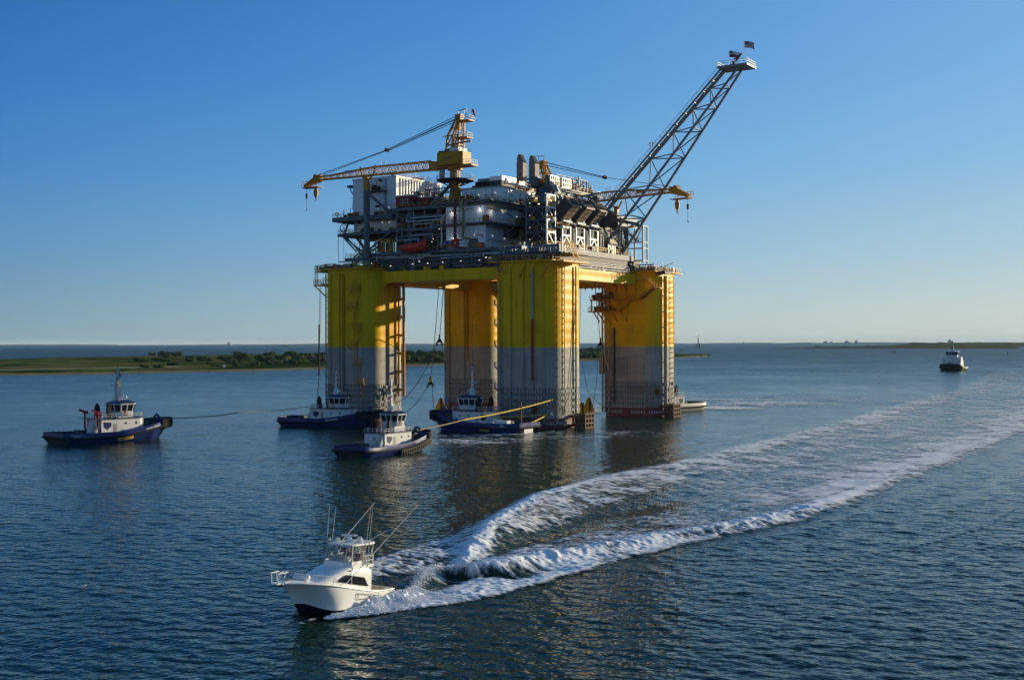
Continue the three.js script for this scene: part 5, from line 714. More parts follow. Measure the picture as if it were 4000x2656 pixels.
flag(64.0, 96.5, -13.4, 'flag with a blue band, white over red, lower at the boom tip', 4.4, 2.6, 1.75, txFlag);

// ---------------------------------------------------------------- tugs (own axes: x forward, z to starboard, y = 0 at the waterline)
const headingTurn = (hx, hd) => Math.atan2(hd, hx); // heading in (x, distance) -> rotation.y
const textTex = (lines, w, h, fg, bg, font = 'bold 64px sans-serif', gap = 70) => { const cv = document.createElement('canvas'); cv.width = w; cv.height = h; const c = cv.getContext('2d'); if (bg) { c.fillStyle = bg; c.fillRect(0, 0, w, h); } c.fillStyle = fg; c.font = font; c.textAlign = 'center'; c.textBaseline = 'middle'; lines.forEach((l, i) => c.fillText(l, w / 2, h / 2 + (i - (lines.length - 1) / 2) * gap)); const t = new THREE.CanvasTexture(cv); t.colorSpace = THREE.SRGBColorSpace; return t; };
function makeTug(o) {
  const t = thing(o.name ?? 'tug_boat', o.label, 'tug boat', [o.x, 0, -o.d], headingTurn(o.hx, o.hd), o.group ?? 'tugs around the platform');
  t.scale.setScalar(o.scale ?? 1);
  const L = 30, B = o.beam ?? 10.6, hb = (x) => { const s = (x + L / 2) / L; const aft = s < 0.12 ? 0.8 + 0.2 * Math.sqrt(Math.max(0, 1 - Math.pow((0.12 - s) / 0.12, 2))) : 1, fw = s > 0.62 ? Math.pow(Math.max(0, 1 - Math.pow((s - 0.62) / 0.38, 2.3)), 0.6) : 1; return B / 2 * aft * fw; };
  const sheer = (x) => { const s = (x + L / 2) / L; return 2.35 + 0.25 * Math.pow(Math.max(0, 0.25 - s) / 0.25, 2) + 2.1 * Math.pow(sstep(0.4, 1, s), 1.1); };
  const N = 44, xs = []; for (let i = 0; i <= N; i++) xs.push(-L / 2 + L * (1 - Math.cos(Math.PI * i / N)) / 2);
  const rings = xs.map((x) => { const b = Math.max(0.02, hb(x)), y = sheer(x), tum = 0.25 * sstep(-4, -13, x), pts = [[0.001, -1.6], [b * 0.6, -1.3], [b * 0.86 , -0.3], [b * 0.93, 0.4], [b, y - 1.25], [b + 0.02, y - 1.0], [b - tum * 0.6, y - 0.3], [b - tum, y], [Math.max(0.01, b - tum - 0.28), y], [Math.max(0.01, b - 0.3), y - 1.05]]; const bow = sstep(0.6, 1, (x + L / 2) / L); const f = (p, s) => V(x - bow * (1 - clamp((p[1] + 1.6) / (y + 1.6))) * 4.6 + (x < -13 ? 1.6 * (1 - clamp((p[1] + 0.6) / 1.6)) : 0), p[1], p[0] * s); return [...pts.slice().reverse().map((p) => f(p, -1)), ...pts.map((p) => f(p, 1))]; });
  const hullM = o.hull ?? plain(0.012, 0.026, 0.13, 0.32), hull = new THREE.Mesh(lofted(rings), hullM); hull.name = 'hull'; hull.castShadow = hull.receiveShadow = true; t.add(hull);
  const dk = mb(); for (let i = 0; i < N; i++) { const x0 = xs[i], x1 = xs[i + 1], y0 = sheer(x0) - 1, y1 = sheer(x1) - 1, b0 = Math.max(0.01, hb(x0) - 0.2), b1 = Math.max(0.01, hb(x1) - 0.2); dk.quad(V(x0, y0, b0), V(x1, y1, b1), V(x1, y1, -b1), V(x0, y0, -b0)); } { const b = hb(-L / 2); dk.quad(V(-L / 2 + 0.05, sheer(-15), b * 0.9), V(-L / 2 + 0.05, sheer(-15), -b * 0.9), V(-L / 2 + 1.6, -0.6, -b * 0.8), V(-L / 2 + 1.6, -0.6, b * 0.8)); } dk.build('main_deck', o.deck ?? M.steelDark, t);
  mb().quad(V(-L / 2 + 0.03, sheer(-15), -hb(-15) * 0.98), V(-L / 2 + 0.03, sheer(-15), hb(-15) * 0.98), V(-L / 2 + 0.03, 1.2, hb(-15) * 0.98), V(-L / 2 + 0.03, 1.2, -hb(-15) * 0.98)).build('transom', hullM, t);
  const side = (x, y, s, out = 0.05) => V(x, y, s * (Math.max(0.02, hb(x)) + out));
  // fenders
  const fe = mb(); for (const s of [-1, 1]) { const p = []; for (let i = 0; i <= N; i++) if (xs[i] < 14.9) p.push(side(xs[i], sheer(xs[i]) - 1.15 - (o.low ?? 0), s, 0.12)); fe.path(p, 0.24, 6); } fe.path([V(-15, sheer(-15) - 1.15, -hb(-15)), V(-15.1, sheer(-15) - 1.15, hb(-15))], 0.26, 6); fe.build('rubbing_strake', M.rubber, t);
  const bf = mb(); for (const [dy, r, from] of [[-0.1, 0.36, 9.2], [-0.85, 0.42, 9.6], [-1.6, 0.36, 10.4]]) { const p = []; for (const s of [-1, 1]) { const q = []; for (let i = 0; i <= N; i++) if (xs[i] > from) q.push(side(xs[i], sheer(xs[i]) + dy, s, 0.1)); if (s < 0) q.forEach((v) => p.push(v)); else q.reverse().forEach((v) => p.push(v)); } bf.path(p, r, 8); } if (o.bowFender !== false) bf.build('bow_fender', M.rubber, t);
  if (o.tyres) for (let k = 0; k < o.tyres; k++) { const x = lerp(-1.5, 12.6, k / (o.tyres - 1)), s = o.tyreSide ?? 1, e = 0.3, n = V(hb(x - e) - hb(x + e), 0, s * 2 * e).normalize(); mb().torus(side(x, sheer(x) - 2.1 + (x > 8 ? 0.1 : 0), s, 0.34), 0.58, 0.2, n, 16, 7).build('tyre_fender', M.tyre ??= mat(0.12, 0.105, 0.09, 0.85), t); }
  // deckhouse
  const white = o.house ?? M.white, d0 = 1.35, H1 = o.h1 ?? 4.3, a = o.aft ?? -5.2, f = o.fore ?? 6.6, hw = o.hw ?? 3.1, dh = sub(t, 'deckhouse');
  mb().extrude([[a, -hw], [f - 1.6, -hw], [f, -hw + 1.2], [f, hw - 1.2], [f - 1.6, hw], [a, hw]], d0, H1, (x, z, y) => V(x, y, -z)).build('house_wall', white, dh);
  mb().extrude([[a - 0.4, -hw - 0.3], [f - 1.5, -hw - 0.3], [f + 0.3, -hw + 1.1], [f + 0.3, hw - 1.1], [f - 1.5, hw + 0.3], [a - 0.4, hw + 0.3]], H1, H1 + 0.12, (x, z, y) => V(x, y, -z)).build('bridge_deck', o.roof ?? M.navy, dh);
  const pt = mb(); for (const s of [-1, 1]) for (const x of [1.2, 3.9]) pt.cyl(V(x, H1 - 1.1, s * (hw - 0.08)), V(x, H1 - 1.1, s * (hw + 0.04)), 0.26, 0.26, 12); pt.build('porthole', M.black, dh); for (const s of [-1, 1]) mb().box(-1.9, -1.1, d0 + 0.9, d0 + 2.7, s > 0 ? hw : -hw - 0.04, s > 0 ? hw + 0.04 : -hw).build('door', M.steelLight, dh); mb().box(a - 0.04, a, d0 + 0.8, d0 + 2.6, -0.6, 0.5).build('door', M.steelLight, dh);
  { const e = mb(), P = [[0, 0], [1.9, -0.15], [1.85, -1], [1.35, -1.25], [0.95, -1.8], [0.65, -1.45], [0.1, -1.3]]; for (const s of [-1, 1]) { const x0 = s > 0 ? -4.4 : -2.5; e.extrude(s > 0 ? P.slice().reverse() : P.slice().reverse(), 0, 0.05, (x, y, z) => V(x0 + x * (s > 0 ? 1 : -1) , H1 - 0.65 + y, s * (3.1 + z))); } e.build('emblem', M.navy, dh); }
  const r1 = mb(); r1.rail([V(a, H1 + 0.12, -3.2), V(a, H1 + 0.12, 3.2)], 1, 0.07, 1.2); for (const s of [-1, 1]) r1.rail([V(a, H1 + 0.12, s * 3.2), V(f - 1.6, H1 + 0.12, s * 3.2), V(f + 0.1, H1 + 0.12, s * 1.8)], 1, 0.07, 1.3); r1.build('railing', M.whitePipe, dh);
  mb().box(a - 1.2, a, d0, d0 + 1.8, -1, 1).build('store_locker', white, dh); stairs(dh, V(a - 1.5, d0, 2.4), V(a + 0.4, H1, 2.4), 0.8, M.whitePipe, 'x');
  // wheelhouse
  const wx = o.wx ?? 2, wb = H1 + 0.12 + (o.raise ?? 0.2), wt = wb + 2.75, wh = sub(t, 'wheelhouse'), oct = (rx, rz, y) => [[1, -0.45], [1, 0.45], [0.5, 1], [-0.6, 1], [-1, 0.6], [-1, -0.6], [-0.6, -1], [0.5, -1]].map(([i, j]) => V(wx + i * rx, y, j * rz));
  const R0 = oct(2.5, 2.25, wb), R1 = oct(2.55, 2.3, wb + 1.0), R2 = oct(3.0, 2.75, wt), fr = mb(), gl = mb(), n = 8;
  if (o.raise) mb().extrude([[wx - 2, -(o.tw ?? 1.9)], [wx + 2, -(o.tw ?? 1.9)], [wx + 2, o.tw ?? 1.9], [wx - 2, o.tw ?? 1.9]], H1 + 0.1, wb, (x, z, y) => V(x, y, -z)).build('house_trunk', white, wh);
  for (let i = 0; i < n; i++) { const j = (i + 1) % n; fr.quad(R0[j], R0[i], R1[i], R1[j]); const wide = R1[i].distanceTo(R1[j]), k = wide > 1.9 ? 2 : 1; for (let m = 0; m < k; m++) { const A = R1[i].clone().lerp(R1[j], m / k), Bq = R1[i].clone().lerp(R1[j], (m + 1) / k), C = R2[i].clone().lerp(R2[j], (m + 1) / k), D = R2[i].clone().lerp(R2[j], m / k); fr.bar(A, D, 0.2); const cx = (p) => p.clone().lerp(A.clone().add(Bq).add(C).add(D).multiplyScalar(0.25), 0.1); mb().quad(cx(Bq), cx(A), cx(D), cx(C)).build('pane', M.glass, wh); } fr.beam(R2[i], R2[j], 0.2, 0.3).beam(R1[i], R1[j], 0.14, 0.2); }
  fr.build('wheelhouse_frame', white, wh); mb().extrude([[wx - 2.3, -2], [wx + 2.3, -2], [wx + 2.3, 2], [wx - 2.3, 2]], wb + 0.9, wb + 1.0, (x, z, y) => V(x, y, -z)).build('console', M.steelDark, wh);
  const rf = mb(), T0 = oct(3.25, 3, wt + 0.14), T1 = oct(1.7, 1.5, wt + 0.75); for (let i = 0; i < n; i++) { const j = (i + 1) % n; rf.quad(T0[j], T0[i], T1[i], T1[j]); rf.tri(T1[j], T1[i], V(wx, wt + 0.78, 0)); rf.tri(T0[i], T0[j], V(wx, wt + 0.1, 0)); } rf.build('roof', o.roof ?? M.navy, wh); mb().torus(V(wx - 0.4, wb + 0.6, 2.46), 0.42, 0.1, V(0, 0, 1), 14, 6).build('life_ring', M.redPaint, wh);
  if (o.wide) { wh.scale.set(1.3, 1.2, o.wide); wh.position.set(-0.3 * wx, -0.2 * wb, 0); }
  // mast
  const ms = sub(t, 'mast'), m0 = mb(), my = wt + 0.6, mh = o.mast ?? 7.2, mx = wx - 0.9; const mw = o.mw ?? 0.4; m0.beam(V(mx, my - 0.4, 0), V(mx, my + 1.8, 0), 1.0, 0.9).beam(V(mx, my + 1.6, 0), V(mx, my + mh * 0.6, 0), mw * 1.2, mw * 1.2).beam(V(mx, my + mh * 0.6, 0), V(mx, my + mh, 0), mw * 0.8, mw * 0.8); m0.bar(V(mx, my + mh * 0.42, -1.5), V(mx, my + mh * 0.42, 1.5), 0.14).bar(V(mx - 1.7, my + mh * 0.5, 0), V(mx, my + mh * 0.5, 0), 0.2).bar(V(mx, my + mh * 0.72, -0.8), V(mx, my + mh * 0.72, 0.8), 0.12).bar(V(mx, my + mh * 0.9, -0.5), V(mx, my + mh * 0.9, 0.5), 0.12).bar(V(mx + 0.7, my + mh * 0.3, 0), V(mx, my + mh * 0.3, 0), 0.14); m0.build('mast_pole', o.mastMat ?? M.white, ms);
  const fit = mb(); for (let k = 0; k < 7; k++) fit.cbox(mx + (k % 2 ? 0.4 : -0.4), my + 2.2 + k * mh * 0.1, (k % 3 - 1) * 0.5, 0.26, 0.3, 0.26); fit.cyl(V(mx, my + mh, 0), V(mx, my + mh + 1.2, 0), 0.05).cyl(V(mx, my + mh * 0.7, 0.7), V(mx, my + mh * 0.95, 0.7), 0.05); fit.build('mast_lights', M.steelDark, ms); mb().cbox(mx + 0.8, my + 1.3, 0, 0.3, 0.25, 2).ball(V(mx + 1.2, my + 0.9, 1.3), 0.36, 10, 6).build('radar', M.gel, ms); mb().rail([V(wx - 1.5, my, -1.4), V(wx - 1.5, my, 1.4), V(wx + 1.4, my, 1.4), V(wx + 1.4, my, -1.4)], 0.9, 0.06, 1).build('roof_railing', M.whitePipe, ms);
  // funnels, winches, towing gear
  for (const s of [-1, 1]) { const fx = wx - 4.6; mb().extrude([[-0.7, 0], [0.7, 0], [0.35, 2.6], [-0.2, 3.4], [-0.65, 2.4]], -0.32, 0.32, (x, y, z) => V(fx + x, H1 + 0.1 + y, s * 2.5 + z)).build('funnel', o.funnel ?? M.black, t); }
  const wn = sub(t, 'winch'), w = mb(); w.cyl(V(8.8, 3, -1.6), V(8.8, 3, 1.6), 0.95, 0.95, 14).cyl(V(8.8, 3, -1.75), V(8.8, 3, -1.6), 1.3, 1.3, 14).cyl(V(8.8, 3, 1.6), V(8.8, 3, 1.75), 1.3, 1.3, 14).cbox(8.8, 2.2, 0, 1.4, 0.7, 3.6).cyl(V(-9, 2.2, -1), V(-9, 2.2, 1), 0.7, 0.7, 12).cbox(-9, 1.6, 0, 1.6, 0.6, 2.6); w.build('winch_drum', M.steelDark, wn); const st = mb(); st.cyl(V(11.4, 2.6, -0.9), V(11.4, 4.6, -0.9), 0.26).cyl(V(11.4, 2.6, 0.9), V(11.4, 4.6, 0.9), 0.26).torus(V(11.4, 4.5, 0), 0.9, 0.26, V(1, 0, 0), 12, 7, Math.PI); st.build('towing_staple', M.navy, t);
  const bo = mb(); for (const x of [-12.6, -11, 4]) for (const s of [-1, 1]) bo.cyl(V(x, sheer(x) - 1, s * (hb(x) - 1)), V(x, sheer(x) + 0.15, s * (hb(x) - 1)), 0.22, 0.22, 8); bo.build('bollard', M.steelDark, t, 'stuff');
  const decal = (x0, x1, dy0, dy1, s, tex, nm) => { const P = [], K = 14, A = o.abs; for (let j = 0; j < 2; j++) { const r = []; for (let i = 0; i <= K; i++) { const x = s > 0 ? lerp(x0, x1, i / K) : lerp(x1, x0, i / K); r.push(side(x, sheer(x) + (j ? dy1 : dy0), s, 0.06)); } P.push(r); } const m = new THREE.Mesh(lofted(P), new THREE.MeshStandardMaterial({ map: tex, roughness: 0.5, transparent: true })); m.name = nm; t.add(m); };
  for (const [x0, x1, dy0, dy1, s, tex, nm] of o.decals ?? []) decal(x0, x1, dy0, dy1, s, tex, nm);
  if (o.monitors) for (const s of [-1, 1]) { const g = sub(t, 'fire_monitor'), z = s * 2.7, x = a - 0.5, b = mb(); b.path([V(x + 0.6, d0 + 1, z), V(x - 0.2, d0 + 1.6, z), V(x - 0.2, H1 + 1.2, z), V(x - 0.2, H1 + 1.5, z)], 0.22, 8).beam(V(x + 0.4, H1 + 1.4, z), V(x - 1.6, H1 + 2.1, z), 0.4, 0.45).cbox(x, H1 + 1.5, z, 0.9, 0.6, 0.7); b.build('monitor_gun', M.redPaint, g); mb().box(x - 1.2, x + 1, H1 + 0.05, H1 + 0.16, z - 1.2, z + 1.2).build('monitor_platform', M.steelLight, g); }
  if (o.flag) { const cv = document.createElement('canvas'); cv.width = 256; cv.height = 160; usFlag(cv.getContext('2d')); const tx = new THREE.CanvasTexture(cv); tx.colorSpace = THREE.SRGBColorSpace; const p = new THREE.PlaneGeometry(1.7, 1.1, 8, 4), q = p.attributes.position; for (let i = 0; i < q.count; i++) { const u = q.getX(i) / 1.7 + 0.5; q.setXYZ(i, -q.getX(i) - 0.85, q.getY(i) - 0.3 * u * u, 0.15 * Math.sin(u * 6)); } p.computeVertexNormals(); const m = new THREE.Mesh(p, new THREE.MeshStandardMaterial({ map: tx, roughness: 0.8, side: THREE.DoubleSide })); m.name = 'ensign'; m.position.set(mx - 0.1, my + mh * 0.42, 0); t.add(m); }
  return t;
}
const ink = 'rgba(225,230,240,0.92)';
makeTug({ label: 'blue tug with red fire monitors and RESCUE on its side, at the far left', x: -89, d: 271, hx: 0.645, hd: 0.764, h1: 5.1, mast: 7.4, monitors: true, raise: 0.4, wx: 2, aft: -5, mastMat: mat(0.52, 0.51, 0.53, 0.5), mw: 0.85, scale: 0.97,
  decals: [[4.6, 12.2, -1.0, -0.35, 1, textTex(['SIGNET CONSTELLATION'], 1024, 96, ink, null, 'bold 76px sans-serif'), 'name_lettering'], [-2.2, 1.8, -2.05, -1.4, 1, textTex(['RESCUE'], 512, 96, '#2a2410', '#c79a14', 'bold 84px sans-serif'), 'rescue_plate'], [-14, -10.5, -0.9, -0.2, 1, textTex(['SIGNET CONSTELLATION', 'INGLESIDE, TX'], 1024, 200, ink, null, 'bold 64px sans-serif', 90), 'stern_lettering']] });
makeTug({ label: 'blue tug lying bow-on to the left column of the platform', x: -46.8, d: 316, hx: 0.94, hd: -0.34, h1: 4.9, mast: 6.6, scale: 0.94, decals: [[0, 5, -0.95, -0.4, 1, textTex(['SIGNET RELIANCE'], 1024, 110, ink, null, 'bold 96px sans-serif'), 'name_lettering']] });
makeTug({ label: 'blue tug with a row of tyre fenders and a striped ensign, nearest to the camera', x: -24.4, d: 239, hx: 0.54, hd: 0.84, h1: 4.9, raise: 1.4, mast: 7.8, scale: 0.82, tyres: 17, flag: true, decals: [[3.2, 9.2, -0.95, -0.3, 1, textTex(['SIGNET MAGIC'], 1024, 130, ink, null, 'bold 116px sans-serif'), 'name_lettering'], [-14.2, -11, -0.9, -0.2, 1, textTex(['SIGNET MAGIC', 'INGLESIDE, TX'], 1024, 220, ink, null, 'bold 80px sans-serif', 100), 'stern_lettering']] });
{ const t = makeTug({ label: 'blue tug pointing left before the front column, yellow lines at its stern', x: -7.9, d: 297.4, hx: -0.81, hd: 0.584, h1: 4.9, mast: 7, aft: -3.4, fore: 7.2, wx: 3.2, scale: 1.0, decals: [[-6.6, -4, -1.9, -1.1, -1, textTex(['RESCUE'], 512, 150, '#3a3010', '#a8862a', 'bold 110px sans-serif'), 'rescue_plate'], [-12.4, -9, -0.9, -0.1, -1, textTex(['SIGNET', 'INGLESIDE, TX'], 1024, 240, ink, null, 'bold 84px sans-serif', 100), 'stern_lettering']] }); mb().box(-10.6, -7.2, 1.5, 3, -3.4, -1.8).build('deck_box', M.gel, t); mb().bar(V(-13.8, 1.4, -2), V(-13.8, 7.4, -2), 0.26).build('stern_post', M.rust, t); mb().box(-15.12, -15.06, 0.1, 1.1, -2.6, 1).build('stern_panel', M.gel, t); }
makeTug({ label: 'pale hulled tug half hidden behind the right column, only its stern showing', x: 48.6, d: 381.5, hx: -0.7, hd: -0.71, hull: mat(0.62, 0.56, 0.48, 0.5), bowFender: false, h1: 4.6, wx: 3, group: 'tugs around the platform', roof: M.white, scale: 1 });
makeTug({ label: 'dark hulled tug with a white tiered house coming on alone at the far right', x: 330, d: 908, hx: -0.5, hd: -0.866, hull: mat(0.035, 0.035, 0.035, 0.6), roof: M.white, h1: 6.6, raise: 2.2, tw: 4, hw: 5.6, wide: 1.45, mast: 6.8, mw: 0.7, beam: 14.6, scale: 1.16, mastMat: M.steelDark, group: 'tugs around the platform' });

// ---------------------------------------------------------------- white sport fishing boat (x forward, z to starboard)
const BOAT = { x: -14.75, d: 97.6, hx: -0.507, hd: -0.862, trim: 0.062 };
const boat = thing('motor_boat', 'white sport fishing boat with a flybridge speeding toward the lower left', 'motor boat', [BOAT.x, 0.42, -BOAT.d], headingTurn(BOAT.hx, BOAT.hd));
boat.rotation.order = 'YZX'; boat.rotation.z = BOAT.trim;
const onBoat = (v) => { boat.updateMatrixWorld(true); return v.clone().applyMatrix4(boat.matrixWorld); };
{
  const sh = (x) => { const s = (x + 6) / 12; return 0.98 + 0.06 * s + 1.42 * Math.pow(sstep(0.12, 0.98, s), 0.85); };
  const bt = (x) => { const s = (x + 6) / 12; return 2.1 * (s < 0.5 ? 0.97 + 0.06 * s : Math.pow(Math.max(0, 1 - Math.pow((s - 0.5) / 0.5, 2.5)), 0.72)); };
  const N = 40, xs = []; for (let i = 0; i <= N; i++) xs.push(-6 + 12 * Math.pow(i / N, 0.9));
  const sec = (x) => { const s = (x + 6) / 12, b = Math.max(0.02, bt(x)), y = sh(x), fl = sstep(0.55, 1, s), yc = -0.05 + 0.75 * Math.pow(fl, 1.6), bc = b * lerp(0.92, 0.22, fl), yk = -0.85 + 0.5 * Math.pow(fl, 2.4), rake = 2.5 * fl; const px = (yy) => x - rake * Math.pow(clamp((y - yy) / (y - yk)), 0.9); return { b, y, yc, bc, yk, px }; };
  const up = xs.map((x) => { const q = sec(x), r = []; for (const s of [-1, 1]) { const p = []; for (let k = 0; k <= 7; k++) { const t = k / 7, yy = lerp(q.yc, q.y - 0.09, t), bb = lerp(q.bc, q.b, Math.pow(t, lerp(0.8, 1.7, sstep(0.5, 1, (x + 6) / 12)))); p.push(V(q.px(yy), yy, s * Math.max(0.005, bb))); } r.push(...(s < 0 ? p.reverse() : p)); } return r; });
  const top = up.map((r) => r.slice(0, 8)), star = up.map((r) => r.slice(8));
  const hullMat = M.gel, geoms = [lofted(top), lofted(star)]; const hb = mb(); geoms.forEach((g) => hb.geo(g)); { const q = sec(-6); hb.quad(V(-6, q.yc, q.bc), V(-6, q.yc, -q.bc), V(-6, q.y - 0.09, -q.b), V(-6, q.y - 0.09, q.b)); } hb.build('hull', hullMat, boat);
  const bot = xs.map((x) => { const q = sec(x), r = []; for (let k = -4; k <= 4; k++) { const t = Math.abs(k) / 4, yy = lerp(q.yk, q.yc, Math.pow(t, 1.2)); r.push(V(q.px(yy), yy, Math.sign(k) * q.bc * t)); } return r; });
  const bm = mb(); bm.geo(lofted(bot)); bm.build('bottom', plain(0.006, 0.008, 0.02, 0.35), boat); const sp = mb(); for (const s of [-1, 1]) { const p = xs.slice(0, 39).map((x) => { const q = sec(x); return V(q.px(q.yc), q.yc, s * (q.bc + 0.02)); }); sp.path(p, 0.035, 5); } sp.build('chine_stripe', plain(0.01, 0.012, 0.04, 0.4), boat); const rb = mb(); for (const s of [-1, 1]) rb.path(xs.map((x) => V(x + 0.02, sh(x) - 0.06, s * (bt(x) + 0.01))), 0.06, 6); rb.build('rub_rail', M.gel, boat);
  const dk = mb(); for (let i = 0; i < N; i++) { const a = xs[i], b = xs[i + 1]; if (b < -2.6) continue; const c = (x) => 0.14 * sstep(-2, 2, x); dk.quad(V(a, sh(a) + c(a), 0), V(a, sh(a) - 0.02, bt(a)), V(b, sh(b) - 0.02, bt(b)), V(b, sh(b) + c(b), 0)); dk.quad(V(a, sh(a) - 0.02, -bt(a)), V(a, sh(a) + c(a), 0), V(b, sh(b) + c(b), 0), V(b, sh(b) - 0.02, -bt(b))); } dk.build('foredeck', M.gel, boat);
  const cp = mb(); cp.box(-5.9, -2.6, 0.28, 0.34, -1.8, 1.8); for (const s of [-1, 1]) { cp.hexa([V(-6, 0.94, s * 1.96 + 0.14), V(-2.6, 1.02, s * 2 + 0.14), V(-2.6, 1.02, s * 1.7 - 0.14), V(-6, 0.94, s * 1.7 - 0.14), V(-6, 1.0, s * 1.96 + 0.12), V(-2.6, 1.08, s * 2 + 0.12), V(-2.6, 1.08, s * 1.7 - 0.12), V(-6, 1.0, s * 1.7 - 0.12)]); } cp.box(-6, -5.6, 0.9, 1.0, -1.9, 1.9); cp.build('cockpit', mat(0.5, 0.46, 0.38, 0.6), boat); mb().quad(V(-5.6, 0.34, -1.7), V(-2.6, 0.34, -1.7), V(-2.6, 1, -1.7), V(-5.6, 1, -1.7)).build('cockpit_liner', M.gel, boat);
  // cabin, flowing up from the foredeck to the flybridge
  const st = [[3.15, 0.02, 0.7, 0.5], [2.6, 0.24, 1.1, 0.75], [1.9, 0.55, 1.42, 1.0], [1.0, 0.95, 1.6, 1.18], [0.1, 1.33, 1.68, 1.3], [-0.5, 1.56, 1.7, 1.36], [-0.9, 1.68, 1.7, 1.38], [-2, 1.86, 1.7, 1.42], [-3.0, 1.86, 1.7, 1.44], [-3.25, 1.82, 1.7, 1.44]];
  const EV = [[0, 1], [0.55, 0.93], [0.8, 0.76], [0.93, 0.4], [1, 0]];
  const cab = st.map(([x, h, b0, b1]) => { const y0 = sh(x) - 0.05, r = []; for (const [t, e] of EV) r.push(V(x, y0 + h * t, -lerp(b1, b0, e))); r.push(V(x, y0 + h * 1.02, -b1 * 0.5), V(x, y0 + h * 1.03, 0), V(x, y0 + h * 1.02, b1 * 0.5)); for (const [t, e] of EV.slice().reverse()) r.push(V(x, y0 + h * t, lerp(b1, b0, e))); return r; });
  const cb = mb(); cb.geo(lofted(cab)); { const r = cab[cab.length - 1]; for (let i = 1; i < r.length - 1; i++) cb.tri(r[0], r[i + 1], r[i]); } cb.build('cabin', M.gel, boat);
  const sideAt = (x, y, s) => { const y0 = sh(x) - 0.05, i = st.findIndex((q) => q[0] <= x), A = st[i - 1], Bq = st[i], k = (x - A[0]) / (Bq[0] - A[0]), h = lerp(A[1], Bq[1], k), b0 = lerp(A[2], Bq[2], k), b1 = lerp(A[3], Bq[3], k), t = clamp(y / h); let j = 1; while (j < EV.length - 1 && t > EV[j][0]) j++; const e = lerp(EV[j - 1][1], EV[j][1], (t - EV[j - 1][0]) / (EV[j][0] - EV[j - 1][0])); return V(x, y0 + y, s * (lerp(b1, b0, e) + 0.06)); };
  for (const s of [-1, 1]) { const topY = (x) => Math.min(0.3 + 0.7 * sstep(1.5, -0.1, x), 0.3 + 0.72 * sstep(-2.9, -2.15, x)) , rows = []; for (let j = 0; j <= 4; j++) { const r = []; for (let i = 0; i <= 22; i++) { const x = lerp(1.68, -2.85, i / 22); r.push(sideAt(x, lerp(0.34, Math.max(0.35, topY(x)), j / 4), s)); } rows.push(r); } const w = mb(); w.geo(lofted(rows)); w.build('cabin_window', plain(0.006, 0.006, 0.008, 0.12, 0, { specularIntensity: 1 }), boat); mb().path([sideAt(-0.55, 0.3, s), sideAt(-0.55, 0.6, s), sideAt(-0.55, 1.0, s)], 0.035, 5).build('window_bar', M.gel, boat); if (s < 0) mb().cyl(sideAt(-0.5, 1.36, s), sideAt(-0.5, 1.36, s).add(V(0, 0, -0.03)), 0.08).build('side_vent', M.black, boat); }
  // flybridge: coaming, clear enclosure, seats, hardtop and its legs
  const fb = sub(boat, 'flybridge'), y0 = 3.12, co = mb(); co.extrude([[-3.9, -1.4], [-0.9, -1.4], [-0.45, -1.0], [-0.45, 1.0], [-0.9, 1.4], [-3.9, 1.4]], y0 - 0.2, y0, (x, z, y) => V(x, y, -z)); co.build('bridge_floor', M.gel, fb); const wall = mb(), w0 = [[-2.2, -1.42], [-0.9, -1.42], [-0.42, -1.0], [-0.42, 1.0], [-0.9, 1.42], [-2.2, 1.42]]; for (let i = 0; i < 5; i++) { const [a, b] = w0[i], [c, d] = w0[i + 1]; wall.beam(V(a, y0 + 0.16, b), V(c, y0 + 0.16, d), 0.06, 0.5); } wall.build('coaming', M.gel, fb);
  const wt = [[-2.3, -1.26], [-1.15, -1.26], [-0.85, -0.95], [-0.85, 0.95], [-1.15, 1.26], [-2.3, 1.26]], clear = new THREE.MeshPhysicalMaterial({ transmission: 1, thickness: 0, roughness: 0.06, ior: 1.4 }); clear.color.setRGB(0.8, 0.86, 0.9);
  const fm = mb(); for (let i = 0; i < 5; i++) { const A = V(w0[i][0], y0 + 0.42, w0[i][1]), Bq = V(w0[i + 1][0], y0 + 0.42, w0[i + 1][1]), C = V(wt[i + 1][0], y0 + 1.58, wt[i + 1][1]), D = V(wt[i][0], y0 + 1.58, wt[i][1]); if (i > 0 && i < 5) { if (i < 4) { const k = i === 2 ? 2 : 1; for (let m = 0; m < k; m++) { const q = (a, b) => a.clone().lerp(b, m / k), q2 = (a, b) => a.clone().lerp(b, (m + 1) / k); mb().quad(q(A, Bq), q2(A, Bq), q2(D, C), q(D, C)).build('clear_curtain', clear, fb); fm.bar(q(A, Bq), q(D, C), 0.07); } fm.beam(D, C, 0.06, 0.12).beam(A, Bq, 0.05, 0.08); } } } fm.bar(V(w0[4][0], y0 + 0.42, w0[4][1]), V(wt[4][0], y0 + 1.58, wt[4][1]), 0.07); for (const s of [-1, 1]) mb().quad(V(-0.92, y0 + 0.42, s * 1.43), V(-1.7, y0 + 0.42, s * 1.43), V(-1.8, y0 + 1.58, s * 1.27), V(-1.16, y0 + 1.58, s * 1.27)).build('clear_curtain', clear, fb); fm.build('curtain_frame', plain(0.32, 0.36, 0.42, 0.5), fb);
  mb().box(-1.5, -0.95, y0, y0 + 0.78, -0.95, 0.95).build('helm_console', mat(0.6, 0.56, 0.48, 0.5), fb); mb().box(-2.5, -2.1, y0, y0 + 0.65, -0.35, 0.35).box(-2.55, -2.4, y0 + 0.6, y0 + 1.05, -0.35, 0.35).build('helm_seat', mat(0.6, 0.56, 0.48, 0.6), fb); const br = mb(); br.rail([V(-2.4, y0, -1.38), V(-3.8, y0, -1.38), V(-3.8, y0, 1.38), V(-2.4, y0, 1.38)], 0.72, 0.05, 0.7); br.build('bridge_railing', M.whitePipe, fb);
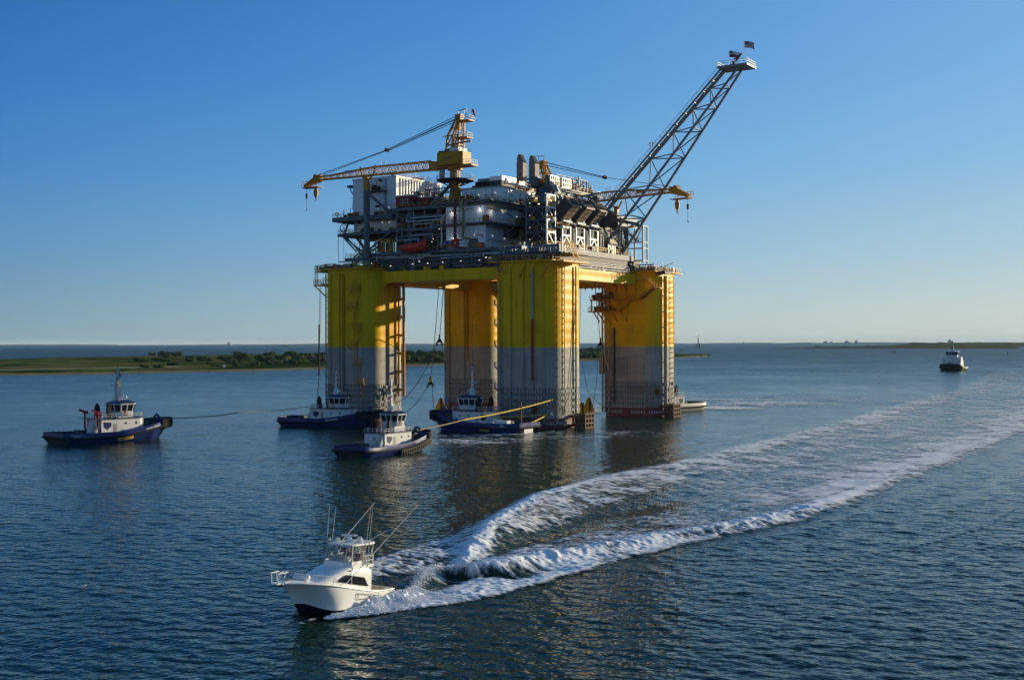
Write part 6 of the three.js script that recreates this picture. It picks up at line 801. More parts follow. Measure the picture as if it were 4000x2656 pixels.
  const ht = mb(), hp = []; for (let k = 0; k < 20; k++) { const a = k / 20 * 6.2832, c = Math.cos(a), s = Math.sin(a); hp.push([-2.6 + 1.85 * Math.sign(c) * Math.pow(Math.abs(c), 0.4), 1.36 * Math.sign(s) * Math.pow(Math.abs(s), 0.4)]); } ht.extrude(hp, y0 + 1.6, y0 + 1.74, (x, z, y) => V(x, y + 0.07 * (1 - z * z / 2), -z)); ht.build('hardtop', M.gel, fb);
  const lg = mb(); for (const s of [-1, 1]) { lg.cyl(V(-3.75, y0 - 1.2, s * 1.3), V(-4.0, y0 + 1.6, s * 1.15), 0.035).cyl(V(-3.4, y0, s * 1.3), V(-4.05, y0 + 1.6, s * 1.1), 0.035).cyl(V(-2.0, y0 + 0.05, s * 1.36), V(-3.1, y0 + 1.6, s * 1.2), 0.035).cyl(V(-3.2, y0 + 0.05, s * 1.36), V(-1.95, y0 + 1.6, s * 1.2), 0.035).cyl(V(-0.9, y0 + 0.4, s * 1), V(-2.2, y0 + 1.6, s * 1), 0.03).cyl(V(-2.1, y0 - 0.6, s * 1.5), V(-1.9, y0 + 0.1, s * 1.4), 0.03).cyl(V(-2.8, y0 - 0.5, s * 1.5), V(-3.1, y0 + 0.1, s * 1.4), 0.03); } lg.path([V(-3.2, 2.72, -1.6), V(-1.2, 2.72, -1.62)], 0.04); lg.build('hardtop_legs', M.whitePipe, fb);
  // gear on the hardtop
  const y1 = y0 + 1.78; mb().cyl(V(-2.4, y1, 0.1), V(-2.4, y1 + 0.1, 0.1), 0.36, 0.34, 12).cyl(V(-2.4, y1 + 0.1, 0.1), V(-2.4, y1 + 0.46, 0.1), 0.26, 0.18, 12).beam(V(-2.07, y1 + 0.54, 0.66), V(-2.73, y1 + 0.54, -0.46), 0.14, 0.15).build('radar', M.gel, boat); for (const [x, z] of [[-1.5, 0.55], [-3.1, -0.45]]) mb().cyl(V(x, y1 - 0.02, z), V(x, y1 + 0.2, z), 0.23, 0.23, 14).ball(V(x, y1 + 0.2, z), 0.23, 14, 8).build('dome', M.gel, boat); mb().cyl(V(-1, y1, 0.95), V(-1, y1 + 0.2, 0.95), 0.06).cbox(-0.95, y1 + 0.24, 0.95, 0.2, 0.16, 0.2).build('searchlight', M.gel, boat);
  for (const [p, q] of [[V(-0.95, y1, 1.25), V(-1.25, y1 + 3.1, 1.35)], [V(-1.05, y1, 0.8), V(-1.4, y1 + 3.0, 0.8)], [V(-2.5, y0 - 0.1, -1.4), V(-3.2, y1 + 2.9, -1.4)], [V(-3, y0 - 0.1, -1.4), V(-3.6, y1 + 2.95, -1.3)]]) mb().cyl(p, q, 0.03, 0.016, 6).build('antenna', M.whitePipe, boat);
  for (const [p, q] of [[V(0.2, 2.0, -1.8), V(-8.6, 7.7, -2.3)], [V(-1.2, 3.2, 1.7), V(-8.6, 7.7, 2.2)]]) { mb().cyl(p, q, 0.036, 0.018, 6).build('outrigger', M.whitePipe, boat); } mb().cyl(V(-3.4, y1, -0.9), V(-4.8, y1 + 0.75, -1.6), 0.045, 0.04, 6).cyl(V(-4.8, y1 + 0.75, -1.6), V(-5.9, y1 + 1.0, -2.1), 0.04, 0.03, 6).build('fishing_rod', M.whitePipe, boat); mb().cyl(V(-4.4, 0.9, -1.7), V(-4.8, 2.7, -1.75), 0.02).build('fishing_rod', M.steelDark, boat);
  // bow: rail, pulpit, anchor, raft
  const ra = mb(); for (const s of [-1, 1]) { const p = []; for (let k = 0; k <= 10; k++) { const x = lerp(1.0, 5.3, k / 10); p.push(V(x, sh(x) + 0.62 * sstep(0, 0.25, k / 10), s * (bt(x) - 0.12))); } ra.path(p, 0.028, 6); for (const k of [2, 4, 6, 8, 10]) ra.cyl(V(p[k].x + 0.25, sh(p[k].x + 0.2), s * (bt(p[k].x) - 0.05)), p[k], 0.024); } ra.build('bow_rail', M.whitePipe, boat);
  const pu = mb(); pu.hexa([V(5.4, sh(5.6) - 0.08, 0.42), V(6.75, sh(6) - 0.04, 0.28), V(6.75, sh(6) - 0.04, -0.28), V(5.4, sh(5.6) - 0.08, -0.42), V(5.4, sh(5.6) + 0.06, 0.42), V(6.75, sh(6) + 0.06, 0.28), V(6.75, sh(6) + 0.06, -0.28), V(5.4, sh(5.6) + 0.06, -0.42)]); for (const [x, z] of [[6.65, 0.4], [6.65, -0.4], [6.0, 0.44], [6.0, -0.44]]) pu.cyl(V(x, sh(6), z * 0.7), V(x, sh(6) + 0.8, z), 0.035); for (const s of [-1, 1]) pu.beam(V(6.8, sh(6) + 0.8, s * 0.4), V(5.7, sh(6) + 0.82, s * 0.46), 0.06, 0.06); pu.beam(V(6.76, sh(6) + 0.8, -0.4), V(6.76, sh(6) + 0.8, 0.4), 0.08, 0.06); pu.build('pulpit', M.gel, boat); mb().cyl(V(6.6, sh(6) - 0.15, 0), V(5.9, sh(6) - 0.2, 0), 0.05).cbox(5.2, sh(5.2) + 0.16, 0, 0.5, 0.18, 0.2).build('anchor', M.steelDark, boat);
  mb().cyl(V(3.5, sh(3.5) + 0.36, -0.52), V(3.5, sh(3.5) + 0.36, 0.52), 0.26, 0.26, 14).ball(V(3.5, sh(3.5) + 0.36, -0.52), 0.26, 12, 8).ball(V(3.5, sh(3.5) + 0.36, 0.52), 0.26, 12, 8).cbox(3.5, sh(3.5) + 0.1, 0, 0.4, 0.2, 0.9).build('life_raft', M.gel, boat); for (const s of [-1, 1]) { const v = mb(), P = [V(-0.9, 1.1, s * 2.15), V(-2.6, 0.8, s * 2.1), V(-2.6, 0.5, s * 2.07), V(-1.0, 0.62, s * 2.1)]; for (let i = 0; i < 4; i++) v.bar(P[i], P[(i + 1) % 4], 0.035); v.build('hull_vent', M.steel, boat); }
}
// ---------------------------------------------------------------- three people on the flybridge, each one continuous body
import { MarchingCubes } from 'three/addons/objects/MarchingCubes.js';
function makePerson(label, base, turn, joints, bones, colorOf, hair) {
  const p = thing('person', label, 'person', base.toArray(), turn), S = 1.0, C = V(0, 0.92, 0), res = 72, mc = new MarchingCubes(res, new THREE.MeshBasicMaterial(), false, false, 120000);
  mc.isolation = 0;
  const segs = bones.map(([a, b, k = 0.035]) => ({ a: V(...joints[a]), b: V(...joints[b]), ra: joints[a][3], rb: joints[b][3], k })), q = V(), ab = V();
  for (let k = 0; k < res; k++) for (let j = 0; j < res; j++) for (let i = 0; i < res; i++) {
    q.set((i - res / 2) / (res / 2) * S, (j - res / 2) / (res / 2) * S, (k - res / 2) / (res / 2) * S).add(C); let d = 9;
    for (const s of segs) { ab.subVectors(s.b, s.a); const px = q.x - s.a.x, py = q.y - s.a.y, pz = q.z - s.a.z, t = clamp((px * ab.x + py * ab.y + pz * ab.z) / (ab.lengthSq() || 1)); const e = Math.hypot(px - ab.x * t, py - ab.y * t, pz - ab.z * t) - lerp(s.ra, s.rb, t), h = clamp(0.5 + 0.5 * (d - e) / s.k); d = lerp(d, e, h) - s.k * h * (1 - h); }
    mc.field[i + j * res + k * res * res] = -d;
  }
  mc.update(); const n = mc.count ?? mc.geometry.drawRange.count, P = mc.positionArray.slice(0, n * 3), Nn = mc.normalArray.slice(0, n * 3), col = new Float32Array(n * 3);
  for (let i = 0; i < n; i++) { P[i * 3] = P[i * 3] * S + C.x; P[i * 3 + 1] = P[i * 3 + 1] * S + C.y; P[i * 3 + 2] = P[i * 3 + 2] * S + C.z; const c = colorOf(P[i * 3], P[i * 3 + 1], P[i * 3 + 2]); col.set(c, i * 3); }
  const g = new THREE.BufferGeometry(); g.setAttribute('position', new THREE.BufferAttribute(P, 3)); g.setAttribute('color', new THREE.BufferAttribute(col, 3)); g.computeVertexNormals();
  const m = new THREE.Mesh(g, new THREE.MeshStandardMaterial({ vertexColors: true, roughness: 0.75 })); m.name = 'body'; m.castShadow = m.receiveShadow = true; p.add(m);
  const h = V(...joints.head); const hm = mb(); hm.geo(new THREE.SphereGeometry(0.115, 14, 10, 0, 6.2832, 0, 1.55), new THREE.Matrix4().makeTranslation(h.x - 0.012, h.y + 0.035, h.z)); if (hair.cap) hm.cbox(h.x + 0.12, h.y + 0.05, h.z, 0.12, 0.02, 0.15); hm.build(hair.cap ? 'cap' : 'hair', plain(...hair.rgb, 0.85), p);
  const f = mb(); for (const s of [-1, 1]) f.ball(V(h.x + 0.088, h.y + 0.01, h.z + s * 0.034), hair.shades ? 0.028 : 0.014, 8, 6); f.build(hair.shades ? 'sunglasses' : 'eyes', M.black, p); mb().cbox(h.x + 0.098, h.y - 0.062, h.z, 0.012, 0.012, 0.05).build('mouth', plain(0.25, 0.08, 0.07, 0.7), p);
  return p;
}
{
  const skin = [0.42, 0.22, 0.14];
  const J = (arm) => ({ head: [0.02, 1.63, 0, 0.098], chin: [0.05, 1.56, 0, 0.062], nose: [0.115, 1.615, 0, 0.016], earL: [0.005, 1.62, -0.1, 0.022], earR: [0.005, 1.62, 0.1, 0.022], neck: [0, 1.47, 0, 0.058], chest: [0, 1.3, 0, 0.145], chL: [0, 1.34, -0.12, 0.105], chR: [0, 1.34, 0.12, 0.105], belly: [0.01, 1.05, 0, 0.14], hip: [0, 0.93, 0, 0.13], hipL: [0, 0.9, -0.09, 0.1], hipR: [0, 0.9, 0.09, 0.1], kneeL: [0.03, 0.49, -0.1, 0.062], kneeR: [0.03, 0.49, 0.11, 0.062], ankL: [-0.02, 0.09, -0.11, 0.042], ankR: [-0.02, 0.09, 0.12, 0.042], toeL: [0.15, 0.04, -0.13, 0.036], toeR: [0.15, 0.04, 0.14, 0.036], shL: [0, 1.4, -0.19, 0.062], shR: [0, 1.4, 0.19, 0.062], ...arm });
  const arms = { elL: [0.06, 1.14, -0.26, 0.043], elR: [0.06, 1.14, 0.26, 0.043], wrL: [0.3, 1.08, -0.2, 0.03], wrR: [0.3, 1.08, 0.2, 0.03], paL: [0.37, 1.08, -0.19, 0.034], paR: [0.37, 1.08, 0.19, 0.034] };
  const B = [['head', 'chin'], ['head', 'nose', 0.01], ['head', 'earL', 0.01], ['head', 'earR', 0.01], ['chin', 'neck', 0.02], ['head', 'neck', 0.02], ['neck', 'chest'], ['chL', 'chR', 0.06], ['chest', 'belly', 0.06], ['belly', 'hip', 0.06], ['hipL', 'kneeL'], ['hipR', 'kneeR'], ['kneeL', 'ankL', 0.02], ['kneeR', 'ankR', 0.02], ['ankL', 'toeL', 0.02], ['ankR', 'toeR', 0.02], ['chL', 'shL', 0.04], ['chR', 'shR', 0.04], ['shL', 'elL', 0.02], ['shR', 'elR', 0.02], ['elL', 'wrL', 0.02], ['elR', 'wrR', 0.02], ['wrL', 'paL', 0.015], ['wrR', 'paR', 0.015]];
  const fing = (o) => { const b = []; for (const s of ['L', 'R']) { const z = o['pa' + s][2], x = o['pa' + s][0], y = o['pa' + s][1]; for (let k = 0; k < 4; k++) { const e = (k - 1.5) * 0.019; o['f' + s + k] = [x + 0.03, y + 0.005, z + e, 0.0095]; o['g' + s + k] = [x + 0.075 - Math.abs(k - 1.4) * 0.008, y - 0.012, z + e * 1.1, 0.0085]; o['h' + s + k] = [x + 0.085 - Math.abs(k - 1.4) * 0.01, y - 0.04, z + e * 1.1, 0.008]; b.push(['f' + s + k, 'g' + s + k, 0.006], ['g' + s + k, 'h' + s + k, 0.006]); } const q = s === 'L' ? 1 : -1; o['t' + s] = [x - 0.01, y, z + q * 0.03, 0.011]; o['u' + s] = [x + 0.03, y - 0.012, z + q * 0.055, 0.009]; b.push(['t' + s, 'u' + s, 0.008]); } return b; };
  const dress = (shirt, legs) => (x, y, z) => y > 1.47 ? skin : y > 0.97 && Math.abs(z) < 0.235 && x < 0.2 ? shirt : y > 0.52 && Math.abs(z) < 0.22 && y < 0.98 ? legs : y < 0.06 ? [0.05, 0.05, 0.05] : skin;
  const at = (x, z) => onBoat(V(x, 3.12, z)), turn = boat.rotation.y;
  const j1 = J(arms), j2 = J({ ...arms, elR: [-0.06, 1.13, 0.27, 0.043], wrR: [0.02, 0.92, 0.29, 0.03], paR: [0.04, 0.86, 0.29, 0.034] }), j3 = J({ ...arms, elL: [0.02, 1.12, -0.25, 0.043], wrL: [0.16, 1.2, -0.08, 0.03], paL: [0.2, 1.24, -0.04, 0.034] });
  makePerson('person in a red shirt standing behind the clear curtain of the flybridge', at(-1.82, -0.15), turn, j1, [...B, ...fing(j1)], dress([0.45, 0.04, 0.05], [0.1, 0.09, 0.08]), { rgb: [0.22, 0.14, 0.09] });
  makePerson('person in a white shirt with dark hair standing at the flybridge side', at(-2.35, -0.95), turn + 0.5, j2, [...B, ...fing(j2)], dress([0.7, 0.7, 0.66], [0.12, 0.12, 0.13]), { rgb: [0.012, 0.01, 0.01] });
  makePerson('person in pale clothes with cap and sunglasses at the back of the flybridge', at(-3.15, -0.75), turn - 0.2, j3, [...B, ...fing(j3)], dress([0.62, 0.55, 0.55], [0.5, 0.48, 0.46]), { rgb: [0.6, 0.55, 0.5], cap: true, shades: true });
}
{ // spray thrown up along the hull and off the crests
  const sph = new THREE.IcosahedronGeometry(1, 0), drops = [], add = (x, y, d, r) => drops.push(x, y, -d, r);
  const hullPt = (u, side) => onBoat(V(lerp(2.4, -6, u), 0, side * lerp(1.5, 2.15, sstep(0, 0.4, u))));
  for (let i = 0; i < 60000; i++) { const u = Math.pow(rnd(), 0.75) * 1.45, p = hullPt(Math.min(u, 1.35), -1), out = Math.abs(rnd() + rnd() - 0.4) * (0.35 + 2.4 * u), hmax = (0.2 + 0.55 * sstep(0, 0.6, u)) * (1 - 0.4 * sstep(1.0, 1.4, u)), y = Math.pow(rnd(), 1.7) * hmax * Math.max(0.1, 1 - out / (1 + 3.2 * u)) * (0.45 + 1.1 * vnoise(u * 9, out * 0.8)); add(p.x + 0.862 * out + rr(-0.15, 0.15), 0.05 + y, -p.z - 0.507 * out + rr(-0.15, 0.15), 0.018 + 0.06 * rnd() * rnd()); }
  for (let i = 0; i < 3500; i++) { const u = rnd() * 1.1, p = hullPt(u, 1), out = rnd() * (0.3 + 1.6 * u), y = Math.pow(rnd(), 1.6) * (0.3 + 1.0 * u); add(p.x - 0.862 * out, 0.05 + y, -p.z + 0.507 * out, 0.02 + 0.05 * rnd() * rnd()); }
  for (let i = 0; i < 15000; i++) { const s = 3 + 60 * Math.pow(rnd(), 1.8), k = rnd() < 0.7, t = (k ? wCrest(s) : wUp(s)) + (rnd() + rnd() - 1) * (k ? 1.0 : 1.5), [x, d] = fromST(s, t); if (!k && s < 16) continue; add(x, wakeHeight(x, d) + 0.1 + Math.pow(rnd(), 2) * (0.26 + 0.3 * gauss(s - 9, 6)), d, 0.015 + 0.05 * rnd() * rnd()); }
  { // the torn sheet of white water the drops come from
    const P = [], C = [], I = [], nu = 200, nv = 34; for (let j = 0; j <= nu; j++) for (let i = 0; i <= nv; i++) { const u = 0.04 + 1.42 * j / nu, v = i / nv, p = hullPt(Math.min(u, 1.5), -1), W = 0.35 + 1.9 * u * (1 - 0.25 * sstep(1, 1.45, u)), hm = (0.16 + 0.62 * sstep(0, 0.55, u)) * (1 - 0.55 * sstep(0.95, 1.45, u)), lum = fbm(u * 16, v * 3.2, 4), a = Math.sin(Math.PI * Math.pow(v, 0.75)), out = W * v - 0.1 + 0.2 * (lum - 0.5), y = hm * Math.pow(Math.max(0, a), 0.8) * (0.35 + 1.25 * lum * (0.4 + ridge(u * 9, v * 2 + 4, 3))); P.push(p.x + 0.862 * out, y + 0.02, p.z + 0.507 * out); C.push(0.98, 0.99, 1, clamp(1.25 - 1.1 * Math.pow(v, 5) - 0.9 * sstep(1.2, 1.46, u) - 0.5 * (1 - lum) * a) * sstep(0, 0.04, j / nu)); }
    for (let j = 0; j < nu; j++) for (let i = 0; i < nv; i++) { const a = j * (nv + 1) + i; I.push(a, a + nv + 1, a + nv + 2, a, a + nv + 2, a + 1); }
    const g = new THREE.BufferGeometry(); g.setAttribute('position', new THREE.Float32BufferAttribute(P, 3)); g.setAttribute('color', new THREE.Float32BufferAttribute(C, 4)); g.setIndex(I); g.computeVertexNormals(); if (g.attributes.normal.getY(nv >> 1) < 0) { for (let k = 0; k < I.length; k += 3) { const t = I[k]; I[k] = I[k + 1]; I[k + 1] = t; } g.setIndex(I); g.computeVertexNormals(); }
    const m = new THREE.Mesh(g, foamMat); m.name = 'bow_wave'; m.userData.kind = 'stuff'; m.castShadow = m.receiveShadow = true; scene.add(m); tag(m, 'thick white bow wave rolling off the near side of the motor boat', 'foam');
  }
  const n = drops.length / 4, im = new THREE.InstancedMesh(sph, plain(0.82, 0.83, 0.85, 0.9), n), m4 = new THREE.Matrix4(); for (let i = 0; i < n; i++) im.setMatrixAt(i, m4.makeScale(drops[i * 4 + 3], drops[i * 4 + 3], drops[i * 4 + 3]).setPosition(drops[i * 4], drops[i * 4 + 1], drops[i * 4 + 2])); im.name = 'spray'; im.userData.kind = 'stuff'; im.castShadow = im.receiveShadow = true; scene.add(im); tag(im, 'white spray thrown up along the side of the motor boat', 'spray');
}

// ---------------------------------------------------------------- low island, far shores, marks
const shoreF = [[-900, 560], [-520, 705], [-341.7, 811], [-282, 850], [-220, 907], [-151.7, 987], [-98.8, 1100], [-62.6, 1166], [83.5, 1421], [108.6, 1452], [177.3, 1555], [259.4, 1775], [300, 1860]];
const shoreB = [[-1300, 1100], [-900, 1330], [-690, 1560], [-676, 1790], [-616, 2000], [-486, 2340], [-330, 2500], [-171, 2560], [20, 2600], [150, 2500], [200, 2400], [270, 2080], [310, 1900]];
const pick = (l, u) => { const f = u * (l.length - 1), i = Math.min(l.length - 2, Math.floor(f)), k = f - i; return [lerp(l[i][0], l[i + 1][0], k), lerp(l[i][1], l[i + 1][1], k)]; };
function landH(u, v) { return 1.6 * sstep(0, 0.03, v) + 1.2 * sstep(0.03, 0.2, v) * (0.6 + 0.8 * fbm(u * 40, v * 9, 3)) - 2.4 * sstep(0.92, 1, v) - 0.5 + 0.9 * sstep(0.5, 0.9, u) * sstep(0.02, 0.1, v); }
const islandPt = (u, v) => { const a = pick(shoreF, u), b = pick(shoreB, u), w = 1 + 0.012 * (fbm(u * 60, 1, 3) - 0.5); return [lerp(a[0], b[0], v) * w, lerp(a[1], b[1], v) * w, landH(u, v)]; };
{
  const nu = 460, nv = 70, p = [], c = [], idx = [];
  for (let j = 0; j <= nv; j++) for (let i = 0; i <= nu; i++) { const u = i / nu, v = Math.pow(j / nv, 1.6), [x, d, h] = islandPt(u, v); p.push(x, h, -d); const g = fbm(x * 0.022, d * 0.01, 4), q = fbm(x * 0.07 + 9, d * 0.03, 3); let k = [0.068 + 0.04 * q, 0.078 + 0.035 * q, 0.022]; k = k.map((e, n) => lerp(e, [0.14, 0.098, 0.045][n], sstep(0.54, 0.62, g) * 0.8)); k = k.map((e, n) => lerp(e, [0.026, 0.044, 0.011][n], sstep(0.47, 0.38, g))); if (Math.abs(v - 0.13 - 0.05 * u) < 0.02 && u < 0.32 && u > 0.12) k = [0.24, 0.2, 0.15]; if (v < 0.035) k = [0.23, 0.17, 0.125]; if (v < 0.012) k = [0.16, 0.115, 0.085]; c.push(...k.map((e, i) => e * (0.72 + 0.65 * q) * [0.9, 1.0, 0.8][i])); }
  for (let j = 0; j < nv; j++) for (let i = 0; i < nu; i++) { const a = j * (nu + 1) + i; idx.push(a, a + 1, a + nu + 2, a, a + nu + 2, a + nu + 1); }
  const g = new THREE.BufferGeometry(); g.setAttribute('position', new THREE.Float32BufferAttribute(p, 3)); g.setAttribute('color', new THREE.Float32BufferAttribute(c, 3)); g.setIndex(idx); g.computeVertexNormals();
  const m = new THREE.Mesh(g, new THREE.MeshPhysicalMaterial({ vertexColors: true, roughness: 0.95, specularIntensity: 0 })); m.name = 'island'; m.receiveShadow = true; struct(m);
}
// shrubs: four shapes, each a short trunk and a crown of clumps and loose leaf blades
const shrubKinds = [0, 1, 2, 3].map((k) => {
  const cr = mb(), tr = mb(), n = 6 + k; for (let i = 0; i < n; i++) { const a = i * 2.4 + k, R = i ? 0.62 : 0.1, c = V(Math.cos(a) * R * rr(0.6, 1.5), 0.62 + rr(-0.2, 0.28), Math.sin(a) * R), g = new THREE.IcosahedronGeometry(rr(0.36, 0.56), 2), p = g.attributes.position; for (let q = 0; q < p.count; q++) { const v = V().fromBufferAttribute(p, q), f = 0.8 + 0.5 * vnoise(v.x * 6 + i * 9 + 50, v.y * 6 + v.z * 5 + 30); p.setXYZ(q, v.x * f, v.y * f * 0.8, v.z * f); } g.computeVertexNormals(); cr.geo(g, new THREE.Matrix4().setPosition(c)); }
  for (let i = 0; i < 260; i++) { const a = rnd() * 6.283, r = 0.5 + 0.62 * Math.sqrt(rnd()), y = rr(0.15, 1.25), s = rr(0.05, 0.13), o = V(Math.cos(a) * r, y * (1.25 - 0.4 * r), Math.sin(a) * r), d = () => V(rr(-s, s), rr(-s, s), rr(-s, s)); cr.tri(o.clone().add(d()), o.clone().add(d()), o.clone().add(d())); }
  for (let i = 0; i < 3; i++) tr.cyl(V(0, -0.2, 0), V(Math.cos(i * 2.1) * 0.4, 0.5, Math.sin(i * 2.1) * 0.4), 0.07, 0.04, 6, false);
  return [cr, tr];
});
const leafMat = [mat(0.045, 0.068, 0.016, 0.9), mat(0.032, 0.05, 0.012, 0.9), mat(0.06, 0.075, 0.02, 0.9)].map((m) => (m.map = null, m.specularIntensity = 0.1, m));
const shrubGeo = shrubKinds.map(([c, t]) => [c.build('crown', leafMat[0]).geometry, t.build('trunk', M.timber).geometry]);
function shrub(x, y, d, sx, sy, i, label) { const k = i % 4, t = thing('shrub', label, 'shrub', [x, y, -d], i * 1.7, 'dark green shrubs scattered over the low island'); const c = new THREE.Mesh(shrubGeo[k][0], leafMat[i % 3]); c.name = 'crown'; c.castShadow = c.receiveShadow = true; const r = new THREE.Mesh(shrubGeo[k][1], M.timber); r.name = 'trunk'; t.add(c, r); t.scale.set(sx, sy, sx); return t; }
{
  let n = 0; const put = (px, py, w, h) => { const y0 = 2.2, d = 2802 * (CAM_H - y0) / Math.max(8, py - 791 + (px - 1180) * 0.0023), x = (px - 1180.5) * d / 2802; shrub(x, y0 - 0.2, d, w * d / 2802 / 1.9, h * d / 2802 * 1.35 / 1.25, n++, 'dark green rounded shrub among many like it on the low island'); };
  const rows = [[[440, 835, 22, 8], [470, 834, 30, 10], [520, 832, 26, 9], [560, 832, 40, 14], [612, 836, 44, 15], [648, 834, 38, 12], [690, 832, 60, 16], [736, 830, 40, 14], [774, 836, 30, 11]], [[350, 820, 16, 6], [378, 822, 26, 9], [404, 822, 26, 9], [548, 822, 26, 10], [620, 826, 24, 12], [676, 822, 20, 7]]];
  for (const [px, py, w, h] of [...rows[0], ...rows[1]]) put(px, py, w, h);
  for (let i = 0; i < 270; i++) { const u = Math.pow(rnd(), 0.7), px = lerp(300, 1420, u), f = lerp(0.25, 0.95, rnd()), near = lerp(848, 829, (px - 700) / 700), far = lerp(822, 818, (px - 300) / 1000), py = Math.min(near - 7, lerp(near, far, f)); if (px < 560 && rnd() < 0.5) continue; const w = rr(10, 40) * lerp(0.75, 1.05, u), h = w * rr(0.26, 0.42) * lerp(0.9, 1.15, u); put(px, py + 2, w, h); }
}
{ // light marker board on the beach, far land spit to the right, far shore line with buildings
  const t = thing('beach_marker', 'small white board on a post above the island beach', 'marker', [-228, 1.2, -960]); mb().bar(V(0, 0, 0), V(0, 2.2, 0), 0.3).build('post', M.timber, t); mb().box(-1, 1, 1.6, 3.6, -0.1, 0.1).build('board', M.gel, t);
  const spit = (name, F, Bk, hh, seedv) => { const nu = 260, nv = 10, p = [], c = [], idx = []; for (let j = 0; j <= nv; j++) for (let i = 0; i <= nu; i++) { const u = i / nu, v = j / nv, a = pick(F, u), b = pick(Bk, u), n = fbm(u * 70 + seedv, v * 5, 4), x = lerp(a[0], b[0], v), d = lerp(a[1], b[1], v), taper = sstep(0, 0.25, u); p.push(x, -0.4 + sstep(0, 0.08, v) * (1.2 + hh * taper * (0.35 + n * sstep(0.1, 0.5, v))) - 2 * sstep(0.95, 1, v), -d); const k = v < 0.09 ? [0.16, 0.12, 0.09] : [0.07 + 0.08 * n, 0.075 + 0.05 * n, 0.03]; c.push(...k); } for (let j = 0; j < nv; j++) for (let i = 0; i < nu; i++) { const a = j * (nu + 1) + i; idx.push(a, a + 1, a + nu + 2, a, a + nu + 2, a + nu + 1); } const g = new THREE.BufferGeometry(); g.setAttribute('position', new THREE.Float32BufferAttribute(p, 3)); g.setAttribute('color', new THREE.Float32BufferAttribute(c, 3)); g.setIndex(idx); g.computeVertexNormals(); const m = new THREE.Mesh(g, new THREE.MeshPhysicalMaterial({ vertexColors: true, roughness: 0.95, specularIntensity: 0 })); m.name = name; m.receiveShadow = true; struct(m); };
  spit('land_spit', [[900, 4300], [1150, 4000], [1300, 3800], [1450, 3700], [1560, 3720]], [[905, 4320], [1250, 4500], [1500, 4700], [1800, 4900], [1800, 4400]], 7, 3);
  spit('far_land', [[1550, 5200], [1900, 5000], [2400, 5000], [3400, 5400], [4600, 6000]], [[1600, 5400], [2100, 6400], [2800, 7000], [4200, 7600], [5600, 8200]], 16, 9);
  const far = (name, x0, x1, d, h, sd) => { const b = mb(), n = Math.round((x1 - x0) / 60); for (let i = 0; i < n; i++) { const xa = lerp(x0, x1, i / n), xb = lerp(x0, x1, (i + 1) / n), ha = h * (0.3 + fbm(i * 0.18 + sd, 2, 4)), hb2 = h * (0.3 + fbm((i + 1) * 0.18 + sd, 2, 4)); b.hexa([V(xa, -1, -d), V(xb, -1, -d), V(xb, -1, -d - 300), V(xa, -1, -d - 300), V(xa, ha, -d), V(xb, hb2, -d), V(xb, hb2, -d - 300), V(xa, ha, -d - 300)]); } const m = b.build(name, plain(0.1, 0.14, 0.16, 0.9)); struct(m); };
  far('far_shore', -8200, -5200, 16000, 16, 1); far('far_shore_001', -4300, 9000, 16500, 17, 40);
  for (const [px, w, h, lb] of [[1905, 7, 5, 'pale distant building with twin blocks on the horizon'], [1918, 6, 4, 'low distant block beside the twin building on the horizon'], [1955, 9, 6, 'broad distant building on the horizon right of centre'], [1976, 4, 7, 'slim distant tower on the horizon right of centre'], [1715, 3, 4, 'single small distant tower between platform and buildings'], [2192, 6, 8, 'distant building on the horizon above the far tug'], [894 * 0.59, 7, 6, 'distant cluster building on the left horizon']]) { const d = 15800, x = (px - 1180.5) * d / 2802, k = d / 2802, t = thing('distant_building', lb, 'building', [x, 0, -d]), b = mb(); b.box(-w * k / 2, 0, -1, h * k, -40, 40).box(0, w * k / 2, -1, h * k * 0.72, -40, 40); b.build('building_block', plain(0.2, 0.24, 0.28, 0.8), t); mb().box(-w * k / 5, w * k / 6, h * k, h * k + 9, -20, 20).build('roof_house', plain(0.2, 0.24, 0.28, 0.8), t); }
  const nt = thing('lattice_beacon', 'tall slender lattice beacon standing in the water right of the platform', 'beacon', [661, 0, -4306]); { const b = mb(); for (const [x, z] of [[-5, -5], [5, -5], [5, 5], [-5, 5]]) b.cyl(V(x, -1, z), V(x * 0.9, 16, z * 0.9), 0.9).cyl(V(x * 0.3, 16, z * 0.3), V(0, 44, 0), 0.7); b.box(-6, 6, 15, 16.6, -6, 6); for (const y of [22, 28, 34]) b.box(-1.6, 1.6, y, y + 0.8, -1.6, 1.6); b.build('beacon_tower', M.steelDark, nt); mb().cyl(V(0, 44, 0), V(0, 46.5, 0), 1).build('lantern', M.steelDark, nt); }
  const mk = thing('pile_marker', 'two dark piles joined by a crossbar in the water left of the far tug', 'marker', [702, 0, -2228]); mb().cyl(V(-2, -1, 0), V(-2, 5.5, 0), 0.6).cyl(V(2, -1, 0), V(2, 5.5, 0), 0.6).build('pile', M.timber, mk); mb().box(-2.6, 2.6, 3.4, 4.4, -0.4, 0.4).build('crossbar', M.timber, mk);
  const pl = thing('channel_pile', 'single dark pile in the water right of the far tug', 'marker', [(2324 - 1180) * 1900 / 2802, 0, -1900]); mb().cyl(V(0, -1, 0), V(0, 5.6, 0), 0.5).build('pile', M.timber, pl); mb().box(-0.8, 0.8, 4.4, 5.6, 0.4, 0.5).build('board', M.timber, pl);
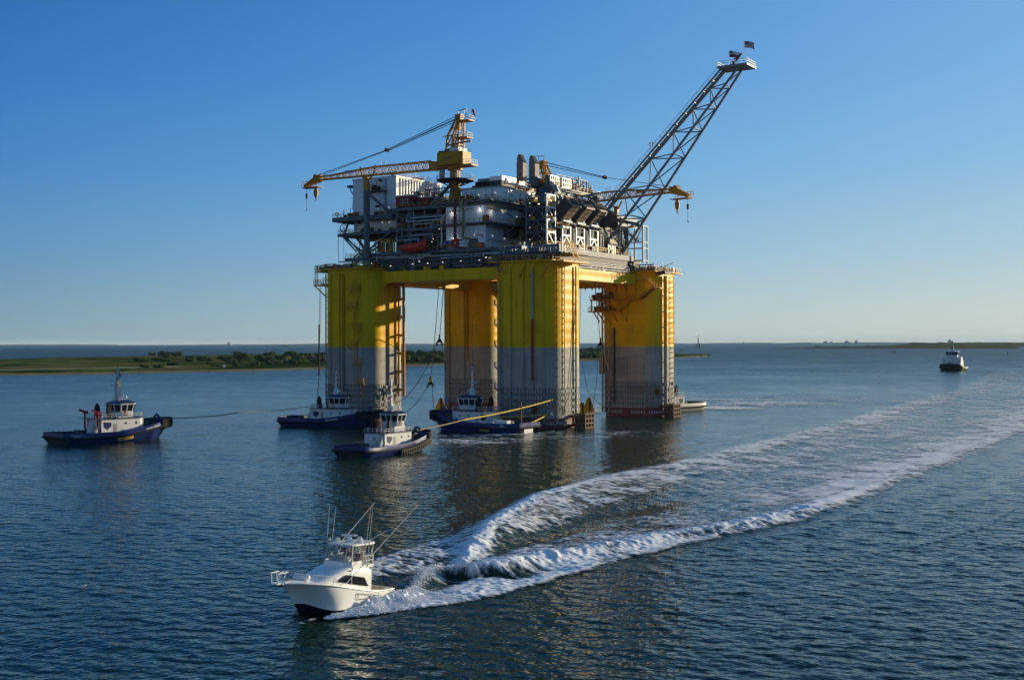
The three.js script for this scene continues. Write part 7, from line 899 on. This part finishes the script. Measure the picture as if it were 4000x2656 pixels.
  for (const [px, d, lb, s] of [[657, 9000, 'tiny boat far off on the left horizon water', 1.5], [1572, 3400, 'tiny boat on the water just right of the platform', 0.5], [1886, 6000, 'tiny boat near the tip of the land spit', 0.9]]) { const b = thing('small_boat', lb, 'boat', [(px - 1180.5) * d / 2802, 0, -d]); b.scale.setScalar(s); mb().hexa([V(-14, -1, 4), V(12, -1, 4), V(12, -1, -4), V(-14, -1, -4), V(-15, 3, 5), V(17, 4, 1), V(17, 4, -1), V(-15, 3, -5)]).build('hull', M.rust, b); mb().box(-9, 2, 3, 8, -3, 3).build('cabin', M.steelLight, b); mb().bar(V(0, 8, 0), V(0, 15, 0), 0.8).build('mast', M.steelDark, b); }
}
{ // gulls
  const gull = (label, x, y, d, s, a, flying) => { const g = thing('gull', label, 'bird', [x, y, -d], a); g.scale.setScalar(s); const b = mb(), ring = [[-0.22, 0.01, 0.02], [-0.12, 0.045, 0.02], [0, 0.062, 0.02], [0.1, 0.05, 0.035], [0.15, 0.034, 0.06], [0.2, 0.036, 0.07], [0.24, 0.008, 0.06]].map(([xx, r, yy]) => { const o = []; for (let k = 0; k < 10; k++) o.push(V(xx, yy + r * Math.sin(k * 0.628), r * Math.cos(k * 0.628))); return o; }); b.geo(lofted(ring, true)); if (!flying) b.cyl(V(0.02, -0.05, 0), V(0, 0.02, 0), 0.01); for (const q of [-1, 1]) { const P = flying ? [V(0.06, 0.05, q * 0.04), V(0.1, 0.16, q * 0.3), V(-0.06, 0.1, q * 0.62), V(-0.1, 0.05, q * 0.05)] : [V(0.08, 0.06, q * 0.055), V(0, 0.07, q * 0.07), V(-0.26, 0.035, q * 0.02), V(-0.05, 0.0, q * 0.065)]; b.tri(P[0], P[1], P[2]).tri(P[0], P[2], P[3]); } b.build('body', plain(0.75, 0.75, 0.73, 0.7), g); mb().cyl(V(0.23, 0.06, 0), V(0.28, 0.052, 0), 0.012, 0.002, 6).build('beak', M.yellowRail, g); };
  gull('white gull resting on the water at the lower left', -37.9, 0.12, 106.9, 1.5, 0.5, false); gull('white gull low over the water right of the platform', 219.6, 0.6, 1438, 2.5, 1.2, true); gull('distant gull in the sky at the right edge', (2290 - 1180) * 500 / 2802, CAM_H + (791 - 736) * 500 / 2802, 500, 1.2, 0.7, true);
}
// ---------------------------------------------------------------- tow lines and hanging rigging
const sag = (a, b, drop, n = 14) => { const p = []; for (let i = 0; i <= n; i++) { const t = i / n, q = a.clone().lerp(b, t); q.y -= drop * 4 * t * (1 - t); p.push(q); } return p; };
const rope = (name, label, cat, parts) => { const t = thing(name, label, cat); for (const [nm, pts, r, m] of parts) mb().path(pts, r, 6).build(nm, m, t); return t; };
const tugPt = (k, x, y, z) => { const t = scene.children.filter((c) => c.name.startsWith('tug_boat'))[k]; t.updateMatrixWorld(true); return V(x, y, z).applyMatrix4(t.matrixWorld); };
{
  const cp = (u, y, key = 'C') => { const q = perim(u, 0.3); const [sx, sz] = { C: [1, 1], L: [-1, 1], R: [1, -1], B: [-1, -1] }[key]; return rigAt(sx * CS + q.x, y, sz * CS + q.z); };
  const a1 = tugPt(0, 11.4, 4.6, 0), b1 = cp(-0.13, 4.4, 'L'), m1 = a1.clone().lerp(b1, 0.42); m1.y -= 0.4; rope('tow_line', 'long tow line from the far left tug to the left column', 'tow line', [['tan_rope', sag(a1, m1, 0.5), 0.13, M.ropeTan], ['green_rope', sag(m1, b1, 0.4), 0.09, mat(0.2, 0.2, 0.06, 0.8)]]);
  const a3 = tugPt(2, 11.4, 4.6, 0), b3 = cp(0.135, 7.3), m3 = a3.clone().lerp(b3, 0.3); rope('tow_line', 'bright yellow tow line from the tyre-fendered tug to the front column', 'tow line', [['tan_rope', sag(a3, m3, 0.1), 0.13, M.ropeTan], ['yellow_rope', sag(m3, b3, 0.35), 0.17, M.ropeYellow]]);
  const a4 = tugPt(3, -3.6, 3.4, 0), b4 = cp(0.12, 3.8); rope('tow_line', 'long lower yellow line from the front tug to the front column', 'tow line', [['yellow_rope', sag(a4, b4, 0.25), 0.12, M.ropeYellow]]);
  const a5 = tugPt(3, -14.6, 1.9, -1.5), b5 = cp(0.11, 3.4); rope('tow_line', 'short yellow line rising from the stern of the front tug', 'tow line', [['yellow_rope', sag(a5, b5, 0.05), 0.17, M.ropeYellow]]);
  mb().ball(cp(0.13, 3.7).add(V(0, 0, 0.5)), 0.42, 12, 8).build('buoy_ball', M.gel, tagBall());
  function tagBall() { return thing('mooring_buoy', 'small white ball buoy against the front column', 'buoy'); }
  // bridles with blocks hanging from the deck
  const W = (px, py, d) => V((px - 1180.5) * d / 2802, CAM_H + (791 - py) * d / 2802, -d);
  const h1 = W(1013, 784, 350), h2 = W(992, 881, 345);
  const hook = (t, p) => { mb().cyl(p.clone().add(V(0, 1.6, 0)), p.clone().add(V(0, 0.3, 0)), 0.28, 0.2, 8).hexa([p.clone().add(V(-0.9, -0.7, 0.3)), p.clone().add(V(0.9, -0.7, 0.3)), p.clone().add(V(0.9, -0.7, -0.3)), p.clone().add(V(-0.9, -0.7, -0.3)), p.clone().add(V(-0.2, 0.6, 0.2)), p.clone().add(V(0.2, 0.6, 0.2)), p.clone().add(V(0.2, 0.6, -0.2)), p.clone().add(V(-0.2, 0.6, -0.2))]).build('rigging_block', M.black, t); for (const s of [-1, 1]) mb().torus(p.clone().add(V(s * 0.7, -1.1, 0)), 0.35, 0.14, V(0.3, 0, 1), 10, 6).build('shackle', M.steelDark, t); };
  const r1 = rope('rigging_bridle', 'black wire bridle with a block hanging between left and front columns', 'rigging', [['wire', [rigAt(-1, 41, 29), h1], 0.1, M.rope], ['wire', sag(h1.clone().add(V(-0.7, -1, 0)), cp(0.29, 4.6, 'L'), 3.2), 0.1, M.rope], ['wire', [h1.clone().add(V(0.7, -1, 0)), cp(-0.13, 12.5, 'B')], 0.1, M.rope], ['wire', [W(1012, 657, 402), W(1004, 760, 380), h2], 0.1, M.rope]]); hook(r1, h1);
  const r2 = rope('rigging_bridle', 'lower black wire bridle with a yellow block left of the first one', 'rigging', [['wire', sag(h2.clone().add(V(-0.7, -1, 0)), cp(0.29, 1.2, 'L'), 2), 0.09, M.rope], ['wire', [h2.clone().add(V(0.5, -1, 0)), W(999, 945, 345)], 0.09, M.rope]]); hook(r2, h2); mb().cbox(h2.x, h2.y + 0.6, h2.z, 0.9, 1.2, 0.5).build('yellow_block', M.yellowSteel, r2);
  const hr = W(1385, 793, 339); const r3 = rope('rigging_bridle', 'rusty chain bridle with hooks hanging between front and right columns', 'rigging', [['wire', [W(1372, 622, 333), W(1375, 690, 335), hr], 0.09, M.rope], ['wire', sag(hr.clone().add(V(0.6, -1, 0)), cp(-0.02, 6.2, 'R'), 3.4), 0.1, M.ropeTan], ['wire', [hr.clone().add(V(-0.5, -1, 0)), W(1376, 880, 340), W(1364, 958, 340)], 0.07, M.rope]]); hook(r3, hr);
  rope('hanging_wire', 'thin wire hanging down the lit edge of the front column', 'rigging', [['wire', [cp(0.3, 38), cp(0.27, 20), cp(0.24, 9), cp(0.2, 5.4), cp(0.165, 4.6), cp(0.14, 6.9)], 0.08, M.rope]]);
  rope('hanging_wire', 'thin wires hanging through the gap between front and right columns', 'rigging', [['wire', [W(1340, 656, 350), W(1336, 800, 345), W(1334, 985, 309)], 0.07, M.rope], ['wire', [W(1342, 840, 345), W(1356, 905, 350), W(1385, 935, 356), W(1405, 944, 358)], 0.06, M.rope]]);
  rope('marker_rope', 'red float rope hanging at the left edge of the left column', 'rigging', [['wire', [rigAt(-45.6, 38, 29), rigAt(-46, 27, 29)], 0.07, M.rope], ['red_float_string', [rigAt(-46, 27, 29), rigAt(-46.05, 12, 29)], 0.24, M.redPaint], ['wire', [rigAt(-46.05, 12, 29), rigAt(-46.3, 3.5, 30)], 0.07, M.rope], ['wire', [rigAt(-45.2, 38, 29), rigAt(-45.1, 5, 30.4)], 0.05, M.rope]]);
  rope('hanging_wire', 'thin wires hanging from the left cantilever decks of the platform', 'rigging', [['wire', [rigAt(-39.6, 53, 28), rigAt(-39.4, 46, 28), rigAt(-39.2, 42.6, 28)], 0.08, M.rope], ['wire', [rigAt(-37.6, 52, 28), rigAt(-37.4, 43, 28)], 0.05, M.rope]]);
}
// churned water: tug wash and eddies by the columns
const blob = (list) => (x, d) => { let f = 0; for (const [bx, bd, rx, rd, a, k] of list) { const u = (x - bx), v = (d - bd), c = Math.cos(a), s = Math.sin(a), p = (u * c + v * s) / rx, q = (v * c - u * s) / rd, e = Math.exp(-(p * p + q * q)); f = Math.max(f, k * e); } return f; };
const patch = (label, x0, x1, d0, d1, ns, nt, list) => foamSheet('churned_foam', ns, nt, (j, i) => [lerp(x0, x1, i), lerp(d0, d1, j)], blob(list), () => 0.02, label, 'foam', 0.05);
patch('brown and white wash behind the stern of the half hidden tug', 50, 150, 380, 520, 200, 160, [[70, 399, 13, 12, 0.3, 0.8], [90, 424, 26, 20, 0.5, 0.6], [112, 460, 30, 34, 0.2, 0.32], [80, 455, 22, 14, 0.1, 0.3]]);
patch('foam streaks between the front and right columns', 14, 44, 340, 460, 160, 90, [[30, 400, 10, 36, -0.1, 0.5]]);
patch('foam streaks around the front tugs and the foot of the front column', -40, 40, 225, 300, 260, 240, [[-10, 264, 16, 10, 0.6, 0.44], [10, 276, 16, 8, 0.2, 0.4], [-2, 284, 20, 4, 0.3, 0.42], [26, 288, 12, 6, 0, 0.3], [-36, 226, 5, 3, 0.5, 0.4]]);
patch('foam streaks behind and beside the two left tugs', -110, -40, 240, 340, 220, 200, [[-74, 286, 7, 12, -0.5, 0.36], [-68, 318, 12, 6, 0, 0.34], [-104, 256, 5, 4, 0.6, 0.4]]);
patch('thin pale wake trailing to the right of the far tug', 338, 560, 880, 960, 60, 160, [[372, 915, 26, 2.2, 0.08, 0.62], [430, 920, 60, 2.4, 0.08, 0.5], [330, 902, 12, 2.4, 0, 0.4]]);

renderer.render(scene, camera);
